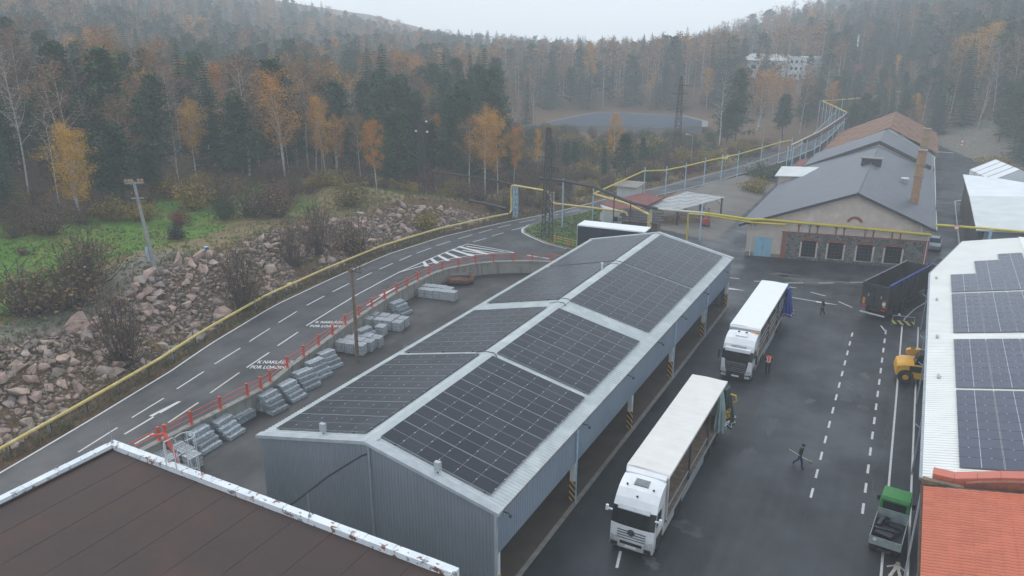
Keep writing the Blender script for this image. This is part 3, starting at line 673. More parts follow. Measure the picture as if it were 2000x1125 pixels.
for y, nm in ((Y0_, 'verge_trim'), (Y1_, 'verge_trim')):
    for xe in (XL_, XR_):
        b = MB(); yy = (y-.14, y+.34) if y == Y0_ else (y-.34, y+.14); sg = 1 if xe == XL_ else -1
        P = lambda x, yv, dz: (x, yv, ZE_+SL*abs(x-xe)+dz)
        xo = xe-sg*.2
        b.hexa([(xo,yy[0],ZE_-.16),(XM_+sg*.002,yy[0],ZR_-.12),(XM_+sg*.002,yy[1],ZR_-.12+.1),(xo,yy[1],ZE_-.06)],[(xo,yy[0],ZE_+.03),(XM_+sg*.002,yy[0],ZR_+.075),(XM_+sg*.002,yy[1],ZR_+.075),(xo,yy[1],ZE_+.03)])
        b.build(nm, 'zinc_trim', shed)
def wall_x(x, z0, z1, mt, nm, out):   # long wall, vertical ribs
    b = MB(); pr = ribs(Y1_-Y0_-.1, .2, .45, .18)
    for (a, ha), (c, hc) in zip(pr, pr[1:]): b.poly([(x+out*.04*ha,Y0_+.05+a,z0),(x+out*.04*hc,Y0_+.05+c,z0),(x+out*.04*hc,Y0_+.05+c,z1),(x+out*.04*ha,Y0_+.05+a,z1)])
    return b.build(nm, mt, shed, fix=False)
wall_x(XR_-.02, 2.75, ZE_-.06, 'cladding_blue', 'side_cladding', 1); wall_x(XL_+.02, 0, ZE_-.06, 'cladding_blue', 'side_cladding', -1)
for y, out in ((Y0_, -1), (Y1_, 1)):
    for xa, xb in ((XL_+.04, XM_), (XM_, XR_-.04)):
        b = MB(); pr = ribs(xb-xa, .2, .45, .18)
        top = lambda x: ZE_-.1+SL*(min(x-XL_, XR_-x))
        for (a, ha), (c, hc) in zip(pr, pr[1:]):
            z0 = 0
            b.poly([(xa+a,y+out*.04*ha,z0),(xa+c,y+out*.04*hc,z0),(xa+c,y+out*.04*hc,top(xa+c)),(xa+a,y+out*.04*ha,top(xa+a))])
        b.build('gable_cladding', 'cladding', shed, fix=False)
b = MB(); b.box(XR_-.12,XR_+.02,Y0_-.03,Y0_+.12,0,ZE_-.08); b.build('corner_trim', 'zinc_trim', shed)
b = MB(); b.cyl((XM_+.25,Y0_-.11,0),(XM_+.25,Y0_-.11,ZR_-.1),.06,n=8); b.build('downpipe', 'galvanised', shed)
for yy in (36.5, 56.4, 66.6):
    b = MB(); b.cyl((XR_+.13,yy,0),(XR_+.13,yy,ZE_-.15),.05,n=8); b.build('downpipe', 'sky_blue_paint', shed)
b = MB(); g = [(-.0,.0),(.14,.0),(.16,.12),(.14,.12),(.125,.02),(.0,.02)]; b.loft([[(XR_+.03+x,Y0_-.1,ZE_-.13+z) for x,z in g],[(XR_+.03+x,Y1_+.1,ZE_-.13+z) for x,z in g]]); b.build('gutter', 'slab_edge', shed)
b = MB(); b.box(XL_+.1,XR_-.05,Y0_+.1,Y1_-.1,.012,.03); b.build('floor_slab', 'wet_dirt_floor', shed)
b = MB(); b.box(XR_-.05,XR_+.22,Y0_-.1,Y1_+.1,.0,.05); b.build('slab_edge', 'slab_edge', shed)
for k, yy in enumerate((27.3,36.8,46.9,56.7,66.9,76.1)):
    b = MB(); b.box(-.15,.15,-.15,.15,0,2.9,0); b.build('post', 'white_paint', shed, (XR_-.2,yy,.03))
    b = MB(); b.box(-.17,.17,-.17,.17,0,1.35,0); b.build('hazard_band', 'hazard', shed, (XR_-.2,yy,.035))
    b = MB(); b.box(XL_+.2,XR_-.1,yy-.1,yy+.1,4.6,4.9); b.hexa([(XL_+.2,yy-.08,4.9),(XM_,yy-.08,6.5),(XM_,yy+.08,6.5),(XL_+.2,yy+.08,4.9)],[(XL_+.2,yy-.08,5.1),(XM_,yy-.08,6.75),(XM_,yy+.08,6.75),(XL_+.2,yy+.08,5.1)])
    b.hexa([(XR_-.2,yy-.08,4.9),(XM_,yy-.08,6.5),(XM_,yy+.08,6.5),(XR_-.2,yy+.08,4.9)],[(XR_-.2,yy-.08,5.1),(XM_,yy-.08,6.75),(XM_,yy+.08,6.75),(XR_-.2,yy+.08,5.1)]); b.build('truss', 'steel_grey', shed)
for yy in (27.6,37.5,45.2,51.8,58.,65.,72.5):
    b = MB(); b.tube([(XR_+.02,yy,ZE_-.32),(XR_+.35,yy-.02,ZE_-.32),(XR_+.5,yy-.1,ZE_-.36)], .03, 5); b.lathe([(.05,0),(.09,.06),(.09,.12)], 8, 0, 'z', (XR_+.5,yy-.1,ZE_-.46)); b.build('lamp_bracket', 'black_plastic', shed)
# panels
def panel_mesh(cells, w, l, nm):
    b = MB(); b.box(-w/2,w/2,-l/2,l/2,-.035,0,0)
    b.add([(-w/2+.012,-l/2+.02,.003),(w/2-.012,-l/2+.02,.003),(w/2-.012,l/2-.02,.003),(-w/2+.012,l/2-.02,.003)], [(0,1,2,3)], 1)
    for y in (-l/2+.002, l/2-.022): b.box(-w/2+.001,w/2-.001,y,y+.02,.0005,.006,3)
    for y in (-l*.24, l*.26): b.box(w/2-.03,w/2+.03,y-.04,y+.04,0,.012,2)
    return b.mesh(nm, ['panel_frame', cells, 'clamp', 'frame_bright'])
mat('panel_frame', (.16,.165,.175), (.14,.145,.155), 3, .4, metal=.4); mat('clamp', (.46,.48,.50), (.40,.42,.44), 5, .4); mat('frame_bright', (.33,.35,.37), (.28,.30,.32), 3, .4, metal=.3)
ANG = math.atan(SL); SLOPE_W = 6.75
for (ya, yb, n) in ((27.75,39.65,6),(40.2,49.95,5),(52.0,63.6,6),(64.0,75.4,6)):
    pl = (yb-ya)/n; cw = SLOPE_W/6; pm = panel_mesh('solar_cells', cw-.008, pl-.02, 'solar_panel'); pm2 = pm.copy(); pm.materials[0] = MT['panel_frame']
    for side in (-1, 1):
        d0 = .42 if side > 0 else .62
        for i in range(6):
            dd = d0+(i+.5)*cw; x = XM_+side*dd*math.cos(ANG); z = ZR_-dd*math.sin(ANG)+.13
            for j in range(n):
                o = obj('solar_panel', pm if side > 0 else pm2, shed, (x, ya+(j+.5)*pl, z)); o.rotation_euler = (R(random.uniform(-.35,.35)), side*ANG+R(random.uniform(-.3,.3)), 0)
        for dd in (.9, 3.4, 6.4):   # mounting rails under each array
            b = MB(); x = XM_+side*(d0+dd)*math.cos(ANG); z = ZR_-(d0+dd)*math.sin(ANG)
            b.box(x-.03,x+.03,ya+.02,yb-.02,z+.02,z+.075); b.build('mounting_rail', 'black_plastic', shed)
for (x, y) in ((-26.4,27.5),(-18.9,27.45)):   # inverter boxes on the front verge
    b = MB(); z = ZE_+SL*(min(x-XL_, XR_-x))+.06; b.obox((x,y,z+.12), .32, .22, .5, 0, 0); b.cyl((x,y,z),(x,y,z+.13),.05,n=6,mi=1); b.build('junction_box', ['zinc_trim','dark_steel'], shed)
def cable(P, r=.03, nm='cable', mt='black_plastic', par=None): b = MB(); b.tube(P, r, 5); return b.build(nm, mt, par, smooth=60)
for y, w in ((39.9,.8),(51.0,.7),(52.0,.5),(63.8,.9),(75.6,.6),(63.0,.5)):
    P = [(XM_-w-.2,y,ZR_-.12),(XM_-w*.6,y+.1,ZR_+.02),(XM_-.1,y-.05,ZR_+.14),(XM_+.3,y+.15,ZR_+.05),(XM_+w*.8,y-.1,ZR_-.08)]; cable(P, .025, 'cable', 'black_plastic', shed)
b = MB(); b.cyl((XM_-.45,61.0,ZR_-.1),(XM_-.45,61.0,ZR_+.55),.09,n=8); b.lathe([(.14,.55),(.14,.62)], 8, 0, 'z', (XM_-.45,61.0,ZR_)); b.build('vent_pipe', 'pale_sheet', shed)
cw_ = cable([(XM_+.1,Y0_-.1,6.3),(XM_+.0,26.6,6.33),(XM_-.2,26.3,6.2),(*at(640,931,5.15),5.15),(*at(575,981,4.2),4.2),(-26.6,22.4,3.5),(-27.4,20.95,3.1)], .05, 'overhead_cable'); tag(cw_, 'thick black cable drooping from the shed gable to the brown roof', 'cable')

# ---------------------------------------------------------------- brown flat-roofed building in front
br = thing('flat_roof_building', 'flat-roofed building with brown felt and peeling white parapet', 'building')
bz = 7.0; bx0, bx1, by0, by1 = -34.65, -13.55, -8., 20.9
b = MB(); b.box(bx0+.05,bx1-.05,by0,by1-.05,0,bz-.35); b.build('wall', 'plaster_white', br)
for k in range(21):   # felt sheets, lapped like shallow steps
    y1 = by1-.3-k*1.0; y0 = y1-1.0
    if y0 < by0: break
for k in range(20):
    x0 = bx0+.35+k*1.04; x1 = min(x0+1.034, bx1-.3); zz = bz-.30+(.010 if k % 2 else 0)
    b = MB(); b.box(x0,x1,by0+.1,by1-.3,zz-.1,zz); b.build('felt_strip', 'brown_felt', br)
rj = random.Random(5)
b = MB(); b.box(bx0+.3,bx1-.3,by0+.1,by1-.3,bz-.5,bz-.318); b.build('roof_deck', 'brown_felt', br)
n = 14; L = (bx1-bx0)/n
for k in range(n):
    b = MB(); b.hexa([(bx0+k*L+.01,by1-.34,bz-.34),(bx0+(k+1)*L-.01,by1-.34,bz-.34),(bx0+(k+1)*L-.01,by1+.02,bz-.6),(bx0+k*L+.01,by1+.02,bz-.6)],[(bx0+k*L+.01,by1-.34,bz-.02),(bx0+(k+1)*L-.01,by1-.34,bz-.02),(bx0+(k+1)*L-.01,by1+.02,bz+rj.uniform(0,.02)),(bx0+k*L+.01,by1+.02,bz+rj.uniform(0,.02))]); b.build('parapet_sheet', 'peeling_white', br)
for k in range(12):
    y1 = by1-.36-k*2.2
    b = MB(); b.hexa([(bx0,y1-2.18,bz-.6),(bx0+.36,y1-2.18,bz-.34),(bx0+.36,y1,bz-.34),(bx0,y1,bz-.6)],[(bx0,y1-2.18,bz),(bx0+.36,y1-2.18,bz-.02),(bx0+.36,y1,bz-.02),(bx0,y1,bz+.01)]); b.build('parapet_sheet', 'peeling_white', br)
b = MB(); b.box(bx0+.36,bx0+.46,by0,by1-.36,bz-.32,bz-.2); b.build('drip_edge', 'black_plastic', br)
b = MB(); b.obox((-31.2,10.2,bz-.3), 1.3, 1.6, .45, R(8), 0, .05); b.build('roof_hatch', 'peeling_white', br)
b = MB(); b.hexa([(bx1-.02,by1-1.6,5.6),(bx1+3.5,by1-1.6,5.3),(bx1+3.5,by1+.6,5.0),(bx1-.02,by1+.6,5.4)],[(bx1-.02,by1-1.6,5.7),(bx1+3.5,by1-1.6,5.4),(bx1+3.5,by1+.6,5.1),(bx1-.02,by1+.6,5.5)]); b.box(bx1+.2,bx1+3.3,by1-1.4,by1+.3,0,5.0,1); b.build('lean_to_roof', ['green_sheet','plaster_white'], br)
b = MB(); b.lathe([(.12,0),(.12,.35),(.18,.36),(.18,.5),(.05,.55)], 10, 0, 'z', (bx1+.25,by1-.55,5.55)); b.build('vent_cowl', 'tent_white', br)
for (x, y, h) in ((-34.45,20.7,1.3),(-21.1,20.7,1.2)):
    b = MB(); b.cyl((x,y,bz),(x,y,bz+h),.018,.01,6); b.cyl((x,y,bz-.02),(x,y,bz+.12),.08,.05,8); b.build('lightning_rod', 'galvanised', br)
# roof access ladder with safety hoops
ld = thing('roof_ladder', 'white caged access ladder rising over the peeling parapet', 'ladder', (-29.7,21.05,0))
for x in (-.36,.36):
    b = MB(); b.tube([(x,.12,2.5),(x,.12,8.1),(x,-.0,8.3),(x,-.5,8.3),(x,-.55,8.1),(x,-.55,7.0)], .028, 6); b.build('stringer', 'wire_white', ld, smooth=50)
for k in range(14):
    b = MB(); b.cyl((-.36,.12,2.9+k*.3),(.36,.12,2.9+k*.3),.018,n=5); b.build('rung', 'wire_white', ld)
for z in (5.2,6.2,7.2,8.25):
    b = MB(); b.tube([(-.36,.12,z)]+[(.42*math.cos(a)*1.0,.45+.42*math.sin(a),z) for a in [math.pi-k*math.pi/8 for k in range(9)]]+[(.36,.12,z)], .022, 5); b.build('hoop', 'wire_white', ld, smooth=60)
for a in (.25,.5,.75):
    g = math.pi*a; b = MB(); b.cyl((.42*math.cos(g),.45+.42*math.sin(g),5.2),(.42*math.cos(g),.45+.42*math.sin(g),8.25),.02,n=5); b.build('cage_bar', 'wire_white', ld)
hb_ = thing('hoist_arm', 'red swinging hoist arm beside the white caged ladder', 'hoist', (-30.6,20.95,0))
b = MB(); b.cyl((0,0,6.4),(0,0,8.0),.035,n=8); b.build('mast', 'wire_white', hb_)
b = MB(); b.tube([(-.5,-.35,8.35),(.1,.05,8.42),(.15,.1,8.4)], .06, 6); b.tube([(.1,.05,8.4),(.75,-.1,7.6),(.95,-.15,7.2)], [.09,.07,.05], 6); b.tube([(-.05,.15,7.75),(.05,.08,8.9)], .08, 6); b.build('arm', 'red_paint', hb_, smooth=40)

# ---------------------------------------------------------------- right hand building: cream sheet roof with panels
rbld = thing('right_building', 'building with cream sheet roof and blue solar panels beside the yard', 'building')
ex, ez = 2.62, 5.5; rs = .205   # eave, rise of the roof per metre
ridge = 10.6; zc = lambda x: ez+rs*(x-ex)
yb0, yb1, yc = 39.5, 91.2, 79.0
b = MB(); step = .3; yy = yb0
def far_y(x): return min(yb1, yc+(x-ex)*(yb1-yc)/(5.45-ex))
k = 0; y = yb0
while y < yb1-.01:   # ribbed sheet, ribs run up the slope
    y2 = min(y+step/2, yb1); h1 = .03 if k % 2 else 0
    x0a = ex if y <= yc else ex+(y-yc)*(5.45-ex)/(yb1-yc); x0b = ex if y2 <= yc else ex+(y2-yc)*(5.45-ex)/(yb1-yc)
    b.poly([(x0a,y,zc(x0a)+h1),(ridge,y,zc(ridge)+h1),(ridge,y2,zc(ridge)+h1),(x0b,y2,zc(x0b)+h1)])
    b.poly([(x0b,y2,zc(x0b)),(ridge,y2,zc(ridge)),(ridge,y2,zc(ridge)+.03),(x0b,y2,zc(x0b)+.03)])
    y = y2; k += 1
b.build('roof_sheet', 'roof_cream', rbld, fix=False)
b = MB(); b.hexa([(ridge+.02,yb0,zc(ridge)-.1),(18,yb0,zc(ridge)-1.5),(18,yb1,zc(ridge)-1.5),(ridge+.02,yb1,zc(ridge)-.1)],[(ridge+.02,yb0,zc(ridge)+.0),(18,yb0,zc(ridge)-1.4),(18,yb1,zc(ridge)-1.4),(ridge+.02,yb1,zc(ridge)+.0)]); b.build('roof_back', 'roof_cream', rbld)
b = MB(); b.box(ridge-.3,ridge+.3,yb0,yb1,zc(ridge)-.02,zc(ridge)+.06); b.build('ridge_cap', 'roof_cream', rbld)
foot = [(3.5,yb0),(3.5,yc+1),(5.9,yb1-.4),(17.8,yb1-.4),(17.8,yb0)]
b = MB(); b.prism(foot, 0, 5.45); b.build('wall', 'cladding_blue', rbld)
b = MB(); b.box(ex-.14,ex+.01,yb0,yc,ez-.13,ez-.0); b.build('gutter', 'galvanised', rbld)
b = MB(); b.tube([(ex-.08,yc,ez-.08),(5.4,yb1,ez+.5)], .08, 6); b.build('gutter', 'galvanised', rbld)
b = MB(); b.hexa([(ex,yb0,ez-.3),(3.5,yb0,ez-.25),(3.5,yc,ez-.25),(ex,yc,ez-.3)],[(ex,yb0,ez-.03),(3.5,yb0,ez+.12),(3.5,yc,ez+.12),(ex,yc,ez-.03)]); b.build('soffit', 'galvanised', rbld)
for yy in (49.7,60.5,66.5,78.4):
    b = MB(); b.tube([(ex+.05,yy,0),(ex+.05,yy,4.4),(ex-.05,yy+.05,ez-.1)], .055, 6); b.build('downpipe', 'galvanised', rbld)
    b = MB(); b.tube([(3.5,yy+.3,2.6),(ex-.3,yy+.5,3.4)], .035, 5); b.build('bracket', 'sky_blue_paint', rbld)
for (x, y) in ((3.1,77.0),(3.15,70.2),(3.2,60.8),(3.3,53.0)):
    b = MB(); b.obox((x,y,zc(x)+.03), .16, .5, .14); b.build('snow_bracket', 'zinc_trim', rbld)
pm = panel_mesh('solar_cells_blue', 1.09, 1.97, 'solar_panel')
A2 = math.atan(rs)
def rarray(y0, ny, cols):
    for c in cols:
        for j in range(ny):
            dd = 1.62+(c+.5)*2.0; x = ex+dd*math.cos(A2); z = zc(x)+.12; y = y0+(j+.5)*1.12
            o = obj('solar_panel', pm, rbld, (x,y,z)); o.rotation_euler = (0,-A2,R(0)); o.rotation_euler = Matrix.Rotation(-A2,4,'Y').to_euler()
            o.rotation_euler = (Matrix.Rotation(-A2,3,'Y') @ Matrix.Rotation(R(90),3,'Z')).to_euler()
rarray(40.7, 9, range(3)); rarray(51.2, 8, range(3)); rarray(61.6, 9, range(3)); rarray(72.2, 5, range(0,1)); rarray(72.2, 9, range(1,2)); rarray(72.2, 11, range(2,3))
# ---------------------------------------------------------------- orange tiled roof, nearest on the right
tb = thing('tiled_roof_building', 'building with glossy orange tile roof at the yard edge', 'building')
tx, tz, ts = 2.68, 5.95, .20
ty0, ty1 = 22., 38.15
b = MB(); b.hexa([(tx,ty0,tz-.32),(9.5,ty0,tz+(9.5-tx)*ts-.32),(9.5,ty1,tz+(9.5-tx)*ts-.32),(tx,ty1,tz-.32)],[(tx,ty0,tz-.05),(9.5,ty0,tz+(9.5-tx)*ts-.05),(9.5,ty1,tz+(9.5-tx)*ts-.05),(tx,ty1,tz-.05)]); b.build('roof_deck', 'dark_steel', tb)
b = MB(); b.box(3.1,9.4,ty0,ty1-.2,0,tz-.2); b.build('wall', 'plaster', tb)
# tiles: courses climb the slope, each tile an arched pan
AT = math.atan(ts); tl, tw = .52, .215
b = MB(); nseg = 4
for i in range(nseg):
    a0, a1 = math.pi*i/nseg, math.pi*(i+1)/nseg; ya, yb_ = -tw/2*.97*math.cos(a0), -tw/2*.97*math.cos(a1); za, zb_ = .05*math.sin(a0), .05*math.sin(a1)
    b.add([(-tl/2-.03,ya,za+.03),(tl/2,ya,za),(tl/2,yb_,zb_),(-tl/2-.03,yb_,zb_+.03)], [(0,1,2,3)]); b.add([(-tl/2-.03,ya,za+.03),(-tl/2-.03,yb_,zb_+.03),(-tl/2-.03,yb_,0),(-tl/2-.03,ya,0)], [(0,1,2,3)])
tm = b.mesh('roof_tile', 'terracotta'); shade(tm, 50)
rest = []
ncol = 7; nrow = int((ty1-ty0)/tw)
tiles = [(c, r) for c in range(13) for r in range(nrow)]
tiles.sort(key=lambda q: (0 if (ty1-q[1]*tw) > 27 else 1, q[0]))
for n_, (c, r) in enumerate(tiles):
    dd = .25+c*(tl-.02); x = tx+dd*math.cos(AT); y = ty1-.25-(r+.5)*tw; z = tz+dd*math.sin(AT)-.03
    if n_ < 300:
        o = obj('roof_tile', tm, tb, (x,y,z)); o.rotation_euler = (0,-AT,0)
    else: rest.append((x,y,z))
b = MB(); Mr = Matrix.Rotation(-AT, 3, 'Y'); tv = [Mr @ v.co for v in tm.vertices]; tf = [tuple(p.vertices) for p in tm.polygons]
for q in rest: b.add([(v.x+q[0],v.y+q[1],v.z+q[2]) for v in tv], tf)
o = b.build('roof_tiles_beyond', 'terracotta', tb, fix=False); o['kind'] = 'stuff'
b = MB(); b.box(tx-.16,tx+.02,ty0,ty1+.3,tz-.16,tz-.05); b.build('gutter', 'rust_dark', tb)
b = MB(); b.cyl((tx-.05,ty1+.2,0),(tx-.05,ty1+.2,tz-.1),.05,n=8); b.build('downpipe', 'zinc_trim', tb)
b = MB(); b.box(tx-.12,4.35,ty1+.0,ty1+.3,tz-.25,tz+.22); b.build('gable_end', 'wood_old', tb)
fz = lambda x: tz+.42 if x < 4.1 else tz+.42+.27*(x-4.1)+.16*math.sin(min(1,(x-4.1)/4)*math.pi)
for k in range(9):   # coral flashing rising over the firewall
    x0 = 3.0+k*.92; x1 = x0+.905; b = MB()
    b.hexa([(x0,ty1+.42,fz(x0)-.42),(x1,ty1+.42,fz(x1)-.42),(x1,ty1+1.0,fz(x1)-.42),(x0,ty1+1.0,fz(x0)-.42)],[(x0,ty1+.42,fz(x0)),(x1,ty1+.42,fz(x1)),(x1,ty1+1.0,fz(x1)+.06),(x0,ty1+1.0,fz(x0)+.06)]); b.build('flashing_sheet', 'coral_flashing', tb)
for k in range(8):
    x0 = 4.4+k*.75; x1 = x0+.75; b = MB(); b.hexa([(x0,ty1+.15,tz-.3),(x1,ty1+.15,tz-.3),(x1,ty1+.41,tz-.3),(x0,ty1+.41,tz-.3)],[(x0,ty1+.15,fz(x0)-.1),(x1,ty1+.15,fz(x1)-.1),(x1,ty1+.41,fz(x1)-.1),(x0,ty1+.41,fz(x0)-.1)]); b.build('firewall', 'brick_red', tb)

# ---------------------------------------------------------------- old stone hall with slate-grey roof
OT = R(10.98); ST = math.tan(R(10.38))
old = thing('stone_hall', 'old hall with stone and brick gable, pale plaster and slate-grey roof', 'building', (-17.8,96.8,0), R(.6))
# local: x across, y along; the gable wall is skewed: y = x*ST
sk = lambda x, y=0: (x, x*ST+y)
def P3(x, y, z): q = sk(x, y); return (q[0], q[1], z)
XR2, XA, ZA, ZLe, ZRe = 20.5, 12.05, 8.75, 4.35, 5.0
roofz = lambda x: ZA-(XA-x)*(ZA-ZLe)/XA if x < XA else ZA-(x-XA)*(ZA-ZRe)/(XR2-XA)
LEN = 45.
b = MB(); b.poly([P3(0,0,0),P3(XR2,0,0),P3(XR2,0,roofz(XR2)-.12),P3(XA,0,ZA-.12),P3(0,0,roofz(0)-.12)]); b.poly([P3(0,0,0),P3(0,62,0),P3(0,62,ZLe),P3(0,0,ZLe)]); b.poly([P3(XR2,0,0),P3(XR2,62,0),P3(XR2,62,ZRe),P3(XR2,0,ZRe)]); b.build('wall', 'plaster', old)
def fbox(x0, x1, z0, z1, d, mt, nm, par=None, mi=0):
    b = MB(); b.hexa([P3(x0,-d,z0),P3(x1,-d,z0),P3(x1,.0,z0),P3(x0,.0,z0)],[P3(x0,-d,z1),P3(x1,-d,z1),P3(x1,.0,z1),P3(x0,.0,z1)]); return b.build(nm, mt, par or old)
# stone base as pieces around the window openings
WX = [(6.55,8.2),(9.6,11.3),(12.85,14.55),(15.95,17.75)]; xs_ = [4.75]+[v for w in WX for v in w]+[20.0]
zb = lambda x: 3.45-(x-4.75)*.025
for i in range(0, len(xs_)-1, 2): fbox(xs_[i], xs_[i+1], 0, 3.35, .10, 'dark_stone', 'stone_facing')
for (a, c) in WX: fbox(a, c, 0, .42, .10, 'dark_stone', 'stone_facing'); fbox(a, c, 2.62, 3.35, .10, 'dark_stone', 'stone_facing')
fbox(4.2,4.75,0,3.45,.13,'brick_red','brick_quoin'); fbox(20.0,20.5,0,3.45,.13,'brick_red','brick_quoin'); fbox(4.1,20.5,3.36,3.5,.15,'brick_red','brick_course')
for (a, c) in WX:
    w = thing_ = MB(); w.poly([P3(a,-.012,.42),P3(c,-.012,.42),P3(c,-.012,2.5),P3(a,-.012,2.5)])
    win = w.build('window', 'glass_dark', old)
    for j in range(1, 4):
        x = a+(c-a)*j/4; q = MB(); q.hexa([P3(x-.02,-.035,.42),P3(x+.02,-.035,.42),P3(x+.02,-.013,.42),P3(x-.02,-.013,.42)],[P3(x-.02,-.035,2.5),P3(x+.02,-.035,2.5),P3(x+.02,-.013,2.5),P3(x-.02,-.013,2.5)]); q.build('glazing_bar', 'dark_steel', win)
    for j in range(1, 5):
        z = .42+2.08*j/5; q = MB(); q.hexa([P3(a,-.034,z-.02),P3(c,-.034,z-.02),P3(c,-.014,z-.02),P3(a,-.014,z-.02)],[P3(a,-.034,z+.02),P3(c,-.034,z+.02),P3(c,-.014,z+.02),P3(a,-.014,z+.02)]); q.build('glazing_bar', 'dark_steel', win)
    fbox(a-.2,a,.35,2.3,.13,'plaster','window_jamb'); fbox(c,c+.2,.35,2.3,.13,'plaster','window_jamb')
    q = MB(); q.hexa([P3(a-.25,-.24,.30),P3(c+.25,-.24,.30),P3(c+.25,0,.30),P3(a-.25,0,.30)],[P3(a-.25,-.24,.41),P3(c+.25,-.24,.41),P3(c+.25,0,.41),P3(a-.25,0,.41)]); q.build('window_sill', 'concrete_wall', old)
    for j in range(9):   # segmental brick arch, brick by brick
        t0, t1 = j/9, (j+1)/9; xx = lambda t: a-.28+(c-a+.56)*t; zz = lambda t: 2.30+.28*(1-(2*t-1)**2)
        q = MB(); q.hexa([P3(xx(t0)+.01,-.16,zz(t0)),P3(xx(t1)-.01,-.16,zz(t1)),P3(xx(t1)-.01,-.02,zz(t1)),P3(xx(t0)+.01,-.02,zz(t0))],[P3(xx(t0)+.01,-.16,zz(t0)+.32),P3(xx(t1)-.01,-.16,zz(t1)+.32),P3(xx(t1)-.01,-.02,zz(t1)+.32),P3(xx(t0)+.01,-.02,zz(t0)+.32)]); q.build('brick', 'brick_red', old)
for x in (5.9,7.15,8.05,10.15,11.05,13.4,14.3,16.35,17.25):   # brick strips above the course
    fbox(x,x+.16,3.5,4.45,.06,'brick_red','brick_strip'); fbox(x-.12,x+.28,4.3,4.5,.075,'brick_red','brick_cap')
for j in range(8):
    a0, a1 = math.pi*(.08+.84*j/8), math.pi*(.08+.84*(j+1)/8); c0 = (12.15, 5.05)
    f = lambda a, r: (c0[0]-r*math.cos(a), c0[1]+r*math.sin(a)*.95)
    p = [f(a0,.62),f(a1,.62),f(a1,.92),f(a0,.92)]; q = MB(); q.hexa([P3(p[0][0],-.09,p[0][1]),P3(p[1][0],-.09,p[1][1]),P3(p[1][0],0,p[1][1]),P3(p[0][0],0,p[0][1])],[P3(p[3][0],-.09,p[3][1]),P3(p[2][0],-.09,p[2][1]),P3(p[2][0],0,p[2][1]),P3(p[3][0],0,p[3][1])]); q.build('brick', 'brick_red', old)
b = MB()
for x0 in (1.0,2.02): b.hexa([P3(x0,-.07,.02),P3(x0+.98,-.07,.02),P3(x0+.98,-.01,.02),P3(x0,-.01,.02)],[P3(x0,-.07,2.55),P3(x0+.98,-.07,2.55),P3(x0+.98,-.01,2.55),P3(x0,-.01,2.55)])
dr_ = b.build('double_door', 'door_blue', old)
b = MB(); b.hexa([P3(2.05,-.12,1.05),P3(2.09,-.12,1.05),P3(2.09,-.07,1.05),P3(2.05,-.07,1.05)],[P3(2.05,-.12,1.3),P3(2.09,-.12,1.3),P3(2.09,-.07,1.3),P3(2.05,-.07,1.3)]); b.build('handle', 'dark_steel', dr_)
fbox(-.05,.95,0,.5,.06,'slab_edge','plinth'); fbox(3.05,4.2,0,.45,.06,'slab_edge','plinth')
for x in (.55, 20.3):
    b = MB(); q = sk(x,-.12); b.cyl((q[0],q[1],0),(q[0],q[1],ZLe-.1 if x < 5 else ZRe-.1),.055,n=7); b.build('downpipe', 'pale_sheet', old)
def roof(x0, x1, xa, za, zl, zr, y0, y1, mt, nm, skew=True, t=.12, courses=0):
    pt = (lambda x, y, z: P3(x, y, z))
    for (a, za_, c, zc_) in ((x0, zl, xa, za), (xa, za, x1, zr)):
        b = MB()
        if courses:
            n = courses
            for i in range(n):
                k0, k1 = i/n, (i+1)/n
                X0, X1 = a+(c-a)*k0, a+(c-a)*k1; Z0, Z1 = za_+(zc_-za_)*k0, za_+(zc_-za_)*k1; up = .03
                d0, d1 = (up, 0) if zc_ > za_ else (0, up)
                b.hexa([pt(X0,y0,Z0-t),pt(X1,y0,Z1-t),pt(X1,y1,Z1-t),pt(X0,y1,Z0-t)],[pt(X0,y0,Z0+d0),pt(X1,y0,Z1+d1),pt(X1,y1,Z1+d1),pt(X0,y1,Z0+d0)])
        else: b.hexa([pt(a,y0,za_-t),pt(c,y0,zc_-t),pt(c,y1,zc_-t),pt(a,y1,za_-t)],[pt(a,y0,za_),pt(c,y0,zc_),pt(c,y1,zc_),pt(a,y1,za_)])
        b.build(nm, mt, old)
roof(-1.0, XR2+.45, XA, ZA+.12, ZLe-.28, ZRe-.05, -.55, LEN, 'roof_slate', 'roof_slope', courses=14)
for (a, za_, c, zc_) in ((-1.0, ZLe-.3, XA, ZA+.1), (XA, ZA+.1, XR2+.45, ZRe-.07)):
    b = MB(); b.hexa([P3(a,-.64,za_-.25),P3(c,-.64,zc_-.25),P3(c,-.56,zc_-.25),P3(a,-.56,za_-.25)],[P3(a,-.64,za_+.08),P3(c,-.64,zc_+.08),P3(c,-.56,zc_+.08),P3(a,-.56,za_+.08)]); b.build('barge_board', 'dark_steel', old)
b = MB(); b.tube([P3(XA,-.5,ZA+.14),P3(XA,LEN,ZA+.14)], .09, 6); b.build('ridge_tile', 'roof_slate', old)
roof(.6, XR2-.1, XA, ZA+.95, ZLe+.45, ZRe+.75, LEN+.02, LEN+17, 'roof_slate', 'roof_slope', courses=12)
for (a, za_, c, zc_) in ((.6, ZLe+.43, XA, ZA+.93), (XA, ZA+.93, XR2-.1, ZRe+.73)):
    b = MB(); b.hexa([P3(a,LEN-.1,za_-.55),P3(c,LEN-.1,zc_-.55),P3(c,LEN,zc_-.55),P3(a,LEN,za_-.55)],[P3(a,LEN-.1,za_+.1),P3(c,LEN-.1,zc_+.1),P3(c,LEN,zc_+.1),P3(a,LEN,za_+.1)]); b.build('barge_board', 'dark_steel', old)
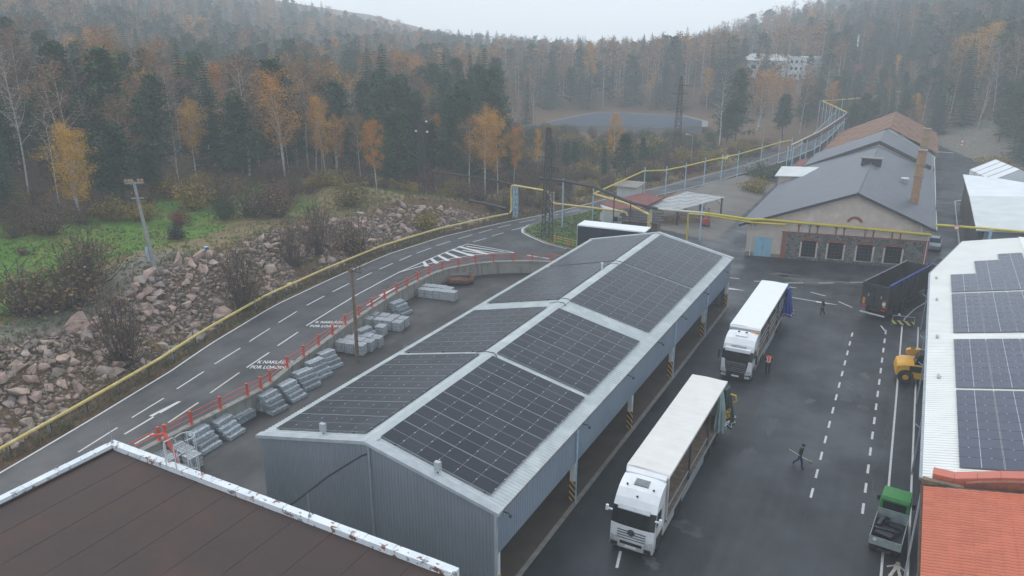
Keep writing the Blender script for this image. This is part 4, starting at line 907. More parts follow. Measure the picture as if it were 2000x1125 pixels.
b = MB(); b.poly([P3(.7,LEN+.0,0),P3(XR2-.2,LEN,0),P3(XR2-.2,LEN,ZRe+.6),P3(XA,LEN,ZA+.8),P3(.7,LEN,ZLe+.4)]); b.build('inner_gable', 'plaster', old)
# roof lantern, vent, hatch
b = MB(); q = sk(XA,25.); b.obox((q[0],q[1],ZA-.3), 2.7, 1.5, 1.1, 0, 1); b.obox((q[0],q[1],ZA+.8), 3.1, 2.0, .12, 0, 0); b.build('roof_lantern', ['slab_edge','dark_steel'], old)
q = sk(16.8,21.); b = MB(); b.obox((q[0],q[1],6.4), .8, .8, 1.0, 0, 1); b.obox((q[0],q[1],7.4), 1.0, 1.0, .1); b.build('roof_vent', ['pale_sheet','galvanised'], old)
q = sk(15.9,16.); b = MB(); b.hexa([(q[0]-.5,q[1]-.3,6.95),(q[0]+.5,q[1]-.3,6.5),(q[0]+.5,q[1]+.3,6.5),(q[0]-.5,q[1]+.3,6.95)],[(q[0]-.5,q[1]-.3,7.15),(q[0]+.5,q[1]-.3,6.7),(q[0]+.5,q[1]+.3,6.7),(q[0]-.5,q[1]+.3,7.15)]); b.build('roof_hatch', 'zinc_trim', old)
for (x, y, z0, z1, w) in ((18.3,10.3,5.2,12.9,1.0),(18.9,46.5,5.2,11.9,1.15)):
    q = sk(x, y); b = MB(); b.obox((q[0],q[1],z0), w, w, z1-z0, 0, 0)
    for zz in (z0+(z1-z0)*.55, z0+(z1-z0)*.75, z1-.15): b.obox((q[0],q[1],zz), w+.22, w+.22, .16, 0, 1)
    b.build('chimney', ['brick_chimney','slab_edge'], old)
b = MB(); b.tube([P3(XR2+.55,y,z) for y, z in ((0,4.9),(12,4.8),(14,4.2),(17,4.2),(19,4.8),(60,5.3))], .06, 6); b.build('gutter', 'pale_sheet', old)
# rusty-roofed hall behind
ru = thing('rusty_roof_hall', 'long hall with a rust-stained patchy roof behind the slate roof', 'building', (-17.8,96.8,0), R(.6))
for (a, za_, c, zc_, nm) in ((1.5,5.0,XA+.8,10.1,'roof_slope'),(XA+.8,10.1,XR2+1.2,5.6,'roof_slope')):
    for i in range(6):
        for j in range(7):
            k0, k1 = i/6, (i+1)/6; y0, y1 = LEN+18+j*5, LEN+18+(j+1)*5-.04
            X0, X1 = a+(c-a)*k0, a+(c-a)*k1-.0; Z0, Z1 = za_+(zc_-za_)*k0, za_+(zc_-za_)*k1; d = .05*((i+j) % 2)
            b = MB(); b.hexa([P3(X0,y0,Z0-.1),P3(X1,y0,Z1-.1),P3(X1,y1,Z1-.1),P3(X0,y1,Z0-.1)],[P3(X0,y0,Z0+d),P3(X1,y0,Z1+d),P3(X1,y1,Z1+d),P3(X0,y1,Z0+d)]); b.build('roof_sheet', 'rusty_roof', ru)
b = MB(); b.prism([P3(2,LEN+18.2,0)[:2],P3(XR2+.8,LEN+18.2,0)[:2],P3(XR2+.8,LEN+52,0)[:2],P3(2,LEN+52,0)[:2]], -.5, 5.0); b.build('wall', 'plaster_white', ru)
b = MB(); b.poly([P3(2,LEN+18.2,5),P3(XR2+.8,LEN+18.2,5),P3(XA+.8,LEN+18.2,9.9)]); b.build('gable', 'plaster_white', ru)
# small annexes on the left of the hall
an = thing('white_annex', 'small annex with pale sheet roof against the slate roof', 'building', (-17.8,96.8,0), R(.6))
b = MB(); b.prism([P3(-1.5,32,0)[:2],P3(6.5,32,0)[:2],P3(6.5,37.5,0)[:2],P3(-1.5,37.5,0)[:2]], .0, 5.1); b.build('wall', 'plaster', an)
b = MB(); b.hexa([P3(-2,31.6,5.0),P3(8,31.6,5.3),P3(8,38,5.9),P3(-2,38,5.6)],[P3(-2,31.6,5.12),P3(8,31.6,5.42),P3(8,38,6.02),P3(-2,38,5.72)]); b.build('roof', 'pale_sheet', an)
an2 = thing('red_annex', 'low annex with dull red roof behind the pale annex', 'building', (-17.8,96.8,0), R(.6))
b = MB(); b.prism([P3(-1,46,0)[:2],P3(5.5,46,0)[:2],P3(5.5,56,0)[:2],P3(-1,56,0)[:2]], 0, 3.9); b.build('wall', 'plaster_white', an2)
b = MB(); b.hexa([P3(-1.5,45.5,3.9),P3(6,45.5,4.2),P3(6,57,4.5),P3(-1.5,57,4.2)],[P3(-1.5,45.5,4.0),P3(6,45.5,4.3),P3(6,57,4.6),P3(-1.5,57,4.3)]); b.build('roof', 'red_roof_felt', an2)
b = MB(); b.hexa([P3(1.6,49,4.1),P3(2.6,49,4.14),P3(2.6,49.2,4.14),P3(1.6,49.2,4.1)],[P3(1.6,49,5.1),P3(2.6,49,5.14),P3(2.6,49.2,5.14),P3(1.6,49.2,5.1)]); b.build('roof_ladder_frame', 'wire_white', an2)

# ---------------------------------------------------------------- pale roofs and tent on the far right
ps = thing('pale_roof_shed', 'shed with wide pale sheet roof right of the lane', 'shed')
zs = lambda x, y: 5.0
cs = [(7.3,102.5),(6.85,144.5),(12.2,141.5),(14.1,127),(30,127),(30,102.5)]
b = MB(); b.hexa([(7.3,102.5,4.9),(30,102.5,6.3),(30,123,6.9),(7.1,123,5.2)],[(7.3,102.5,5.05),(30,102.5,6.45),(30,123,7.05),(7.1,123,5.35)]); b.build('roof', 'pale_sheet', ps)
b = MB(); b.hexa([(7.1,123.05,5.2),(24,123.05,6.5),(12.2,142,5.0),(6.85,144.5,4.9)],[(7.1,123.05,5.35),(24,123.05,6.65),(12.2,142,5.15),(6.85,144.5,5.05)]); b.build('roof', 'tent_white', ps)
b = MB(); b.prism([(8.2,103.2),(29,103.2),(29,122),(12,138),(8.0,140)], 0, 4.9); b.build('wall', 'cladding', ps)
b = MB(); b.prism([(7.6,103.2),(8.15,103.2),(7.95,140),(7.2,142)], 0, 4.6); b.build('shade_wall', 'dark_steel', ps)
tt = thing('white_tent', 'white storage tent with pitched canvas roof beyond the pale shed', 'tent')
ta, tb_, tcx, tcy = (8.6,161.5), (12.0,154.5), (3.6,1.75), 0
b = MB(); e = lambda p, k, z: (p[0]+k*7.5, p[1]+k*3.6, z)
A0, A1 = (8.7,163.),(11.7,152.)
def tq(p, k, z): return (p[0]+k*7.6, p[1]+k*2.1, z)
b.poly([tq(A0,0,3.2),tq(A1,0,3.2),tq(A1,.5,5.2),tq(A0,.5,5.2)]); b.poly([tq(A0,.5,5.2),tq(A1,.5,5.2),tq(A1,1,3.2),tq(A0,1,3.2)]); b.build('canvas_roof', 'tent_white', tt)
b = MB(); b.poly([tq(A0,0,0),tq(A1,0,0),tq(A1,0,3.2),tq(A0,0,3.2)]); b.poly([tq(A1,0,0),tq(A1,1,0),tq(A1,1,3.2),tq(A1,.5,5.2),tq(A1,0,3.2)]); b.poly([tq(A0,0,0),tq(A0,1,0),tq(A0,1,3.2),tq(A0,.5,5.2),tq(A0,0,3.2)]); b.poly([tq(A0,1,0),tq(A1,1,0),tq(A1,1,3.2),tq(A0,1,3.2)]); b.build('canvas_wall', 'tent_white', tt)
for k in range(5):
    f = k/4; p = (A0[0]+(A1[0]-A0[0])*f, A0[1]+(A1[1]-A0[1])*f); b = MB(); b.tube([(p[0]-.04,p[1],0),(p[0]-.04,p[1],3.22),tq((p[0]-.04,p[1]),.5,5.24)], .05, 5); b.build('tent_frame', 'galvanised', tt)
fw = thing('far_white_house', 'pale multi-storey house half hidden by hazy trees', 'building', (-52,322,8.5), R(-8)); fw.scale = (.85,.85,.8)
b = MB(); b.box(-17,2,0,12,0,10.5); b.box(2.01,14,-3,10,0,12.5); b.build('wall', 'far_white', fw)
b = MB(); b.hexa([(-20,-1,10.5),(2,-1,10.5),(2,13,10.5),(-20,13,10.5)],[(-17,4,13.5),(-1,4,13.5),(-1,8,13.5),(-17,8,13.5)]); b.build('roof', 'pale_sheet', fw)
for z in (3.,6.4,9.6):
    for x in (4.,6.2,8.4,11.2):
        b = MB(); b.box(x,x+1.2,-3.1,-2.95,z,z+1.5); wq = b.build('window', 'far_white', fw); b = MB(); b.box(x+.1,x+1.1,-3.14,-3.1,z+.1,z+1.4); b.build('pane', 'glass_dark', wq)
for x in range(-15,0,4):
    b = MB(); b.box(x,x+2.4,-.1,.05,6.4,8.4); wq = b.build('window', 'far_white', fw); b = MB(); b.box(x+.1,x+2.3,-.14,-.1,6.5,8.3); b.build('pane', 'glass_dark', wq)
rf = thing('far_red_roof_house', 'house with hazy pinkish red roof among trees beyond the rusty hall', 'building', (-22,300,8), R(4))
b = MB(); b.box(-7,7,0,9,0,5); b.build('wall', 'plaster_white', rf); b = MB(); b.hexa([(-8,-1,5),(8,-1,5),(8,10,5),(-8,10,5)],[(-8,4,8.5),(8,4,8.5),(8,5,8.5),(-8,5,8.5)]); b.build('roof', 'red_roof_felt', rf)
mst = thing('far_mast', 'thin white mast rising in the hazy wood', 'mast', (-27,330,9)); b = MB(); b.cyl((0,0,0),(0,0,17),.5,.3,8); b.build('shaft', 'far_white', mst); b = MB(); b.cyl((0,0,17),(0,0,17.8),.45,.45,8); b.build('head', 'galvanised', mst)

# ---------------------------------------------------------------- cream house, red roof, timber canopy, small roof
hs_ = thing('red_roof_house', 'small cream house with dark red flat roof by the grass island', 'building')
hz0 = 1.3; hp = [(-39.3,100.4),(-37.9,98.0),(-33.8,97.3),(-33.2,107.5),(-36.6,109.3)]
b = MB(); b.prism(hp, hz0, 3.74); b.build('wall', 'plaster_white', hs_)
b = MB(); rp = [(-39.7,100.6),(-38.2,97.6),(-33.3,96.8),(-32.8,107.8),(-36.4,109.7)]
b.hexa([(-39.6,100.5,3.76),(-33.3,96.8,3.76),(-32.2,107.6,3.9),(-36.0,109.4,3.9)],[(-39.6,100.5,3.86),(-33.3,96.8,3.86),(-32.2,107.6,4.12),(-36.0,109.4,4.12)]); b.build('roof', 'red_roof_felt', hs_)
for (x, y, w, h, z) in ((-38.7,99.3,.55,.7,2.9),(-35.8,97.6,.6,.7,2.2)):
    b = MB(); b.obox((x,y-.02,z), w, .12, h, R(-60) if x < -38 else R(-8)); q = b.build('window', 'slab_edge', hs_); b = MB(); b.obox((x-.03,y-.06,z+.06), w-.12, .14, h-.12, R(-60) if x < -38 else R(-8)); b.build('pane', 'glass_dark', q)
b = MB(); b.tube([(-33.6,97.1,1.2),(-33.6,97.1,3.7)], .09, 6); b.build('downpipe', 'rust_dark', hs_)
b = MB(); b.box(-39.9,-37.0,108.6,111.8,1.3,4.9); q = b.build('upper_block', 'plaster_white', hs_)
b = MB(); b.hexa([(-40.4,108.1,4.92),(-36.5,108.1,4.92),(-36.5,112.3,5.1),(-40.4,112.3,5.1)],[(-40.4,108.1,5.05),(-36.5,108.1,5.05),(-36.5,112.3,5.25),(-40.4,112.3,5.25)]); b.build('block_roof', 'slab_edge', q)
cp_ = thing('timber_canopy', 'open canopy with grey sheet roof over stored timber', 'canopy')
cr = [(-34.0,102.3,4.55),(-29.1,103.4,4.2),(-25.0,115.7,4.3),(-30.7,114.8,4.8)]
def bil(u, v, dz=0):
    a = Vector(cr[0])*(1-u)+Vector(cr[1])*u; b_ = Vector(cr[3])*(1-u)+Vector(cr[2])*u; q = a*(1-v)+b_*v; return (q.x, q.y, q.z-1.0+dz)
for i in range(5):
    for j in range(6):
        u0, u1, v0, v1 = i/5, (i+1)/5-.008, j/6, (j+1)/6-.006; d = .03*((i+j) % 2)
        b = MB(); b.hexa([bil(u0,v0,d),bil(u1,v0,d),bil(u1,v1,d),bil(u0,v1,d)],[bil(u0,v0,d+.05),bil(u1,v0,d+.05),bil(u1,v1,d+.05),bil(u0,v1,d+.05)]); b.build('roof_sheet', 'grey_sheet', cp_)
for (u, v) in ((.04,.06),(.5,.05),(.97,.06),(.97,.5),(.97,.95),(.04,.95)):
    q = bil(u, v); b = MB(); b.box(q[0]-.11,q[0]+.11,q[1]-.11,q[1]+.11,1.36*float(sst(-19,-33,q[0])),q[2]); b.build('post', 'dark_steel', cp_)
for v in (.06,.5,.95): p, q = bil(0,v,-.12), bil(1,v,-.12); b = MB(); b.tube([p,q], .1, 4); b.build('beam', 'dark_steel', cp_)
for v0, v1 in ((.5,.62),(.95,.83),(.06,.2)):
    q = bil(.97,v0); r = bil(.97,v1,-.1); b = MB(); b.tube([(q[0],q[1],q[2]-1.2), r], .05, 4); b.build('brace', 'dark_steel', cp_)
for k in range(3):
    tk = thing('timber_stack', ['sawn timber stack under the canopy, nearest the forklift','middle timber stack under the grey canopy','timber stack under the canopy, nearest the house'][k], 'timber stack', (-28.0-k*1.6,108.5-k*1.6,.95+k*.14), R(20), 'timber under the canopy')
    for i in range(4):
        for j in range(3):
            b = MB(); b.box(-1.6,1.5+.1*((i*j) % 2),i*.24-.5,i*.24-.28,j*.17,j*.17+.14); b.build('plank', 'wood_new', tk)
sr = thing('shingled_hut', 'low hut with dark shingled roof behind the shed ridge', 'hut', (-31.5,95.5,1.1), R(8))
b = MB(); b.box(-2.4,2.4,-1,1.4,0,2.3); b.build('wall', 'wood_old', sr)
for i in range(5):
    for j in range(8):
        y0 = -1.5+i*.42; z0 = 2.2+i*.26; x0 = -2.8+j*.7+(.35 if i % 2 else 0)
        b = MB(); b.hexa([(x0,y0-.05,z0),(x0+.67,y0-.05,z0),(x0+.67,y0+.45,z0+.26),(x0,y0+.45,z0+.26)],[(x0,y0-.05,z0+.06),(x0+.67,y0-.05,z0+.06),(x0+.67,y0+.45,z0+.30),(x0,y0+.45,z0+.30)]); b.build('shingle', 'dark_steel', sr)
b = MB(); b.hexa([(-2.8,.56,3.4),(2.8,.56,3.4),(2.8,2.,2.4),(-2.8,2.,2.4)],[(-2.8,.56,3.5),(2.8,.56,3.5),(2.8,2.,2.5),(-2.8,2.,2.5)]); b.build('roof_back', 'dark_steel', sr)
# ---------------------------------------------------------------- pipes, poles, pylons
pg = thing('roadside_pipe', 'yellow gas pipe on short posts along the road, rising at the gantry', 'pipe')
PL = [(-45.8,14.5),(-47.6,21.3),(-49.7,30.1),(-52.2,38.7),(-55.2,49.3),(-56.6,58),(-56.9,66.7),(-56.9,73),(-56.2,79.4),(-54.6,87.5),(-52.3,96.0)]
PR = [(float(road_x(y))-1.0, y) for y in np.arange(12, 96, 1.5)]
b = MB(); b.tube([(x,y,2.25) for x, y in PR], .13, 8); b.build('pipe_run', 'yellow_pipe', pg, smooth=60)
b = MB(); b.tube([(-51.3,95.2,2.25),(-51.6,96.2,2.3),(-51.8,96.6,2.6),(-51.8,96.6,5.6),(-51.7,96.6,5.95),(-51.3,96.5,6.05),(-45.5,95.1,6.05),(-45.0,95.0,5.95),(-44.8,95.0,5.6),(-44.5,95.0,4.8),(-44.3,95.0,4.5),(-43.9,95.0,4.4),(-33.9,94.7,4.4),(-33.4,94.7,4.3),(-33.2,94.7,4.0),(-33.2,94.7,1.2)], .15, 8); b.build('gantry_pipe', 'yellow_pipe', pg, smooth=60)
b = MB(); b.tube([(-33.2,94.7,1.2),(-33.2,94.7,3.2)], .2, 8); b.build('pipe_sleeve', 'bright_yellow', pg, smooth=60)
m = MB(); m.obox((0,0,0), .12, .12, 1.75, 0, 0, .15); postm = m.mesh('post', 'wood_grey'); m2 = MB(); m2.obox((0,0,0), .14, .14, 1.6); postc = m2.mesh('post', 'concrete_pole')
for k, y in enumerate(np.arange(13.2, 95, 3.05)):
    X = float(road_x(y))-1.22; o = obj('post', postm if k % 4 else postc, pg, (X, y, .95)); o.rotation_euler = (R(random.uniform(-3,3)), R(random.uniform(-3,3)), 0)
    b = MB(); b.cyl((X-.02,y+.16,.9),(X-.02,y+.16,2.2),.05,n=5); b.build('pipe_support', 'rust_dark', pg)
for z in (1.65, 2.45):
    b = MB(); b.tube([(float(road_x(y))-1.22, y, z+.02*math.sin(y*3)) for y in np.arange(13, 95, 3.05)], .012, 3); b.build('fence_wire', 'steel_grey', pg)
def lattice(t, h, w0, w1, mt, n=8, r=.035):
    for sx, sy in ((-1,-1),(1,-1),(1,1),(-1,1)):
        b = MB(); b.cyl((sx*w0/2,sy*w0/2,0),(sx*w1/2,sy*w1/2,h),r*1.3,n=4); b.build('leg', mt, t)
    for f in range(4):
        c = [(-1,-1),(1,-1),(1,1),(-1,1)]; p, q = c[f], c[(f+1)%4]; b = MB()
        for k in range(n):
            z0, z1 = h*k/n, h*(k+1)/n; a0, a1 = (w0+(w1-w0)*k/n)/2, (w0+(w1-w0)*(k+1)/n)/2
            u, v = (p, q) if k % 2 else (q, p); b.cyl((u[0]*a0,u[1]*a0,z0),(v[0]*a1,v[1]*a1,z1),r,n=4)
            b.cyl((p[0]*a1,p[1]*a1,z1),(q[0]*a1,q[1]*a1,z1),r,n=4)
        b.build('lattice_face', mt, t)
gs = thing('gantry_support', 'pale blue and grey lattice column under the yellow pipe gantry', 'column', (-51.0,96.4,1.3)); lattice(gs, 4.6, .55, .5, 'sky_blue_paint', 6, .04)
pyl = thing('lattice_pylon', 'dark lattice power pylon standing on the grass island', 'pylon', (-41.8,88.0,1.5)); lattice(pyl, 14.2, 1.15, .42, 'dark_steel', 16, .05)
for z, s in ((12.3,1),(10.4,-1),(9.2,1)):
    b = MB(); b.hexa([(0,-.08,z),(s*1.5,-.04,z+.02),(s*1.5,.04,z+.02),(0,.08,z)],[(0,-.08,z+.16),(s*1.5,-.04,z+.08),(s*1.5,.04,z+.08),(0,.08,z+.16)]); b.cyl((s*1.35,0,z),(s*1.35,0,z-.7),.06,n=6); b.cyl((s*.9,0,z),(s*.9,0,z-.7),.06,n=6); b.build('cross_arm', 'dark_steel', pyl)
pl2 = thing('gantry_pylon_column', 'grey lattice column beside the pylon carrying the pipe', 'column', (-44.6,95.2,1.3)); lattice(pl2, 4.6, .6, .5, 'galvanised', 6, .04)
py2 = thing('far_lattice_pylon', 'tall rusty lattice pylon beside the far road', 'pylon', (-45.5,159,1.6)); lattice(py2, 17, 1.7, .35, 'rust_dark', 12, .05)
for z in (13.5,15.2): b = MB(); b.box(-1.6,1.6,-.07,.07,z,z+.14); b.build('cross_arm', 'rust_dark', py2)
(gp, _) = on_land(828,382); py3 = thing('small_lattice_pylon', 'black lattice mast with insulators among the scrub, left of the gantry', 'pylon', gp); lattice(py3, 11.5, 1.0, .5, 'dark_steel', 10, .05)
for z in (9.4,10.9): b = MB(); b.box(-1.1,1.1,-.06,.06,z,z+.12); b.build('cross_arm', 'dark_steel', py3)
for z, x in ((9.5,1.0),(11,.9),(9.5,-1.0)): b = MB(); b.lathe([(.05,0),(.16,.05),(.16,.2),(.06,.3)], 8, 0, 'z', (x,0,z)); b.build('insulator', 'tent_white', py3)
# dark sagging pipe bridge over the road and the rusty pipe in the wood
dk = thing('dark_pipe_bridge', 'black sagging pipe bridge crossing above the road to the canopy', 'pipe')
Q = [(*at(1052,348,8.2),8.2),(*at(1100,353,8.),8.),(*at(1160,365,7.4),7.4),(*at(1200,382,6.6),6.6),(*at(1232,396,6.0),6.0),(*at(1285,408,5.4),5.4)]
b = MB(); b.tube(Q, .2, 8); b.build('pipe_run', 'dark_steel', dk, smooth=60)
for k in (1,3,4):
    b = MB(); b.cyl((Q[k][0],Q[k][1],1.2),(Q[k][0],Q[k][1],Q[k][2]+.3),.09,n=6); b.build('post', 'sky_blue_paint' if k == 1 else 'rust_dark', dk)
rp_ = thing('rusty_pipe', 'long rusty pipe running through the scrub behind the gantry', 'pipe'); Q = [(*at(845,335,5.5),5.5),(*at(900,342,5.5),5.5),(*at(960,352,5.3),5.3),(*at(1046,369,5.2),5.2)]
b = MB(); b.tube(Q, .17, 7); b.build('pipe_run', 'rust_dark', rp_, smooth=60)
for k in (0,1,2): b = MB(); b.cyl((Q[k][0],Q[k][1],float(land(Q[k][0],Q[k][1]))-.3),(Q[k][0],Q[k][1],Q[k][2]),.09,n=6); b.build('post', 'rust_dark', rp_)
lp_ = thing('low_dark_pipe', 'low dark pipe on trestles in the scrub left of the gantry', 'pipe'); Q = [(*at(918,392,3.2),3.2),(*at(960,400,3.0),3.0),(*at(990,408,2.8),2.8)]
b = MB(); b.tube(Q, .2, 7); b.tube([(Q[0][0],Q[0][1],3.2),(Q[0][0]-.2,Q[0][1],1.8)], .12, 6); b.tube([Q[1],(Q[1][0],Q[1][1],1.3)], .1, 6); b.build('pipe_run', 'dark_steel', lp_, smooth=60)
# overhead yellow pipe on blue posts along the far road
fp = thing('far_road_pipe', 'yellow overhead pipe on pale blue posts along the far road', 'pipe')
BP = [(1257,383),(1299,381),(1337,372),(1374,361.6),(1407.6,352.8),(1439,345),(1484,330),(1519,318),(1543,312)]
pts = []
for k, (x, y) in enumerate(BP):
    X, Y = at(x, y, 1.4); b = MB(); b.cyl((X,Y,1.0),(X,Y,6.2),.09,n=6); b.build('post', 'sky_blue_paint', fp); b = MB(); b.box(X-.35,X+.05,Y-.05,Y+.05,5.35,5.45); b.build('bracket', 'sky_blue_paint', fp); pts.append((X-.25,Y,5.55))
X, Y = at(1176,425,1.4); pts = [(X-.3,Y-3.,5.45)]+pts
b = MB(); b.tube(pts[:6], .11, 7); b.tube([pts[5],(pts[5][0]+1.1,pts[5][1]-1.,5.55),(pts[5][0]+.5,pts[5][1]+3,5.6)], .1, 7); b.tube(pts[5:], .11, 7); b.build('pipe_run', 'bright_yellow', fp, smooth=50)
b = MB(); b.tube([pts[0],(*at(1225,398,5.2),5.2),(*at(1268,419,4.9),4.9)], .16, 7); b.tube([(*at(1268,419,4.9),4.9),(*at(1268,419,4.9),1.2)], .22, 8); b.build('pipe_branch', 'yellow_pipe', fp, smooth=50)
b = MB(); X, Y = pts[0][0], pts[0][1]; b.cyl((X,Y,1.2),(X,Y,6.4),.09,n=6); b.build('post', 'sky_blue_paint', fp)
b = MB(); b.obox((X-.5,Y,6.4), 1.2, .35, .16); b.build('lamp_head', 'galvanised', fp)
# winding pipe bridge far back
wb_ = thing('winding_pipe_bridge', 'winding pale pipe bridge on blue posts above the far road', 'pipe bridge')
Q = [(1545,289,6),(1572,276,6.2),(1600,262,6.6),(1625,246,6.9),(1645,232,7.2),(1656,222,7.5)]
P_ = [(*at(x,y,z),z) for x, y, z in Q]
b = MB(); b.tube(P_[1:], .42, 8); b.build('dark_pipe', 'rust_dark', wb_, smooth=50)
b = MB(); b.tube([(x,y,z+.6) for x, y, z in P_], .13, 6); b.build('pale_pipe', 'pale_pipe', wb_, smooth=50)
Q2 = [(*at(x,y,z),z) for x, y, z in ((1656,220,7.8),(1630,208,8.4),(1606,197,9.),(1650,194,9.2),(1700,190,9.4),(1745,180,9.6))]
b = MB(); b.tube(Q2, .16, 6); b.build('pale_pipe', 'bright_yellow', wb_, smooth=50)
b = MB(); x_, y_, z_ = Q2[-1]; b.tube([(x_,y_,z_),(x_,y_,z_-6)], .4, 6); b.tube([(x_,y_,z_),(x_+3,y_+2,z_+.2)], .25, 6); b.build('yellow_riser', 'bright_yellow', wb_)
for k, q in enumerate(P_+Q2[1:-1]):
    for dx in (-.5,.5):
        b = MB(); zg = float(land(q[0]+dx,q[1])); b.cyl((q[0]+dx,q[1],min(zg,q[2]-2)-.5),(q[0]+dx,q[1],q[2]+.3),.10,n=5); b.build('post', 'sky_blue_paint', wb_)
for a, c in zip(Q2, Q2[1:3]):
    for f in (.3,.6): p = [a[i]*(1-f)+c[i]*f for i in range(3)]; b = MB(); b.cyl((p[0],p[1],float(land(p[0],p[1]))-.5),(p[0],p[1],p[2]),.10,n=5); b.build('post', 'sky_blue_paint', wb_)
# pipe in front of the stone hall
hp_ = thing('hall_pipe', 'yellow pipe carried across the front of the stone hall', 'pipe')
fr = [(*at(1272,407,5.3),5.3),(*at(1376,416,5.2),5.2),(*at(1464,428.5,5.0),5.0)]
ca6, sa6 = math.cos(R(.6)), math.sin(R(.6))
def hall(x, y, z): q = P3(x, y, z); return (-17.8+q[0]*ca6-q[1]*sa6, 96.8+q[0]*sa6+q[1]*ca6, z)
fr2 = [hall(2.,-.55,4.95), hall(11,-.55,4.7), hall(20.6,-.55,4.4)]
b = MB(); b.tube(fr[:2], .15, 7); b.tube([fr[0],(fr[0][0],fr[0][1],2.6)], .17, 7); b.build('pale_run', 'pale_pipe', hp_, smooth=50)
b = MB(); b.tube([fr[1],fr[2]]+fr2, .16, 7); b.build('pipe_run', 'bright_yellow', hp_, smooth=50)
b = MB(); g0 = (*at(1345,417,4.8),4.8); b.tube([(g0[0],g0[1],.8),(g0[0],g0[1],4.7),(g0[0]+.15,g0[1],4.8),(*at(1377,420,4.8),4.8),(*at(1465,434,4.6),4.6),hall(4.5,-.7,4.5)], .12, 7); b.build('lower_run', 'bright_yellow', hp_, smooth=50)
q = (*at(1366,470,.4),.0); b = MB(); b.cyl(q,(q[0],q[1],5.5),.12,n=6); b.build('post', 'sky_blue_paint', hp_)
for x in (1.0,7.2,13.5,19.4): b = MB(); p, r_ = hall(x,-.6,4.6), hall(x,0,3.9); b.tube([p,r_], .05, 5); b.tube([hall(x,-.6,5.4),hall(x,-.6,4.5)], .05, 5); b.build('bracket', 'sky_blue_paint', hp_)
lp2 = thing('lane_pipe', 'yellow pipe spanning the lane right of the stone hall', 'pipe')
b = MB(); b.tube([(3.0,101.6,5.35),(8.5,101.9,5.45),(20,102.2,5.5)], .15, 7); b.build('pipe_run', 'bright_yellow', lp2)
b = MB(); b.cyl((8.7,101.7,0),(8.7,101.7,5.4),.16,n=8); b.build('post', 'sky_blue_paint', lp2)
b = MB(); b.lathe([(.32,-.02),(.32,.02)], 16, 0, 'y', (5.2,101.3,5.35)); b.lathe([(.22,-.024),(.22,-.021)], 16, 1, 'y', (5.2,101.3,5.35)); b.build('height_sign', ['red_paint','tent_white'], lp2)
# lane edge, white frame and road sign at the far lane
ke = thing('lane_kerb', 'white painted kerb bordering the lane beside the pale shed', 'kerb')
b = MB(); b.tube([(6.6,113.,.1),(6.55,130,.1),(6.5,146.5,.1),(7.6,148,.1)], .1, 5); b.build('kerb_run', 'line_white', ke)
wf = thing('white_frame_gate', 'small white tubular frame near the far lane end', 'frame', (3.4,196,.4)); b = MB(); b.tube([(0,0,0),(0,0,1.4),(3.4,0,1.4)], .07, 6); b.build('frame', 'wire_white', wf)
sg = thing('lane_sign', 'round red and white road signs on a post at the lane end', 'sign', (8.3,203,0.5)); b = MB(); b.cyl((0,0,0),(0,0,3.2),.05,n=6); b.build('post', 'galvanised', sg)
for z in (2.3,3.1): b = MB(); b.lathe([(.42,-.03),(.42,.03)], 16, 0, 'y', (0,-.08,z)); b.lathe([(.30,-.045),(.30,-.031)], 16, 1, 'y', (0,-.08,z)); b.build('sign_disc', ['red_paint','tent_white'], sg)
# street lamps
for k, (x, y, lab) in enumerate(((1356,330,'slim grey street lamp beside the far road, nearer one'),(1494,309,'slim grey street lamp beside the far road, farther one'))):
    X, Y = at(x, y, 1.3); t = thing('street_lamp', lab, 'street lamp', (X-.8,Y,1.3), 0, 'street lamps along the far road')
    b = MB(); b.tube([(0,0,0),(0,0,6.2),(-.15,0,6.6),(-1.0,.0,6.75)], [.09,.06,.05,.04], 6); b.build('mast', 'galvanised', t); b = MB(); b.obox((-1.2,0,6.7), .6, .2, .1); b.build('lamp_head', 'pale_sheet', t)
# poles
wp = thing('wooden_pole', 'weathered wooden utility pole among the stone crates', 'utility pole', (-40.4,47,0))
b = MB(); b.tube([(0,0,0),(.04,.02,4),(.0,.03,8.4)], [.17,.15,.12], 9); b.build('shaft', 'wood_old', wp, smooth=60)
b = MB(); b.tube([(-1.0,0,8.15),(1.0,.1,8.15)], .05, 5); b.tube([(-.7,.5,8.0),(.7,-.4,8.0)], .04, 5); b.build('cross_arm', 'dark_steel', wp)
for x in (-.95,-.5,.5,.95): b = MB(); b.tube([(x,0,8.2),(x,0,8.45),(x+.08,0,8.55)], .03, 5); b.lathe([(.03,0),(.08,.04),(.06,.16),(.02,.2)], 8, 0, 'z', (x,.0,8.5)); b.build('insulator', 'rust', wp)
b = MB(); b.tube([(-.4,.1,8.2),(-.9,.2,8.7),(-1.4,.3,8.3)], .02, 4); b.tube([(.3,.1,8.2),(.9,.2,8.75),(1.3,.25,8.4)], .02, 4); b.build('jumper_wire', 'steel_grey', wp)
cpp, _ = on_land(303,530)
cpo = thing('concrete_pole', 'leaning concrete power pole with insulator crossarm on the meadow edge', 'utility pole', cpp); cpo.rotation_euler = (0, R(-7), 0)
b = MB(); b.tube([(0,0,-.3),(0,0,8.6)], [.22,.13], 10); b.build('shaft', 'concrete_pole', cpo, smooth=60)
b = MB(); b.box(-1.3,1.3,-.06,.06,8.4,8.5); b.box(-.9,.9,-.05,.05,7.0,7.08); b.build('cross_arm', 'galvanised', cpo)
for x in (-1.2,-.7,-.3,.7,1.2): b = MB(); b.lathe([(.05,0),(.13,.06),(.13,.26),(.05,.34)], 8, 0, 'z', (x,0,8.5)); b.build('insulator', 'brick_chimney', cpo)
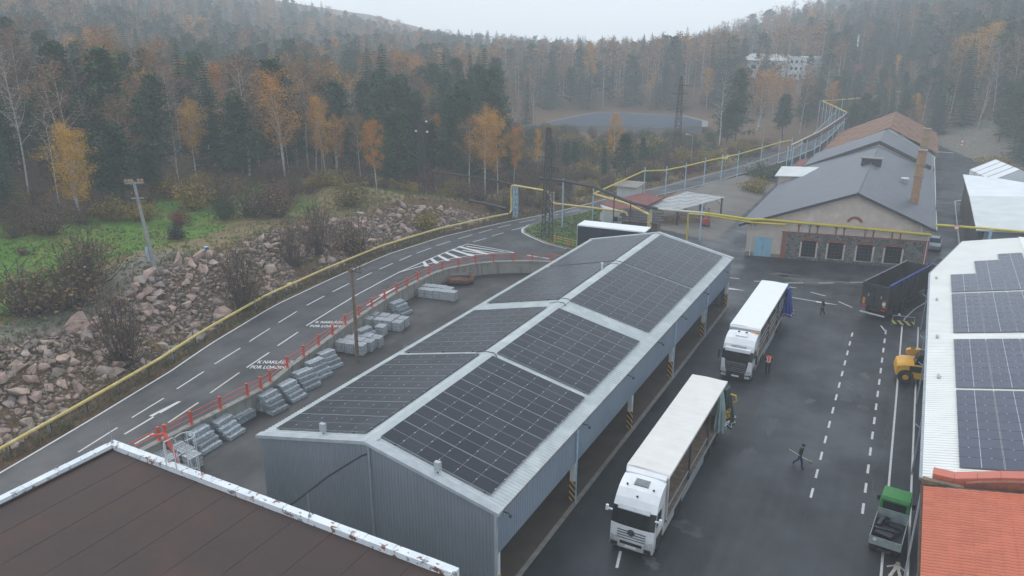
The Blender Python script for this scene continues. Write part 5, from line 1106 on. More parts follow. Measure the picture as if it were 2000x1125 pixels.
b = MB(); b.obox((-.3,-.05,1.2), .35, .3, 1.1); b.build('switch_box', 'sky_blue_paint', cpo)
q, _ = on_land(404,497); bn = thing('blue_marker', 'small blue drum on the dry grass above the boulders', 'drum', q); b = MB(); b.lathe([(.22,0),(.24,.1),(.22,.7),(.2,.72)], 12); b.build('drum', 'bin_blue', bn); b = MB(); b.lathe([(.235,.72),(.235,.76)], 12); b.build('lid', 'sky_blue_paint', bn)
q, _ = on_land(703,480); rpz = thing('rusty_post', 'thin rusty lamp post in the scrub left of the road bend', 'post', (q[0],q[1],q[2])); b = MB(); b.cyl((0,0,0),(0,0,4.2),.06,n=6); b.build('shaft', 'rust', rpz); b = MB(); b.obox((.4,0,4.2), .9, .15, .1); b.build('lamp_head', 'pale_sheet', rpz)
# orange-yellow fence on the island
of = thing('island_fence', 'short orange barrier fence at the corner of the grass island', 'fence')
P_ = [(-39.6,85.6),(-37.3,84.9),(-35.0,84.2)]
for p in P_: b = MB(); b.obox((p[0],p[1],1.45), .2, .2, 1.05); b.build('post', 'orange_paint', of)
for z in (1.8,2.15,2.45): b = MB(); b.tube([(p[0],p[1],z) for p in P_], .03, 5); b.build('rail', 'bright_yellow', of)
# striped gate barrier near the tipper
bar = thing('striped_barrier', 'yellow and black striped barrier on the walkway beside the tipper', 'barrier', (1.08,78.6,0), R(8))
b = MB(); b.box(-1.0,1.0,-.04,.04,.12,.5); b.build('striped_board', 'hazard_bright', bar); b = MB(); b.tube([(-.95,0,0),(-.95,0,1.0),(.95,0,1.0),(.95,0,0)], .025, 5); b.build('frame', 'pale_sheet', bar); b = MB(); b.box(-.55,-.35,-.06,-.03,1.0,1.25); b.build('notice', 'tent_white', bar)

# ---------------------------------------------------------------- stone stacks and crates in the lower yard
sm = {}
def kerb_mesh(L, w, h):
    k = (L, w, h)
    if k not in sm:
        b = MB(); r = random.Random(len(sm)); j = lambda: r.uniform(-.02,.02)
        a = [(-w/2+j(),-L/2+j(),0),(w/2+j(),-L/2+j(),0),(w/2+j(),L/2+j(),0),(-w/2+j(),L/2+j(),0)]; c = [(x*.97,y*.985,h+j()*.4) for x, y, _ in a]; b.hexa(a, c); sm[k] = b.mesh('kerb_stone', 'kerb_granite')
    return sm[k]
ST_ = [(-40.3,30.6,4,'kerb stone stack nearest the white crates by the ladder',1),(-40.2,32.7,4,'tall kerb stone stack just beyond the one nearest the ladder',1),(-40.7,34.7,2,'lowest kerb stone stack, only two layers high',.55),(-40.1,36.9,4,'kerb stone stack just beyond the lowest stack',1.05),(-40.3,39.1,4,'kerb stone stack second beyond the lowest stack',1),(-40.7,41.2,4,'kerb stone stack third beyond the lowest stack',1),(-41.2,43.2,4,'kerb stone stack fourth beyond the lowest stack',1),(-41.7,45.1,4,'kerb stone stack just short of the wooden pole',1),(-42.0,50.9,4,'kerb stone stack between the crates behind the wooden pole',1.1),(-44.0,58.5,4,'kerb stone stack on its own between two crate groups',1)]
for si, (x, y, nl, lab, wd) in enumerate(ST_):
    t = thing('kerb_stone_stack', lab, 'stone stack', (x, y, .007), R(random.uniform(-4,4)+(-6 if y > 40 else 0)), 'stone stacks in the lower yard')
    rr = random.Random(si); z = 0; L = rr.uniform(1.45,1.7)
    for l in range(nl):
        h = rr.choice((.24,.28,.3)); nst = max(2, int((5.2-l*.95)*wd)); x0 = -1.15*wd
        for k in range(nst):
            w = .36; o = obj('kerb_stone', kerb_mesh(round(L,1), w, h), t, (x0+k*.385+.18+l*.05, rr.uniform(-.06,.06), z)); o.rotation_euler = (0,0,R(rr.uniform(-1.2,1.2)))
        z += h+.03
        if l < nl-1:
            for yy in (-.45,.45): b = MB(); b.box(x0,x0+nst*.385-.3,yy-.04,yy+.04,z-.03,z-.002); b.build('spacer_batten', 'wood_old', t)
def make_crate(tall=1):
    t = thing('stone_crate', '', 'stone crate'); rr = random.Random(11)
    b = MB(); 
    for ix in range(4):
        for iy in range(4):
            for iz in range(4):
                if 0 < ix < 3 and 0 < iy < 3 and iz < 3: continue
                s = .105; c = (-.36+ix*.24, -.36+iy*.24, .06+iz*.22*tall); jx = lambda: rr.uniform(-.018,.018); q = [(c[0]+sx*s+jx(),c[1]+sy*s+jx(),c[2]+sz) for sz in (0,.2*tall) for sx, sy in ((-1,-1),(1,-1),(1,1),(-1,1))]; b.hexa(q[:4], q[4:])
    b.build('cobbles', 'cobble_granite', t)
    b = MB()
    for z in (.04,.32*tall,.62*tall,.93*tall):
        P = [(-.5,-.5,z),(.5,-.5,z),(.5,.5,z),(-.5,.5,z),(-.5,-.5,z)]
        for p, q in zip(P, P[1:]): b.cyl(p, q, .018, n=4)
    for k in (-.5,-.17,.17,.5):
        for p in ((k,-.5),(k,.5),(-.5,k),(.5,k)): b.cyl((p[0],p[1],.02),(p[0],p[1],.94*tall), .016, n=4)
        b.cyl((k,-.5,.95*tall),(k,.5,.95*tall),.016,n=4); b.cyl((-.5,k,.952*tall),(.5,k,.952*tall),.016,n=4)
    b.build('wire_cage', 'wire_white', t); b = MB()
    for y in (-.38,0,.38): b.box(-.5,.5,y-.06,y+.06,.0,.035)
    b.build('pallet', 'wood_old', t); return t
crate = make_crate(); used = [False]
def crates(P, labs, group, rz):
    for (x, y), lab in zip(P, labs):
        s = (.86, .86, random.uniform(.92,1.02))
        if not used[0]: used[0] = True; crate.scale = s; crate.location = (x,y,.007); crate.rotation_euler = (0,0,rz); crate['label'] = lab; crate['group'] = group
        else: copy_tree(crate, (x,y,.007), rz+R(random.uniform(-2,2)), lab, group, s)
rw_ = ['front','second','third','back']
G1 = [(-43.1+i*.98+j*.1, 48.2+j*1.06+i*.1) for j in range(3) for i in range(3)]
crates(G1, [f'caged cobble crate left of the wooden pole, {rw_[j]} row, {["nearest the wall","middle","nearest the pole"][i]}' for j in range(3) for i in range(3)], 'crates behind the wooden pole', R(12))
crates([(-42.3,52.9)], ['single caged cobble crate behind the kerb stack by the pole'], 'crates behind the wooden pole', R(10))
G2 = [(-43.6+i*1.0-j*.15, 54.3+j*1.05+i*.15) for j in range(2) for i in range(3)]+[(-44.6,53.9),(-44.9,55.1)]
crates(G2, [f'caged cobble crate in the middle crate group, {rw_[j]} row, {["left","centre","right"][i]}' for j in range(2) for i in range(3)]+['caged cobble crate against the wall, front of the middle group','caged cobble crate against the wall, back of the middle group'], 'crates in the middle of the lower yard', R(10))
G3 = [(-45.1+i*.86, 63.9+i*.12) for i in range(5)]+[(-45.3+i*.86, 65.0+i*.12) for i in range(4)]
crates(G3, [f'caged cobble crate in the far crate row, front, {n} from the wall' for n in ('first','second','third','fourth','fifth')]+[f'caged cobble crate in the far crate row, rear, {n} from the wall' for n in ('first','second','third','fourth')], 'crates in the far row', R(4))
G4 = [(-41.0,28.9),(-39.95,28.75),(-41.1,27.7),(-40.0,27.6),(-39.0,28.5),(-40.9,26.5)]
crates(G4, [f'white wrapped cobble crate below the roof ladder, {n}' for n in ('against the wall','back middle','second from the wall','front middle','outermost','lowest in view')], 'crates below the roof ladder', R(-4))
# old rusted float or hull by the wall
bt = thing('rusty_hull', 'rusty round-bottomed steel tub with dark cover near the wall bend', 'tub', (-43.9,69.6,.007), R(35))
secs = []
for k in range(9):
    f = k/8; x = -1.55+3.1*f; w = .95*math.sqrt(max(.02,1-(2*f-1)**4*.92)); h = .95+.12*math.sin(f*5); secs.append([(x*(.8+.2),w*.55*c,0) if False else (x,w*math.sin(a)*(1.0),h*.5-h*.5*math.cos(a)*1.0) for a, c in [(-math.pi*.78+2*math.pi*.78*j/8,0) for j in range(9)]])
b = MB(); b.loft(secs, 0, True, True); b.build('hull', 'rust', bt, smooth=45)
b = MB(); b.hexa([(-1.2,-.55,.98),(1.0,-.5,1.0),(1.1,.5,1.05),(-1.1,.6,.98)],[(-1.1,-.5,1.1),(.9,-.45,1.12),(1.0,.45,1.18),(-1.0,.5,1.1)]); b.build('cover', 'dark_steel', bt)
b = MB(); b.tube([(1.0,-.6,1.0),(1.35,0,1.25),(1.1,.6,1.05),(.4,.75,1.15)], .14, 6); b.build('rim', 'rust', bt, smooth=60)
# ---------------------------------------------------------------- vehicles
def wheel(par, x, y, r=.5, w=.3, side=1):
    b = MB(); b.lathe([(r*.6,-w/2),(r*.93,-w/2),(r,-w*.32),(r,w*.32),(r*.93,w/2),(r*.6,w/2)], 18, 0, 'x'); o = b.build('wheel', 'rubber', par, (x,y,r), smooth=40)
    b = MB(); b.lathe([(r*.6,w*.30*side),(r*.5,w*.38*side),(r*.3,w*.18*side),(r*.24,w*.42*side),(r*.1,w*.46*side)], 14, 0, 'x'); b.build('rim', 'rim_metal', o, smooth=40)
def cab_surface(prof, W, ex=.10, drop=.10, n=9):
    """rows follow the side profile from bumper over the roof, columns go across"""
    rows = []
    for (y, z, k) in prof:
        row = []
        for i in range(n):
            u = 2*i/(n-1)-1; c = abs(u)**3.2; row.append((u*W/2*(1-.03*k*max(0,(z-1.6)/2)), y+ex*c*(1 if y < 1.2 else 0), z-drop*c*k))
        rows.append(row)
    return rows
def semi(name, label, loc, style):
    t = thing(name, label, 'truck', loc, 0, 'articulated trucks in the yard')
    white = 'cab_white'; B = style == 'star'
    prof = [(.02,.32,0),(.0,.75,0),(.02,1.15,0),(.06,1.72,0),(.36,2.66,.3),(.40,2.74,.5),(.62,3.12,.9),(1.0,3.48,1),(1.5,3.68,1),(2.05,3.80,1)] if B else [(.02,.32,0),(.0,.75,0),(.02,1.15,0),(.05,1.78,0),(.28,2.62,.3),(.30,2.72,.4),(.42,3.10,.8),(.8,3.5,1),(1.4,3.66,1),(2.05,3.72,1)]
    R_ = cab_surface(prof, 2.46); b = MB(); n = 9
    for i in range(len(R_)-1):
        for j in range(n-1):
            z = (prof[i][1]+prof[i+1][1])/2; mi = 0
            if 1.75 < z < 2.66: mi = 1
            if not B and z < 1.75 and 1 <= j <= n-3: mi = 2
            if z < .55: mi = 2 if not B else 0
            b.poly([R_[i][j],R_[i][j+1],R_[i+1][j+1],R_[i+1][j]], mi)
    for s in (0, n-1):   # side faces
        side = [r[s] for r in R_]+[(R_[-1][s][0],2.1,1.0),(R_[0][s][0],1.75,1.0)]
        # wheel arch cut
        x = R_[0][s][0]; xs = [r[s] for r in R_]
        b.poly([xs[0],xs[1],xs[2],(x,.55,1.15),(x,.55,.5)], 0); b.poly([(x,.55,1.1),xs[2],xs[3],xs[4],xs[5],xs[6],xs[7],xs[8],xs[9],(x,2.1,1.1)], 0); b.poly([(x,1.75,.5),(x,1.75,1.15),(x,2.1,1.15),(x,2.1,.5)], 0)
    b.poly([R_[-1][0],R_[-1][-1],(1.23,2.1,.9),(-1.23,2.1,.9)], 2)
    b.build('cab', [white,'glass_dark','black_plastic'], t, smooth=28)
    for s in (-1, 1):
        x = s*1.245; b = MB(); b.poly([(x,.42,1.85),(x,1.25,1.85),(x,1.25,2.62),(x,.62,2.62)]); b.build('side_window', 'glass_dark', t)
        b = MB(); b.box(min(s*1.2,s*1.5),max(s*1.2,s*1.5),.2,.28,2.35,2.42); b.obox((s*1.5,.22,1.75 if not B else 2.3), .16, .14, .75 if not B else .3, 0, 0, .1); b.build('mirror', 'cab_white' if B else 'black_plastic', t)
        b = MB(); b.hexa([(s*.72,-.035,.72),(s*1.12,-.01,.72),(s*1.12,.05,.72),(s*.72,.05,.72)],[(s*.8,-.035,1.0),(s*1.2,-.0,1.05),(s*1.2,.05,1.05),(s*.8,.05,1.0)]); b.build('headlight', 'lamp_clear', t)
        b = MB(); b.obox((s*.95,-.03,.42), .38, .05, .2); b.build('fog_lamp', 'black_plastic' if B else 'lamp_clear', t)
        for (ya, yb_, za, zb_) in ((.55,.57,1.15,2.7),(1.40,1.42,1.0,2.75),(.55,1.4,1.14,1.16),(1.95,2.0,1.0,3.5)): b = MB(); b.box(min(x,x+s*.004),max(x,x+s*.004),ya,yb_,za,zb_); b.build('panel_seam', 'black_plastic', t)
        b = MB(); b.box(min(x,x+s*.03),max(x,x+s*.03),1.2,1.36,1.55,1.60); b.build('door_handle', 'black_plastic', t); b = MB(); b.box(min(x,x+s*.06)-.0,max(x,x+s*.06),.5,.95,.62,.66); b.build('step', 'black_plastic', t)
        b = MB(); b.tube([(s*.25,.03,1.80),(s*.6,.13,2.15)], .014, 4); b.build('wiper', 'black_plastic', t)
        wheel(t, s*1.08, 1.15, .5, .32, s); wheel(t, s*.98, 4.75, .5, .56, s)
        b = MB(); b.box(s*1.1-.1,s*1.1+.1,1.95,4.1,.4,1.0); b.build('side_skirt', 'cab_white' if B else 'steel_grey', t)
    if B:
        for k, z in enumerate((.96,1.12,1.28,1.44)): b = MB(); b.box(-.8,.8,-.016,.03,z,z+.022); b.build('grille_slat', 'black_plastic', t)
        b = MB(); b.box(-.62,.62,-.02,.02,.60,.78); b.build('lower_grille', 'black_plastic', t)
        lg = MB(); lg.lathe([(.2,-.03),(.2,-.06),(.17,-.065)], 20, 0, 'y', (0,0,1.42)); emb = lg.build('emblem', 'black_plastic', t)
        st = MB()
        for k in range(3):
            a = math.pi/2+k*2*math.pi/3; st.poly([(0+.03*math.cos(a+1.57),-.07,1.42+.03*math.sin(a+1.57)),(.155*math.cos(a),-.07,1.42+.155*math.sin(a)),(.03*math.cos(a-1.57),-.07,1.42+.03*math.sin(a-1.57)),(0,-.068,1.42)])
        ring = [(.165*math.cos(a),.165*math.sin(a)) for a in np.linspace(0,2*math.pi,17)]
        for (x0,z0),(x1,z1) in zip(ring, ring[1:]): st.poly([(x0,-.07,1.42+z0),(x1,-.07,1.42+z1),(x1*.86,-.07,1.42+z1*.86),(x0*.86,-.07,1.42+z0*.86)])
        st.build('star', 'rim_metal', emb)
        text_mesh('ACTROS', .13, 'print_grey', 'lettering', t, (.62,-.012,1.47), (R(90),0,0))
        b = MB(); b.hexa([(-.9,.2,2.60),(.9,.2,2.60),(.9,.36,2.68),(-.9,.36,2.68)],[(-.9,.2,2.65),(.9,.2,2.65),(.9,.4,2.74),(-.9,.4,2.74)]); b.build('sun_visor', 'zinc_trim', t)
        b = MB(); b.hexa([(-.42,1.25,3.58),(.42,1.25,3.58),(.42,1.75,3.70),(-.42,1.75,3.70)],[(-.4,1.27,3.64),(.4,1.27,3.64),(.4,1.73,3.75),(-.4,1.73,3.75)]); b.build('roof_hatch', 'steel_grey', t)
        for (x, y, z) in ((-.75,1.2,3.56),(.75,1.2,3.56),(0,.72,3.24)): b = MB(); b.lathe([(.06,0),(.06,.06),(.02,.09)], 8, 0, 'z', (x,y,z)); b.build('marker_lamp', 'black_plastic', t)
        b = MB(); b.hexa([(-1.15,2.06,3.74),(1.15,2.06,3.74),(1.15,2.3,3.78),(-1.15,2.3,3.78)],[(-1.15,2.06,3.84),(1.15,2.06,3.84),(1.15,2.32,3.98),(-1.15,2.32,3.98)]); b.build('air_deflector', white, t)
    else:
        for k in range(6): z = .88+k*.15; b = MB(); b.box(-.78,.78,-.05,.02,z,z+.05); b.build('grille_slat', 'rim_metal', t)
        for s in (-1,1): b = MB(); b.hexa([(s*.82,-.02,1.0),(s*1.2,.05,1.0),(s*1.22,.1,1.0),(s*.82,.1,1.0)],[(s*.95,-.02,1.85),(s*1.22,.06,1.85),(s*1.23,.12,1.85),(s*.95,.12,1.85)]); b.build('corner_panel', white, t)
        b = MB(); b.hexa([(-1.0,.10,2.56),(1.0,.10,2.56),(1.0,.3,2.72),(-1.0,.3,2.72)],[(-1.0,.13,2.82),(1.0,.13,2.82),(1.0,.32,2.86),(-1.0,.32,2.86)]); b.build('sun_visor', white, t)
        text_mesh('CEMTRANS', .24, 'print_grey', 'lettering', t, (0,.33,2.94), (R(73),0,0), bold=.006)
        b = MB(); b.hexa([(-.45,1.05,3.56),(.45,1.05,3.56),(.45,1.5,3.66),(-.45,1.5,3.66)],[(-.45,1.0,3.66),(.45,1.0,3.66),(.45,1.5,3.78),(-.45,1.5,3.78)]); q = b.build('roof_hatch', white, t)
        for x in (-.3,.3): b = MB(); b.obox((x,1.55,3.70), .16, .16, .14); b.build('roof_lamp', 'black_plastic', t)
        b = MB(); b.box(.55,1.15,1.98,2.06,3.66,3.78); b.build('beacon_bar', 'lamp_amber', t)
        b = MB(); b.poly([(1.252,1.3,1.9),(1.252,1.7,1.9),(1.252,1.7,2.5)]); b.build('red_flash', 'lamp_red', t)
    b = MB(); b.box(-.3,.3,-.05,.0,.46,.58); b.build('number_plate', 'plate', t)
    b = MB(); b.hexa([(-1.0,.3,1.55),(1.0,.3,1.55),(1.0,.9,1.5),(-1.0,.9,1.5)],[(-1.0,.34,1.7),(1.0,.34,1.7),(1.0,.9,1.6),(-1.0,.9,1.6)]); b.build('dashboard', 'black_plastic', t)
    b = MB(); b.box(-.45,.45,1.2,5.6,.75,1.0); b.box(-.9,.9,5.6,5.7,.5,.9); b.build('chassis', 'dark_steel', t)
    # trailer
    y0, y1 = 2.35, 15.95; W = 2.5; tr = thing('curtain_trailer', ('long curtain-side trailer with cream roof and dark drawn-back curtain, nearer truck' if B else 'long curtain-side trailer with white roof and blue drawn-back curtain, farther truck'), 'trailer', (loc[0],loc[1],0), 0, 'articulated trucks in the yard')
    rfm = 'trailer_roof_grey' if B else 'trailer_roof_white'
    b = MB(); rr = random.Random(2); nx, ny = 6, 14
    gz = [[3.98+.02*math.sin(j*1.3+i)*(0<i<nx)+.012*(1-abs(2*i/nx-1)) for i in range(nx+1)] for j in range(ny+1)]
    for j in range(ny):
        for i in range(nx):
            f = lambda i, j: (-W/2+W*i/nx, y0+.12+(y1-y0-.12)*j/ny, gz[j][i]); b.poly([f(i,j),f(i+1,j),f(i+1,j+1),f(i,j+1)])
    for (xa, xb) in ((-W/2,-W/2+.002),(W/2-.002,W/2)): b.box(xa,xb,y0+.12,y1,3.82,3.985)
    b.poly([(-W/2,y0+.12,3.98),(W/2,y0+.12,3.98),(W/2,y0,3.82),(-W/2,y0,3.82)]); b.build('roof', rfm, tr, smooth=50)
    b = MB(); b.box(-W/2,W/2,y0,y0+.08,1.15,3.82); b.build('front_bulkhead', 'pale_sheet', tr)
    b = MB(); b.box(-W/2,-W/2+.03,y0+.1,y1-.05,1.0,3.84); b.build('closed_curtain', 'blue_tarp' if not B else 'pale_tarp', tr)
    b = MB(); b.box(-W/2+.03,W/2,y0,y1,1.02,1.16,0); b.box(W/2-.02,W/2+.03,y0,y1,.98,1.18,1); b.build('deck', ['wood_old','galvanised'], tr)
    b = MB(); b.box(-.5,-.35,y0+1,y1-.3,.65,1.02); b.box(.35,.5,y0+1,y1-.3,.65,1.02); b.build('chassis', 'dark_steel', tr)
    for k, yy in enumerate((y0+.12, y0+4.6, y0+9.1, y1-.12)):
        b = MB(); b.box(W/2-.12,W/2-.02,yy-.06,yy+.06,1.16,3.84); b.build('post', 'dark_steel', tr)
    for z in ((1.9,2.35,2.8) if not B else (1.75,)):
        for (ya, yb_) in ((y0+.2,y0+4.5),(y0+4.7,y0+9.0),(y0+9.2,y1-.3)):
            if B and ya > y0+5: continue
            b = MB(); b.box(W/2-.09,W/2-.05,ya,yb_,z,z+.1); b.build('side_lath', 'galvanised', tr)
    b = MB(); b.box(-W/2,W/2,y1-.05,y1,.95,3.84); b.build('rear_doors', 'pale_sheet', tr)
    b = MB(); b.box(-1.1,1.1,y1-.15,y1-.02,.45,.6); b.build('underrun_bar', 'dark_steel', tr)
    for yy in (y1-4.6,y1-3.3,y1-2.0):
        for s in (-1,1): wheel(tr, s*1.02, yy, .5, .4, s)
    b = MB(); b.box(W/2-.06,W/2-.02,y0+3.2,y1-5.4,.45,.85); b.build('side_guard', 'galvanised', tr)
    for s in (-1,1): b = MB(); b.box(s*.7-.05,s*.7+.05,y0+2.6,y0+2.72,.02,1.0); b.build('landing_leg', 'dark_steel', tr)
    # curtain gathered at the rear corner: a folded, flaring drape
    secs = []; nz = 9; nn = 40; cy, cx = y1-.62, W/2+.12
    for k in range(nz):
        f = k/(nz-1); z = 3.80-2.75*f; rx = .16+.30*f**.8; ry = .45+.42*f; ring = []
        for j in range(nn):
            a = 2*math.pi*j/nn; w = 1+.24*math.sin(a*9+f*1.5)*(.25+f)+.07*math.sin(a*4+f*4); ring.append((cx+.18*f+rx*w*math.cos(a), cy+.1*f+ry*w*math.sin(a), z+.08*math.sin(a*3)*f))
        secs.append(ring)
    b = MB(); b.loft(secs); cu = b.build('gathered_curtain', 'blue_tarp' if not B else 'green_tarp', tr, smooth=60)
    b = MB(); P_ = [(p[0]+.02*math.cos(2*math.pi*i/nn)*1, p[1]+.02*math.sin(2*math.pi*i/nn), p[2]+.22) for i, p in enumerate(secs[-1])]; b.tube([((x-cx)*1.0+cx,y,z) for x, y, z in P_[-14:]+P_[:22]], .022, 4); b.build('curtain_stripe', 'tent_white', cu)
    if B:
        sc2 = [[(x-.32,y-.85,z) for x, y, z in r] for r in secs]; sc2 = [[(cx+(x-cx)*.8+.05,y,z) for x, y, z in r] for r in sc2]; b = MB(); b.loft(sc2); b.build('gathered_curtain', 'pale_tarp', tr, smooth=60)
        for k, (tx_, z) in enumerate((('TAD',2.35),('POI',1.98))):
            text_mesh(tx_, .42, 'print_yellow', 'lettering', tr, (cx+.33+.03*k,cy-.78,z), (R(82),0,R(72)), bold=.01); 
        text_mesh('OPIN', .34, 'tent_white', 'lettering', tr, (cx+.42,cy-.80,1.55), (R(82),0,R(72)), bold=.008)
        b = MB(); b.tube([(cx+.3,cy-.1,3.4),(cx+.6,cy+.05,3.3),(cx+.7,cy+.1,2.9),(cx+.5,cy+.1,2.7)], .07, 6); b.build('curtain_strap', 'print_yellow', tr, smooth=60)
    return t
semi('lorry_tractor', 'white lorry cab with round star emblem, nearest truck facing the camera', (-10.65,33.55,0), 'star')
semi('lorry_tractor', 'white lorry cab with black slatted grille and lettered visor, farther truck', (-10.55,58.3,0), 'grille')

# tipper semi-trailer turning behind the right building
tp = thing('tipper_trailer', 'dark open tipper trailer with blue rolled cover by the right building', 'trailer', (-1.72,79.55,0), R(-19))
W, L = 2.5, 10.6; z0, z1 = 1.25, 3.55
b = MB()
b.box(-W/2,-W/2+.06,0,L,z0,z1); b.box(W/2-.06,W/2,0,L,z0,z1); b.box(-W/2+.06,W/2-.06,L-.06,L,z0,z1); b.box(-W/2+.06,W/2-.06,.06,L-.06,z0,z0+.08); b.build('tub', 'tipper_dark', tp)
b = MB()
for k in range(9): y = .5+k*1.2; b.box(W/2,W/2+.05,y,y+.1,z0,z1); b.box(-W/2-.05,-W/2,y,y+.1,z0,z1)
b.build('side_rib', 'tipper_dark', tp)
for x in (-.62,.62): b = MB(); b.box(x-.6,x+.6,-.08,-.005,z0+.02,z1-.05); d = b.build('rear_door', 'tipper_dark', tp); b = MB(); b.box(x-.06,x+.06,-.11,-.081,2.2,2.5); b.build('handle', 'galvanised', d)
for s in (-1,1): b = MB(); b.box(s*1.0-.12,s*1.0+.12,-.12,-.085,1.35,2.0); b.build('warning_plate', 'lamp_amber', tp); b = MB(); b.obox((s*.95,-.1,.98), .5, .1, .16); b.build('tail_lamp', 'lamp_red', tp); b = MB(); b.box(s*(W/2)-.05,s*W/2+.05,-.12,-.02,z0,z1); b.build('corner_post', 'rust_dark', tp)
b = MB(); b.tube([(W/2+.02,-.05,z1+.1),(W/2+.02,L,z1+.1)], .11, 8); b.build('rolled_cover', 'blue_tarp', tp); b = MB(); b.box(-W/2-.03,-W/2+.08,0,L,z1,z1+.08); b.box(W/2-.1,W/2+.0,0,L,z1,z1+.06); b.build('top_rail', 'steel_grey', tp)
b = MB(); b.box(-1.2,1.2,-.2,-.1,.42,.56); b.build('bumper_bar', 'pale_sheet', tp); b = MB(); b.box(-.5,.5,.2,L-.3,.75,1.2); b.build('chassis', 'dark_steel', tp)
for y in (1.6,2.95,4.3):
    for s in (-1,1): wheel(tp, s*1.02, y, .5, .4, s)
b = MB(); b.box(W/2-.12,W/2+.0,4.9,8.5,.55,1.0); b.build('side_guard', 'black_plastic', tp)
b = MB(); b.obox((W/2+.03,5.4,1.0), .06, .1, .1); b.build('side_lamp', 'lamp_red', tp)
b = MB(); b.obox((1.0,-.2,1.6), .3, .02, .3); b.build('notice', 'tent_white', tp)
tq_ = thing('tipper_tractor', 'dark tractor unit of the tipper, half hidden by the cream roof', 'truck', (2.25,90.1,0), R(-42))
b = MB(); b.box(-1.2,1.2,2.6,4.6,.9,2.9); b.hexa([(-1.2,2.9,2.9),(1.2,2.9,2.9),(1.2,4.6,2.9),(-1.2,4.6,2.9)],[(-1.0,3.1,3.5),(1.0,3.1,3.5),(1.0,4.3,3.4),(-1.0,4.3,3.4)]); b.build('cab', 'tipper_dark', tq_); b = MB(); b.box(-.5,.5,-.6,2.6,.7,1.1); b.box(-1.2,1.2,2.0,2.6,.9,3.0); b.build('chassis', 'dark_steel', tq_)
for y in (.3,3.6):
    for s in (-1,1): wheel(tq_, s*1.0, y, .5, .4, s)
b = MB(); b.poly([(-1.0,4.62,1.9),(1.0,4.62,1.9),(1.0,4.62,2.8),(-1.0,4.62,2.8)]); b.build('windscreen', 'glass_dark', tq_)

# telehandler half under the right hand eave
jc = thing('telehandler', 'yellow and black telehandler poking out from the right building', 'telehandler', (2.55,65.6,0), R(6))
b = MB()   # rear body: rounded engine cover, local -x points to the yard
secs = []
for x, zt, zb, hw in ((-1.75,1.2,.85,.75),(-1.65,1.55,.62,.95),(-1.2,1.72,.55,1.05),(-.2,1.76,.55,1.1),(1.6,1.7,.55,1.1),(2.6,1.5,.6,1.05)):
    secs.append([(x,-hw,zb),(x,hw,zb),(x,hw,zt-.15),(x,hw*.8,zt),(x,-hw*.8,zt),(x,-hw,zt-.15)])
b.loft(secs); b.build('body', 'machine_yellow', jc, smooth=30)
b = MB(); b.box(-.75,2.4,-1.135,-1.105,1.1,1.62); sp_ = b.build('side_panel', 'black_plastic', jc)
text_mesh('JCB', .5, 'tent_white', 'lettering', sp_, (.75,-1.14,1.36), (R(90),0,0), bold=.015, sx=1.15)
b = MB(); b.hexa([(-.45,-1.0,1.74),(1.5,-1.0,1.7),(1.5,.1,1.7),(-.45,.1,1.74)],[(-.2,-.9,2.5),(1.35,-.9,2.5),(1.35,.05,2.5),(-.2,.05,2.5)]); b.build('cab_glass', 'glass_dark', jc)
b = MB(); b.obox((.58,-.42,2.5), 1.65, 1.1, .08, 0, 0, .1); b.build('cab_roof', 'black_plastic', jc)
b = MB(); secs = []
for x, zc_, h in ((-1.0,2.2,.16),(-.8,2.26,.24),(.0,2.3,.24),(2.8,2.2,.2)): secs.append([(x,.35,zc_-h),(x,.75,zc_-h),(x,.75,zc_+h),(x,.35,zc_+h)])
b.loft(secs[:3]); bo = b.build('boom_head', 'machine_yellow', jc, smooth=30); b = MB(); b.loft(secs[2:]); b.build('boom', 'steel_grey', jc)
b = MB(); b.box(-.7,-.35,.42,.68,2.5,2.53); b.build('boom_slot', 'black_plastic', jc)
for x in (-.95, 1.9):
    for s in (-1,1):
        b = MB(); b.lathe([(.3,-.2),(.55,-.2),(.6,-.1),(.6,.1),(.55,.2),(.3,.2)], 18, 0, 'y', (x,s*1.0,.6)); w = b.build('wheel', 'rubber', jc, smooth=40); b = MB(); b.lathe([(.3,.19*s),(.1,.22*s)], 12, 0, 'y', (x,s*1.0,.6)); b.build('rim', 'machine_yellow', w)
b = MB(); b.box(-1.72,-1.6,-.55,-.2,1.0,1.35); b.build('tail_lamp', 'black_plastic', jc); b = MB(); b.obox((.2,-1.12,1.65), .3, .06, .08); b.build('step_light', 'lamp_clear', jc)

# little green flatbed truck
mc = thing('small_flatbed_truck', 'small green-cabbed flatbed truck loaded with black scrap', 'truck', (1.52,39.55,0), R(-5))
b = MB(); secs = []
for y, zt, hw in ((2.72,2.16,.74),(2.8,2.32,.78),(3.3,2.38,.78),(3.95,2.32,.77),(4.1,1.55,.74),(4.2,.6,.72)): secs.append([(-hw,y,.55),(hw,y,.55),(hw,y,zt-.35 if zt > 1.8 else zt-.1),(hw*.92,y,zt-.04),(-hw*.92,y,zt-.04),(-hw,y,zt-.35 if zt > 1.8 else zt-.1)])
b.loft(secs); b.build('cab', 'cab_green', mc, smooth=25)
b = MB(); b.poly([(-.6,2.705,1.55),(.6,2.705,1.55),(.6,2.705,2.02),(-.6,2.705,2.02)]); b.build('rear_window', 'glass_dark', mc); b = MB(); b.poly([(-.64,4.0,1.62),(.64,4.0,1.62),(.6,3.88,2.08),(-.6,3.88,2.08)]); b.build('windscreen', 'glass_dark', mc)
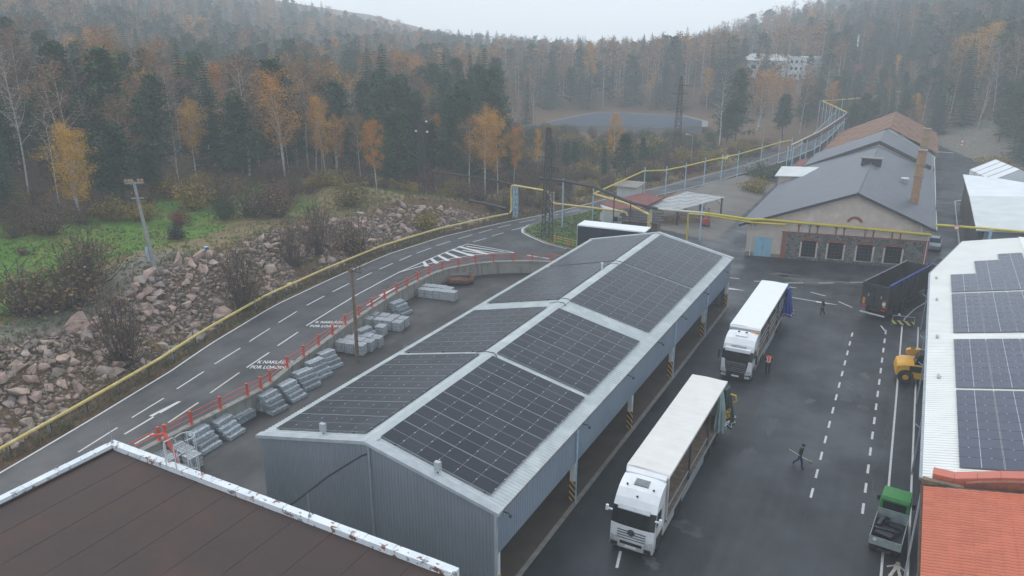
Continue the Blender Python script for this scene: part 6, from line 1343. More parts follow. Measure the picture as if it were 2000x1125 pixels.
for s in (-1,1):
    b = MB(); b.obox((s*.92,3.6,1.45), .16, .1, .3); b.tube([(s*.74,3.6,1.6),(s*.92,3.6,1.6)], .02, 4); b.build('mirror', 'black_plastic', mc); b = MB(); b.poly([(s*.765,3.1,1.5),(s*.765,3.75,1.5),(s*.755,3.65,1.95),(s*.755,3.1,1.95)]); b.build('side_window', 'glass_dark', mc)
    wheel(mc, s*.62, 3.45, .34, .22, s); wheel(mc, s*.6, .85, .34, .36, s)
b = MB(); b.box(-.78,.78,.0,2.55,.82,.92); b.build('bed_floor', 'black_scrap', mc)
b = MB(); b.box(-.8,-.76,0,2.55,.9,1.32); b.build('side_board', 'bed_grey', mc); b = MB(); b.box(.76,.8,0,2.55,.9,1.32); b.build('side_board', 'bed_grey', mc); b = MB(); b.box(-.8,.8,-.04,0,.84,1.32); tg = b.build('tailgate', 'bed_grey', mc); b = MB(); b.lathe([(.1,-.05),(.1,-.045)], 14, 0, 'y', (-.52,0,1.18)); b.build('badge', 'plate', tg)
b = MB(); b.box(-.78,.78,2.56,2.6,.9,1.6); b.build('headboard', 'bed_grey', mc)
b = MB(); b.box(-.35,.35,.1,4.0,.45,.6); b.build('chassis', 'dark_steel', mc)
sc_ = thing('scrap_load', 'black scrap sheets and tubes lying in the small flatbed', 'scrap', (1.52,39.55,0), R(-5)); rs_ = random.Random(9)
for k in range(9):
    b = MB(); b.obox((rs_.uniform(-.35,.35),rs_.uniform(.5,1.9),.93+k*.035), rs_.uniform(.7,1.3), rs_.uniform(.15,.5), .05, R(rs_.uniform(-20,20))); b.build('scrap_sheet', 'black_scrap', sc_)
b = MB(); b.tube([(-.55,1.4,1.2),(-.35,1.9,1.5),(-.15,2.1,1.35),(-.3,1.7,1.25)], .13, 6); b.build('scrap_tube', 'black_scrap', sc_, smooth=60)

# dark box trailer behind the shed, forklift, parked car
bx = thing('box_trailer', 'dark box trailer with white roof parked behind the shed', 'trailer', (-35.3,83.9,1.15), R(3))
b = MB(); b.box(0,8.4,-1.2,1.3,1.0,3.75); b.build('body', 'container_dark', bx); b = MB(); b.hexa([(-.05,-1.25,3.76),(8.4,-1.25,3.76),(8.4,1.35,3.76),(-.05,1.35,3.76)],[(.0,-1.22,3.9),(8.4,-1.22,3.9),(8.4,1.3,3.9),(.0,1.3,3.9)]); b.build('roof', 'trailer_roof_white', bx); b = MB(); b.box(-.03,.03,-1.25,-1.19,1.0,3.76); b.build('corner_post', 'pale_sheet', bx)
for y in (-.9,.95):
    for x in (1.6,2.9,4.2):
        b = MB(); b.lathe([(.3,-.2),(.5,-.2),(.5,.2),(.3,.2)], 14, 0, 'y', (x,y,.5)); b.build('wheel', 'rubber', bx)
b = MB(); b.box(0,8.2,-.5,.5,.7,1.0); b.build('chassis', 'dark_steel', bx)
fk = thing('forklift', 'small red forklift parked at the edge of the timber canopy', 'forklift', (-25.8,107.6,.62), R(15))
b = MB(); b.hexa([(-.5,-.9,.35),(.5,-.9,.35),(.5,.8,.35),(-.5,.8,.35)],[(-.48,-.85,1.15),(.48,-.85,1.15),(.48,.5,1.0),(-.48,.5,1.0)]); b.build('body', 'fork_red', fk); b = MB()
for sx in (-.45,.45):
    for y in (-.5,.55): b.cyl((sx,y,1.0),(sx,y,2.1),.04,n=5)
b.box(-.5,.5,-.55,.6,2.1,2.16); b.build('roll_cage', 'black_plastic', fk); b = MB(); b.box(-.4,-.3,.85,.95,.05,2.4); b.box(.3,.4,.85,.95,.05,2.4); b.box(-.35,-.25,.95,1.8,.05,.1); b.box(.25,.35,.95,1.8,.05,.1); b.build('mast', 'dark_steel', fk)
for x in (-.5,.5):
    for y in (-.55,.5): b = MB(); b.lathe([(.28,-.12),(.28,.12)], 12, 0, 'x', (x,y,.28)); b.build('wheel', 'rubber', fk)
cr_ = thing('parked_car', 'silver-blue car parked beside the stone hall in the lane', 'car', (3.5,112.,0), R(-2))
b = MB(); secs = []
for y, zt, zb, hw in ((-2.1,.75,.35,.75),(-1.9,.9,.25,.85),(-.9,.98,.22,.88),(1.6,.98,.22,.88),(2.05,.9,.3,.8)): secs.append([(-hw,y,zb),(hw,y,zb),(hw,y,zt-.08),(hw*.93,y,zt),(-hw*.93,y,zt),(-hw,y,zt-.08)])
b.loft(secs); b.build('body', 'car_silver', cr_, smooth=30)
b = MB(); b.hexa([(-.78,-1.0,.97),(.78,-1.0,.97),(.78,1.7,.97),(-.78,1.7,.97)],[(-.6,-.3,1.42),(.6,-.3,1.42),(.6,1.2,1.42),(-.6,1.2,1.42)]); b.build('glasshouse', 'glass_dark', cr_); b = MB(); b.hexa([(-.6,-.3,1.422),(.6,-.3,1.422),(.6,1.2,1.422),(-.6,1.2,1.422)],[(-.55,-.2,1.46),(.55,-.2,1.46),(.55,1.1,1.46),(-.55,1.1,1.46)]); b.build('roof', 'car_silver', cr_)
for s in (-1,1):
    for y in (-1.3,1.3): wheel(cr_, s*.8, y, .31, .2, s)

# ---------------------------------------------------------------- people
def person(name, label, loc, rz, joints, edges, rad, tone, mats):
    """body grown with a skin modifier from a posed skeleton; faces take the clothing of the nearest bone"""
    me = bpy.data.meshes.new('body'); names = list(joints); ix = {n: i for i, n in enumerate(names)}
    me.from_pydata([joints[n] for n in names], [(ix[a], ix[b]) for a, b in edges], []); o = bpy.data.objects.new('tmp_body', me); COL.objects.link(o)
    o.modifiers.new('skin', 'SKIN'); sv = me.skin_vertices[0].data
    for n in names: r = rad[n]; sv[ix[n]].radius = r if isinstance(r, tuple) else (r, r); sv[ix[n]].use_root = (n == 'pelvis')
    s = o.modifiers.new('sub', 'SUBSURF'); s.levels = s.render_levels = 2
    dg = bpy.context.evaluated_depsgraph_get(); dg.update(); bm_ = bpy.data.meshes.new_from_object(o.evaluated_get(dg)); bpy.data.objects.remove(o)
    bm_.materials.clear()
    for m in mats: bm_.materials.append(MT[m])
    segs = [(Vector(joints[a]), Vector(joints[b]), tone[(a, b)]) for a, b in edges]
    for p in bm_.polygons:
        c = p.center; best = None
        for a, b_, t_ in segs:
            d = b_-a; k = max(0, min(1, (c-a).dot(d)/max(1e-6, d.length_squared))); q = (c-a-d*k).length
            if best is None or q < best[0]: best = (q, t_)
        p.material_index = best[1]
    shade(bm_, 180); t = thing(name, label, 'person', loc, rz); obj('body', bm_, t); return t
E_ = [('pelvis','waist'),('waist','chest'),('chest','neck'),('neck','jaw'),('jaw','crown'),('chest','shL'),('shL','elL'),('elL','wrL'),('wrL','haL'),('chest','shR'),('shR','elR'),('elR','wrR'),('wrR','haR'),('pelvis','hipL'),('hipL','knL'),('knL','anL'),('anL','toL'),('pelvis','hipR'),('hipR','knR'),('knR','anR'),('anR','toR')]
RAD = dict(pelvis=(.17,.14),waist=(.165,.135),chest=(.195,.15),neck=.06,jaw=(.082,.092),crown=(.085,.10),shL=.088,elL=.066,wrL=.045,haL=(.04,.03),shR=.088,elR=.066,wrR=.045,haR=(.04,.03),hipL=.112,knL=.085,anL=.064,toL=(.05,.04),hipR=.112,knR=.085,anR=.064,toR=(.05,.04))
def tones(top, leg, hand=2, shoe=3):
    d = {}
    for a, b in E_:
        if b in ('jaw',): d[(a,b)] = 2
        elif b == 'crown': d[(a,b)] = 4
        elif b in ('haL','haR'): d[(a,b)] = hand
        elif b in ('toL','toR'): d[(a,b)] = shoe
        elif b[:2] in ('hi','kn','an'): d[(a,b)] = leg
        else: d[(a,b)] = top
    return d
def fingers(par, hand, dirv, side):
    """five short bent fingers on a hand point"""
    h = Vector(hand); d = Vector(dirv).normalized(); s = Vector(side).normalized(); u = d.cross(s)
    b = MB()
    for k, (o, l) in enumerate(((-.03,.07),(-.01,.08),(.01,.078),(.03,.06))): p = h+s*o+d*.03; b.tube([p, p+d*l*.55, p+d*l*.85+u*l*.4], [.010,.009,.007], 5)
    b.tube([h-s*.035, h-s*.06+d*.03, h-s*.055+d*.06], [.011,.010,.008], 5); b.build('fingers', 'skin', par, smooth=60)
# walking man with tool, heading along +x (towards the right building)
Jw = dict(pelvis=(0,0,.93),waist=(.02,0,1.10),chest=(.05,0,1.34),neck=(.08,0,1.50),jaw=(.11,0,1.58),crown=(.11,0,1.72),shL=(.05,.19,1.42),elL=(-.10,.25,1.16),wrL=(.02,.24,.95),haL=(.06,.24,.89),shR=(.05,-.19,1.42),elR=(.0,-.25,1.15),wrR=(.16,-.26,.97),haR=(.21,-.26,.92),hipL=(0,.10,.90),knL=(-.10,.11,.50),anL=(-.40,.11,.18),toL=(-.36,.11,.03),hipR=(0,-.10,.90),knR=(.20,-.10,.50),anR=(.22,-.10,.09),toR=(.40,-.10,.035))
p1 = person('person', 'man in dark jacket and navy trousers walking across the yard with a broom', (-3.9,47.2,0), R(-8), Jw, E_, RAD, tones(0,1), ['green_cloth','navy_cloth','skin','black_plastic','dark_cloth'])
b = MB(); b.lathe([(.11,0),(.118,.05),(.10,.11),(.05,.135)], 12, 0, 'z', (.115,0,1.63)); b.obox((.2,0,1.645), .12, .15, .015); b.build('cap', 'dark_cloth', p1, smooth=50)
b = MB(); b.hexa([(.19,-.02,1.60),(.215,-.012,1.58),(.215,.012,1.58),(.19,.02,1.60)],[(.19,-.01,1.64),(.2,-.006,1.635),(.2,.006,1.635),(.19,.01,1.64)]); b.build('nose', 'skin', p1)
fingers(p1, Jw['haR'], (.6,0,-.8), (0,1,0)); fingers(p1, Jw['haL'], (.3,0,-.95), (0,1,0))
br_ = thing('broom', 'wooden broom held level by the walking man', 'broom', (-3.9,47.2,0), R(-8)); b = MB(); b.tube([(-.72,-.04,1.10),(.2,-.26,.95),(.62,-.34,.89)], .017, 6); b.build('shaft', 'pale_pipe', br_); b = MB(); b.hexa([(.58,-.47,.82),(.86,-.49,.77),(.86,-.24,.77),(.58,-.26,.82)],[(.58,-.45,.92),(.86,-.49,.90),(.86,-.24,.90),(.58,-.26,.92)]); b.build('head', 'wood_grey', br_)
# man in orange vest, back to the camera
Js = dict(pelvis=(0,0,.92),waist=(0,.02,1.08),chest=(0,.05,1.33),neck=(0,.09,1.49),jaw=(0,.13,1.57),crown=(0,.12,1.70),shL=(-.2,.05,1.41),elL=(-.27,.08,1.14),wrL=(-.2,.26,.99),haL=(-.18,.31,.96),shR=(.2,.05,1.41),elR=(.28,.08,1.14),wrR=(.22,.26,1.0),haR=(.2,.31,.97),hipL=(-.10,0,.89),knL=(-.12,.04,.48),anL=(-.12,-.02,.09),toL=(-.13,.14,.035),hipR=(.10,0,.89),knR=(.12,.03,.48),anR=(.13,.0,.09),toR=(.15,.16,.035))
RV = dict(RAD, waist=(.195,.16), chest=(.22,.17), pelvis=(.185,.15)); tn = tones(0,1); tn[('shL','elL')] = tn[('elL','wrL')] = tn[('shR','elR')] = tn[('elR','wrR')] = 1
p2 = person('person', 'man in orange high-visibility vest standing beside the farther truck', (-8.5,61.3,0), R(12), Js, E_, RV, tn, ['hivis','dark_cloth','skin','black_plastic','dark_cloth'])
b = MB()
for x in (-.12,.12): b.hexa([(x-.03,-.165,1.08),(x+.03,-.165,1.08),(x+.03,-.145,1.08),(x-.03,-.145,1.08)],[(x-.03,-.12,1.42),(x+.03,-.12,1.42),(x+.03,-.10,1.42),(x-.03,-.10,1.42)])
b.loft([[(.205*math.cos(a),.02+.165*math.sin(a),z) for a in [2*math.pi*k/20 for k in range(20)]] for z in (.99,1.05)]); b.build('reflective_strip', 'reflective', p2, smooth=50); fingers(p2, Js['haL'], (0,.8,-.4), (1,0,0)); fingers(p2, Js['haR'], (0,.8,-.4), (1,0,0))
# man in dark clothes farther back
Jb = dict(Jw, elR=(.02,-.24,1.15), wrR=(.2,-.1,1.12), haR=(.24,-.04,1.13), knL=(-.05,.11,.5), anL=(-.22,.11,.12), toL=(-.12,.11,.035), knR=(.1,-.1,.5), anR=(.08,-.1,.09), toR=(.25,-.1,.035))
p3 = person('person', 'man in dark work clothes walking near the tipper trailer', (-6.25,78.2,0), R(200), Jb, E_, RAD, tones(0,1), ['dark_cloth','dark_cloth','skin','black_plastic','dark_cloth']); fingers(p3, Jb['haR'], (.9,.3,0), (0,0,1)); fingers(p3, Jb['haL'], (.3,0,-.95), (0,1,0))
# ---------------------------------------------------------------- boulders on the bank
rng = np.random.RandomState(21)
def hull(seed, n=13, sq=.62):
    r = random.Random(seed); bm = bmesh.new()
    for k in range(n):
        v = Vector((r.uniform(-1,1), r.uniform(-1,1), r.uniform(-1,1))); m = max(abs(v.x), abs(v.y), abs(v.z)); v = v/m*r.uniform(.7,1) if r.random() < .75 else v
        bm.verts.new((v.x*.5, v.y*.5*r.uniform(.8,1), v.z*.5*sq))
    bmesh.ops.convex_hull(bm, input=bm.verts); geom = [v for v in bm.verts if not v.link_faces]; bmesh.ops.delete(bm, geom=geom, context='VERTS'); bmesh.ops.triangulate(bm, faces=bm.faces)
    me = bpy.data.meshes.new('boulder'); bm.to_mesh(me); bm.free(); return me
HULLS = [hull(100+i, 12+i % 5, random.uniform(.55,.85)) for i in range(14)]
for h in HULLS: h.materials.append(MT['rock'])
def bank_clear(X, Y, s):
    """1 where boulders lie, 0 in grassy gaps"""
    g = mnoise.noise(Vector((X*.22, Y*.22, 3)))
    lo = 2.4+1.2*mnoise.noise(Vector((Y*.2, 0, 9))); hi = 9.9+1.0*mnoise.noise(Vector((Y*.17, 4, 2)))
    if Y > 78: hi -= (Y-78)*.25
    low = -.12 if s < 5.2 else -.7
    return lo < s < hi and g > low-(.15 if Y < 40 else 0)
RK = []
for k in range(15000):
    Y = rng.uniform(14, 93); s = rng.uniform(1.8, 11.5); X = float(road_x(Y))-s
    if not bank_clear(X, Y, s): continue
    u = rng.rand(); size = .34+1.3*u**2.4*(1.0 if Y < 60 else .8)
    if any((X-q[0])**2+(Y-q[1])**2 < ((size+q[2])*.31)**2 for q in RK): continue
    RK.append((X, Y, size))
RK.sort(key=lambda q: -q[2]/math.hypot(q[0], q[1])); SZW = lambda v: 'small' if v < .7 else ('middling' if v < 1.1 else 'large')
for i, (X, Y, size) in enumerate(RK[:300]):
    o = obj('boulder', HULLS[i % 14], None, (X, Y, float(land(X, Y))+size*.16)); o.scale = (size*rng.uniform(.85,1.35), size*rng.uniform(.75,1.1), size*rng.uniform(.8,1.2))
    o.rotation_euler = (rng.uniform(-.5,.5), rng.uniform(-.5,.5), rng.uniform(0,6.3))
    seg = 'nearest the brown roof' if Y < 34 else ('across from the near kerb stacks' if Y < 48 else ('across from the stone crates' if Y < 64 else 'at the road bend'))
    tag(o, f'{SZW(size)} pinkish grey boulder on the roadside bank {seg}', 'boulder', f'{SZW(size)} boulders {seg}')
def joined(items, name, mt, protos, parent=None):
    Vs, Fs, n = [], [], 0
    for (X, Y, Z, sx, sy, sz, a, tilt, k) in items:
        v, f = protos[k]; c, s_ = math.cos(a), math.sin(a); q = v*np.array([sx,sy,sz]); q = np.stack([q[:,0]*c-q[:,1]*s_+tilt*q[:,2], q[:,0]*s_+q[:,1]*c, q[:,2]], 1)+np.array([X,Y,Z])
        Vs.append(q); Fs.append(f+n); n += len(v)
    return obj(name, npmesh(name, np.concatenate(Vs), np.concatenate(Fs), mt), parent)
HP = [(np.array([v.co[:] for v in h.vertices]), np.array([p.vertices[:] for p in h.polygons])) for h in HULLS]
items = [(X, Y, float(land(X,Y))+s_*.1, s_*1.1, s_, s_, rng.uniform(0,6.3), rng.uniform(-.3,.3), rng.randint(14)) for X, Y, s_ in RK[300:]]
for k in range(7000):
    Y = rng.uniform(14, 96); s = rng.uniform(1.6, 12); X = float(road_x(Y))-s
    if bank_clear(X, Y, s) or rng.rand() < .08: z_ = rng.uniform(.12,.36); items.append((X, Y, float(land(X,Y))+z_*.1, z_*1.2, z_, z_*.8, rng.uniform(0,6.3), rng.uniform(-.3,.3), rng.randint(14)))
o = joined(items, 'rubble', 'rock_small', HP); o['kind'] = 'stuff'; o['label'] = 'smaller broken stones filling the bank between the boulders'; o['category'] = 'rubble'

# ---------------------------------------------------------------- trees
def quads(P, size, r, stretch=1., up=None):
    """one small leaf face at each point, turned at random"""
    n = len(P); a = r.normal(size=(n,3)); a /= np.linalg.norm(a, axis=1)[:,None]; b = r.normal(size=(n,3))
    if up is not None: a = a*(1-up)+np.array([0,0,1])*up*np.sign(a[:,2:3]+1e-6); a /= np.linalg.norm(a, axis=1)[:,None]
    b -= a*(a*b).sum(1)[:,None]; b /= np.linalg.norm(b, axis=1)[:,None]; c = np.cross(a, b)
    s = size*r.uniform(.6,1.35,(n,1)); V = np.stack([P-b*s*stretch*.5, P+c*s*.33, P+b*s*stretch*.5, P-c*s*.33], 1).reshape(-1,3)
    return V, np.arange(n*4).reshape(n,4)
class Tree:
    def __init__(s): s.wood = MB(); s.leaf = []
def branch_pts(p0, d, L, r, n=5, up=.35, wob=.12):
    p = np.array(p0, float); d = np.array(d, float); d /= np.linalg.norm(d); out = [p.copy()]
    for k in range(n):
        d = d+np.array([r.normal()*wob, r.normal()*wob, up/n+r.normal()*wob*.5]); d /= np.linalg.norm(d); p = p+d*L/n; out.append(p.copy())
    return np.array(out)
def birch(seed, h=16., leaves=2300, dens=1., lsize=.2, spread=.20, t0=.36, stems=1, droop=.3):
    r = np.random.RandomState(seed); W_ = MB(); LP = []
    for st in range(stems):
        lean = r.normal(size=2)*.035+(np.array([math.cos(st*2.4), math.sin(st*2.4)])*.05 if stems > 1 else 0); zz = np.linspace(0, h*.96*(1-.08*st), 8)
        tx = np.stack([lean[0]*zz+.12*np.sin(zz*.4+seed), lean[1]*zz+.12*np.cos(zz*.33+seed*2), zz], 1); R0 = .0085*h
        W_.tube([tuple(p) for p in tx], [R0*(1-.93*(k/7)**1.1) for k in range(8)], 6)
        nl = 15
        for k in range(nl):
            t = t0+(.96-t0)*(k+r.rand())/nl; i = min(6, int(t*7)); f = t*7-i; p = tx[i]*(1-f)+tx[i+1]*f; az = k*2.4+r.uniform(-.5,.5)
            prof = math.sin(min(1,(1.02-t)/(1-t0)*1.05)*math.pi*.62+.22); L = h*spread*max(.25,prof)*r.uniform(.8,1.2); el = r.uniform(.7,1.25)
            bp = branch_pts(p, (math.cos(az), math.sin(az), el), L*1.25, r, 5, .25); W_.tube([tuple(q) for q in bp], [R0*.34*(1-.85*j/5)*(1.1-t*.6) for j in range(6)], 4)
            for m in range(5):
                j = r.randint(1,6); q0 = bp[j]; d = r.normal(size=3); d[2] = abs(d[2])*.3-.1; tp = branch_pts(q0, d, L*.42*r.uniform(.6,1.2), r, 4, -droop, .15); W_.tube([tuple(q) for q in tp[::2]], [.022,.014,.008], 3, cap=False)
                for q in tp[1:]: LP.append(q)
            for q in bp[2:]: LP.append(q)
        LP.append(tx[-1]); LP.append(tx[-2])
    LP = np.array(LP); n = int(leaves*dens); P = LP[r.randint(len(LP), size=n)]+r.normal(size=(n,3))*np.array([.34,.34,.42])*h/16-np.array([0,0,.12])
    V, F = quads(P, lsize, r, 1.15); return W_, V, F
def barebirch(seed, h=15.): return birch(seed, h, 900, 1., .14, .20, .34, 1, .1)
def spruce(seed, h=17., seg=1.):
    r = np.random.RandomState(seed); W_ = MB(); W_.tube([(0,0,0),(.04,.02,h*.5),(0,0,h)], [.011*h,.006*h,.001*h], 6); V_, F_, n = [], [], 0
    z = h*.06
    while z < h*.985:
        f = 1-z/h; L = (h*.205*f**.85+.12)*r.uniform(.85,1.1); nb = 7 if f > .3 else 5; a0 = r.uniform(0,6.3)
        for k in range(nb):
            if r.rand() < .10: continue
            a = a0+2*math.pi*k/nb+r.uniform(-.25,.25); l = L*r.uniform(.72,1.18); ca, sa = math.cos(a), math.sin(a); m = max(2, int(l/.42*seg))
            for j in range(m):
                g = (j+.5)/m; dz = -.32*l*g+.14*l*g*g; wdt = (.42*(1-g)+.16)*min(1.2,l)*.8
                c = np.array([ca*l*g, sa*l*g, z+dz]); t = np.array([ca, sa, -.35]); s = np.array([-sa, ca, 0]); e = l/m*1.5
                for sd in (-1, 1):
                    tip = c+t*e*.5+s*sd*wdt*r.uniform(.7,1.2)+np.array([0,0,-.12-.2*r.rand()*wdt]); V_ += [c-t*e*.45, c+t*e*.55, tip+t*e*.1, tip-t*e*.25]; F_.append((n,n+1,n+2,n+3)); n += 4
        z += max(.26,.036*h*(.55+.6*f))
    V_ += [np.array([-.12,0,h*.96]),np.array([.12,0,h*.96]),np.array([.02,0,h*1.03]),np.array([-.02,0,h*1.03])]; F_.append((n,n+1,n+2,n+3)); return W_, np.array(V_), np.array(F_)
def pine(seed, h=15., n_cl=56, per=48, ls=.34, t0=.16):
    r = np.random.RandomState(seed); W_ = MB(); zz = np.linspace(0,h*.96,6); tx = np.stack([.1*np.sin(zz*.5+seed), .1*np.cos(zz*.4), zz], 1); W_.tube([tuple(p) for p in tx], [.012*h*(1-.85*k/5) for k in range(6)], 6); P = []
    for k in range(n_cl):
        t = t0+(1-t0)*((k+r.rand())/n_cl)**.85; prof = (1-t)**.62*.95+.10; az = k*2.4+r.uniform(-.6,.6); L = h*.21*prof*r.uniform(.55,1.15)
        p0 = np.array([.1*math.sin(t*h*.5+seed), .1*math.cos(t*h*.4), t*h*.95]); tip = p0+np.array([math.cos(az)*L, math.sin(az)*L, L*r.uniform(.05,.5)]); W_.tube([tuple(p0), tuple((p0+tip)/2+np.array([0,0,-.08])), tuple(tip)], [.05,.035,.015], 3, cap=False)
        for (c, w) in ((tip,1.),((p0+tip)/2,.75)):
            m = int(per*w); P.append(c+r.normal(size=(m,3))*np.array([.46,.46,.24])*(.75+.35*prof)*h/15)
    P = np.concatenate(P); V, F = quads(P, ls, r, 1.5, .35); return W_, V, F
def bush(seed, w=2., h=1.6, n=900, ls=.14, twigs=46):
    r = np.random.RandomState(seed); W_ = MB(); T = []
    for k in range(twigs):
        a = r.uniform(0,6.3); sp = r.uniform(0,1)**.6; kl = .62+.5*abs(math.sin(a*1.5+seed))*(.6+.4*math.sin(a*4+seed)); d = np.array([math.cos(a)*sp*w*.62*kl, math.sin(a)*sp*w*.62*kl, h*r.uniform(.4,1.05)*(1.08-.45*sp*sp)*(.7+.4*kl)]); b0 = np.array([math.cos(a)*.12*w*sp, math.sin(a)*.12*w*sp, 0]); m = (b0+d)*.5+r.normal(size=3)*.06*w
        W_.tube([tuple(b0), tuple(m), tuple(d)], [.018,.013,.005], 3, cap=False)
        for f in np.linspace(.3,1.02,7): T.append(b0*(1-f)+d*f if f > .5 else m*(2*f)+b0*(1-2*f))
        for q in range(3):
            e = d+r.normal(size=3)*np.array([.2,.2,.16])*w*.6; W_.tube([tuple(m*.4+d*.6), tuple(e)], [.010,.004], 3, cap=False); T.append(e)
    T = np.array(T); P = T[r.randint(len(T), size=n)]+r.normal(size=(n,3))*np.array([.11,.11,.10])*max(w,h)*.6; P[:,2] = np.abs(P[:,2]); V, F = quads(P, ls, r, 1.2); return W_, V, F
def proto(name, wlf, bark_m, leaf_m, leafname='crown'):
    W_, V, F = wlf; tm_ = W_.mesh('trunk', bark_m); cm = npmesh(leafname, V, F, leaf_m); return (tm_, cm, leafname)
PRO = {
 'gold': [proto('b', birch(1+i, 16, 5600, 1, .175, (.17,.20,.18,.22)[i], (.30,.38,.34,.28)[i], (1,2,1,2)[i]), 'birch_bark', 'leaf_gold') for i in range(4)],
 'yellow': [proto('b', birch(31, 15, 9500, 1, .175, .20, .20, 3), 'birch_bark', 'leaf_yellow')],
 'rust': [proto('b', birch(41+i, 16, 4000, 1, .17, (.17,.20,.16,.19)[i], (.36,.42,.33,.45)[i], 1 if i % 2 else 2), 'birch_bark', 'leaf_rust') for i in range(4)],
 'bare': [proto('b', barebirch(61+i), 'birch_bark', 'leaf_bare') for i in range(3)],
 'pine': [proto('p', pine(71+i, 15, 56, 48, .34, (.12,.2,.3)[i]), 'pine_bark', 'needle_pine') for i in range(3)],
 'spruce': [proto('s', spruce(81+i, 17), 'pine_bark', 'needle_spruce') for i in range(3)],
 'olive': [proto('u', bush(91+i, 2.2, 1.8, 1300), 'twig', 'bush_olive', 'foliage') for i in range(2)],
 'brown': [proto('u', bush(101+i, 2.2, 1.9, 700, .10, 85), 'twig', 'bush_brown', 'foliage') for i in range(3)],
 'red': [proto('u', bush(111, 2., 1.5, 1100), 'twig', 'bush_red', 'foliage')],
 'dark': [proto('u', bush(121, 2.2, 1.5, 1300, .13, 70), 'twig', 'bush_dark', 'foliage')],
 'green': [proto('u', bush(131, 2.4, 1.7, 1500), 'twig', 'bush_green', 'foliage')],
 'twigs': [proto('u', bush(141+i, 2.4, 2.6, 420, .11, 90), 'twig', 'bush_brown', 'foliage') for i in range(2)],
}
HT = dict(gold=16., yellow=15., rust=16., bare=15., pine=15., spruce=17., olive=1.8, brown=1.9, red=1.5, dark=1.5, green=1.7, twigs=2.6)
NM = dict(gold='birch_tree', yellow='birch_tree', rust='birch_tree', bare='birch_tree', pine='pine_tree', spruce='spruce_tree', olive='bush', brown='bush', red='bush', dark='bush', green='bush', twigs='bush')
CT = dict(birch_tree='birch tree', pine_tree='pine tree', spruce_tree='spruce tree', bush='bush')
COUNT = {}
def plant(kind, X, Y, h, wide=1., label=None, group=None, var=None, sink=.1):
    P = PRO[kind]; tm_, cm, ln = P[(var if var is not None else rng.randint(len(P))) % len(P)]; nm = NM[kind]; COUNT[nm] = COUNT.get(nm, 0)+1
    z = float(land(X, Y))-sink; t = bpy.data.objects.new(nm, None); COL.objects.link(t); t.empty_display_size = .2; t.location = (X, Y, z); k = h/HT[kind]; t.scale = (k*wide, k*wide, k); t.rotation_euler = (rng.uniform(-.04,.04), rng.uniform(-.04,.04), rng.uniform(0,6.3))
    tag(t, label, CT[nm], group)
    for n_, m_ in (('trunk' if nm != 'bush' else 'stems', tm_), (ln, cm)):
        o = bpy.data.objects.new(n_, m_); COL.objects.link(o); o.parent = t
    return t
TAKEN = []
def hero(kind, px, py, ptop, wide, label, var=None, group=None):
    (X, Y, Z), d = on_land(px, py); r0 = ray(px, ptop); t = d/math.hypot(r0[0], r0[1]); h = HC+r0[2]*t-Z
    TAKEN.append((X, Y, 2.4 if NM[kind] != 'bush' else 1.0)); return plant(kind, X, Y, max(h, .5), wide, label, group, var)
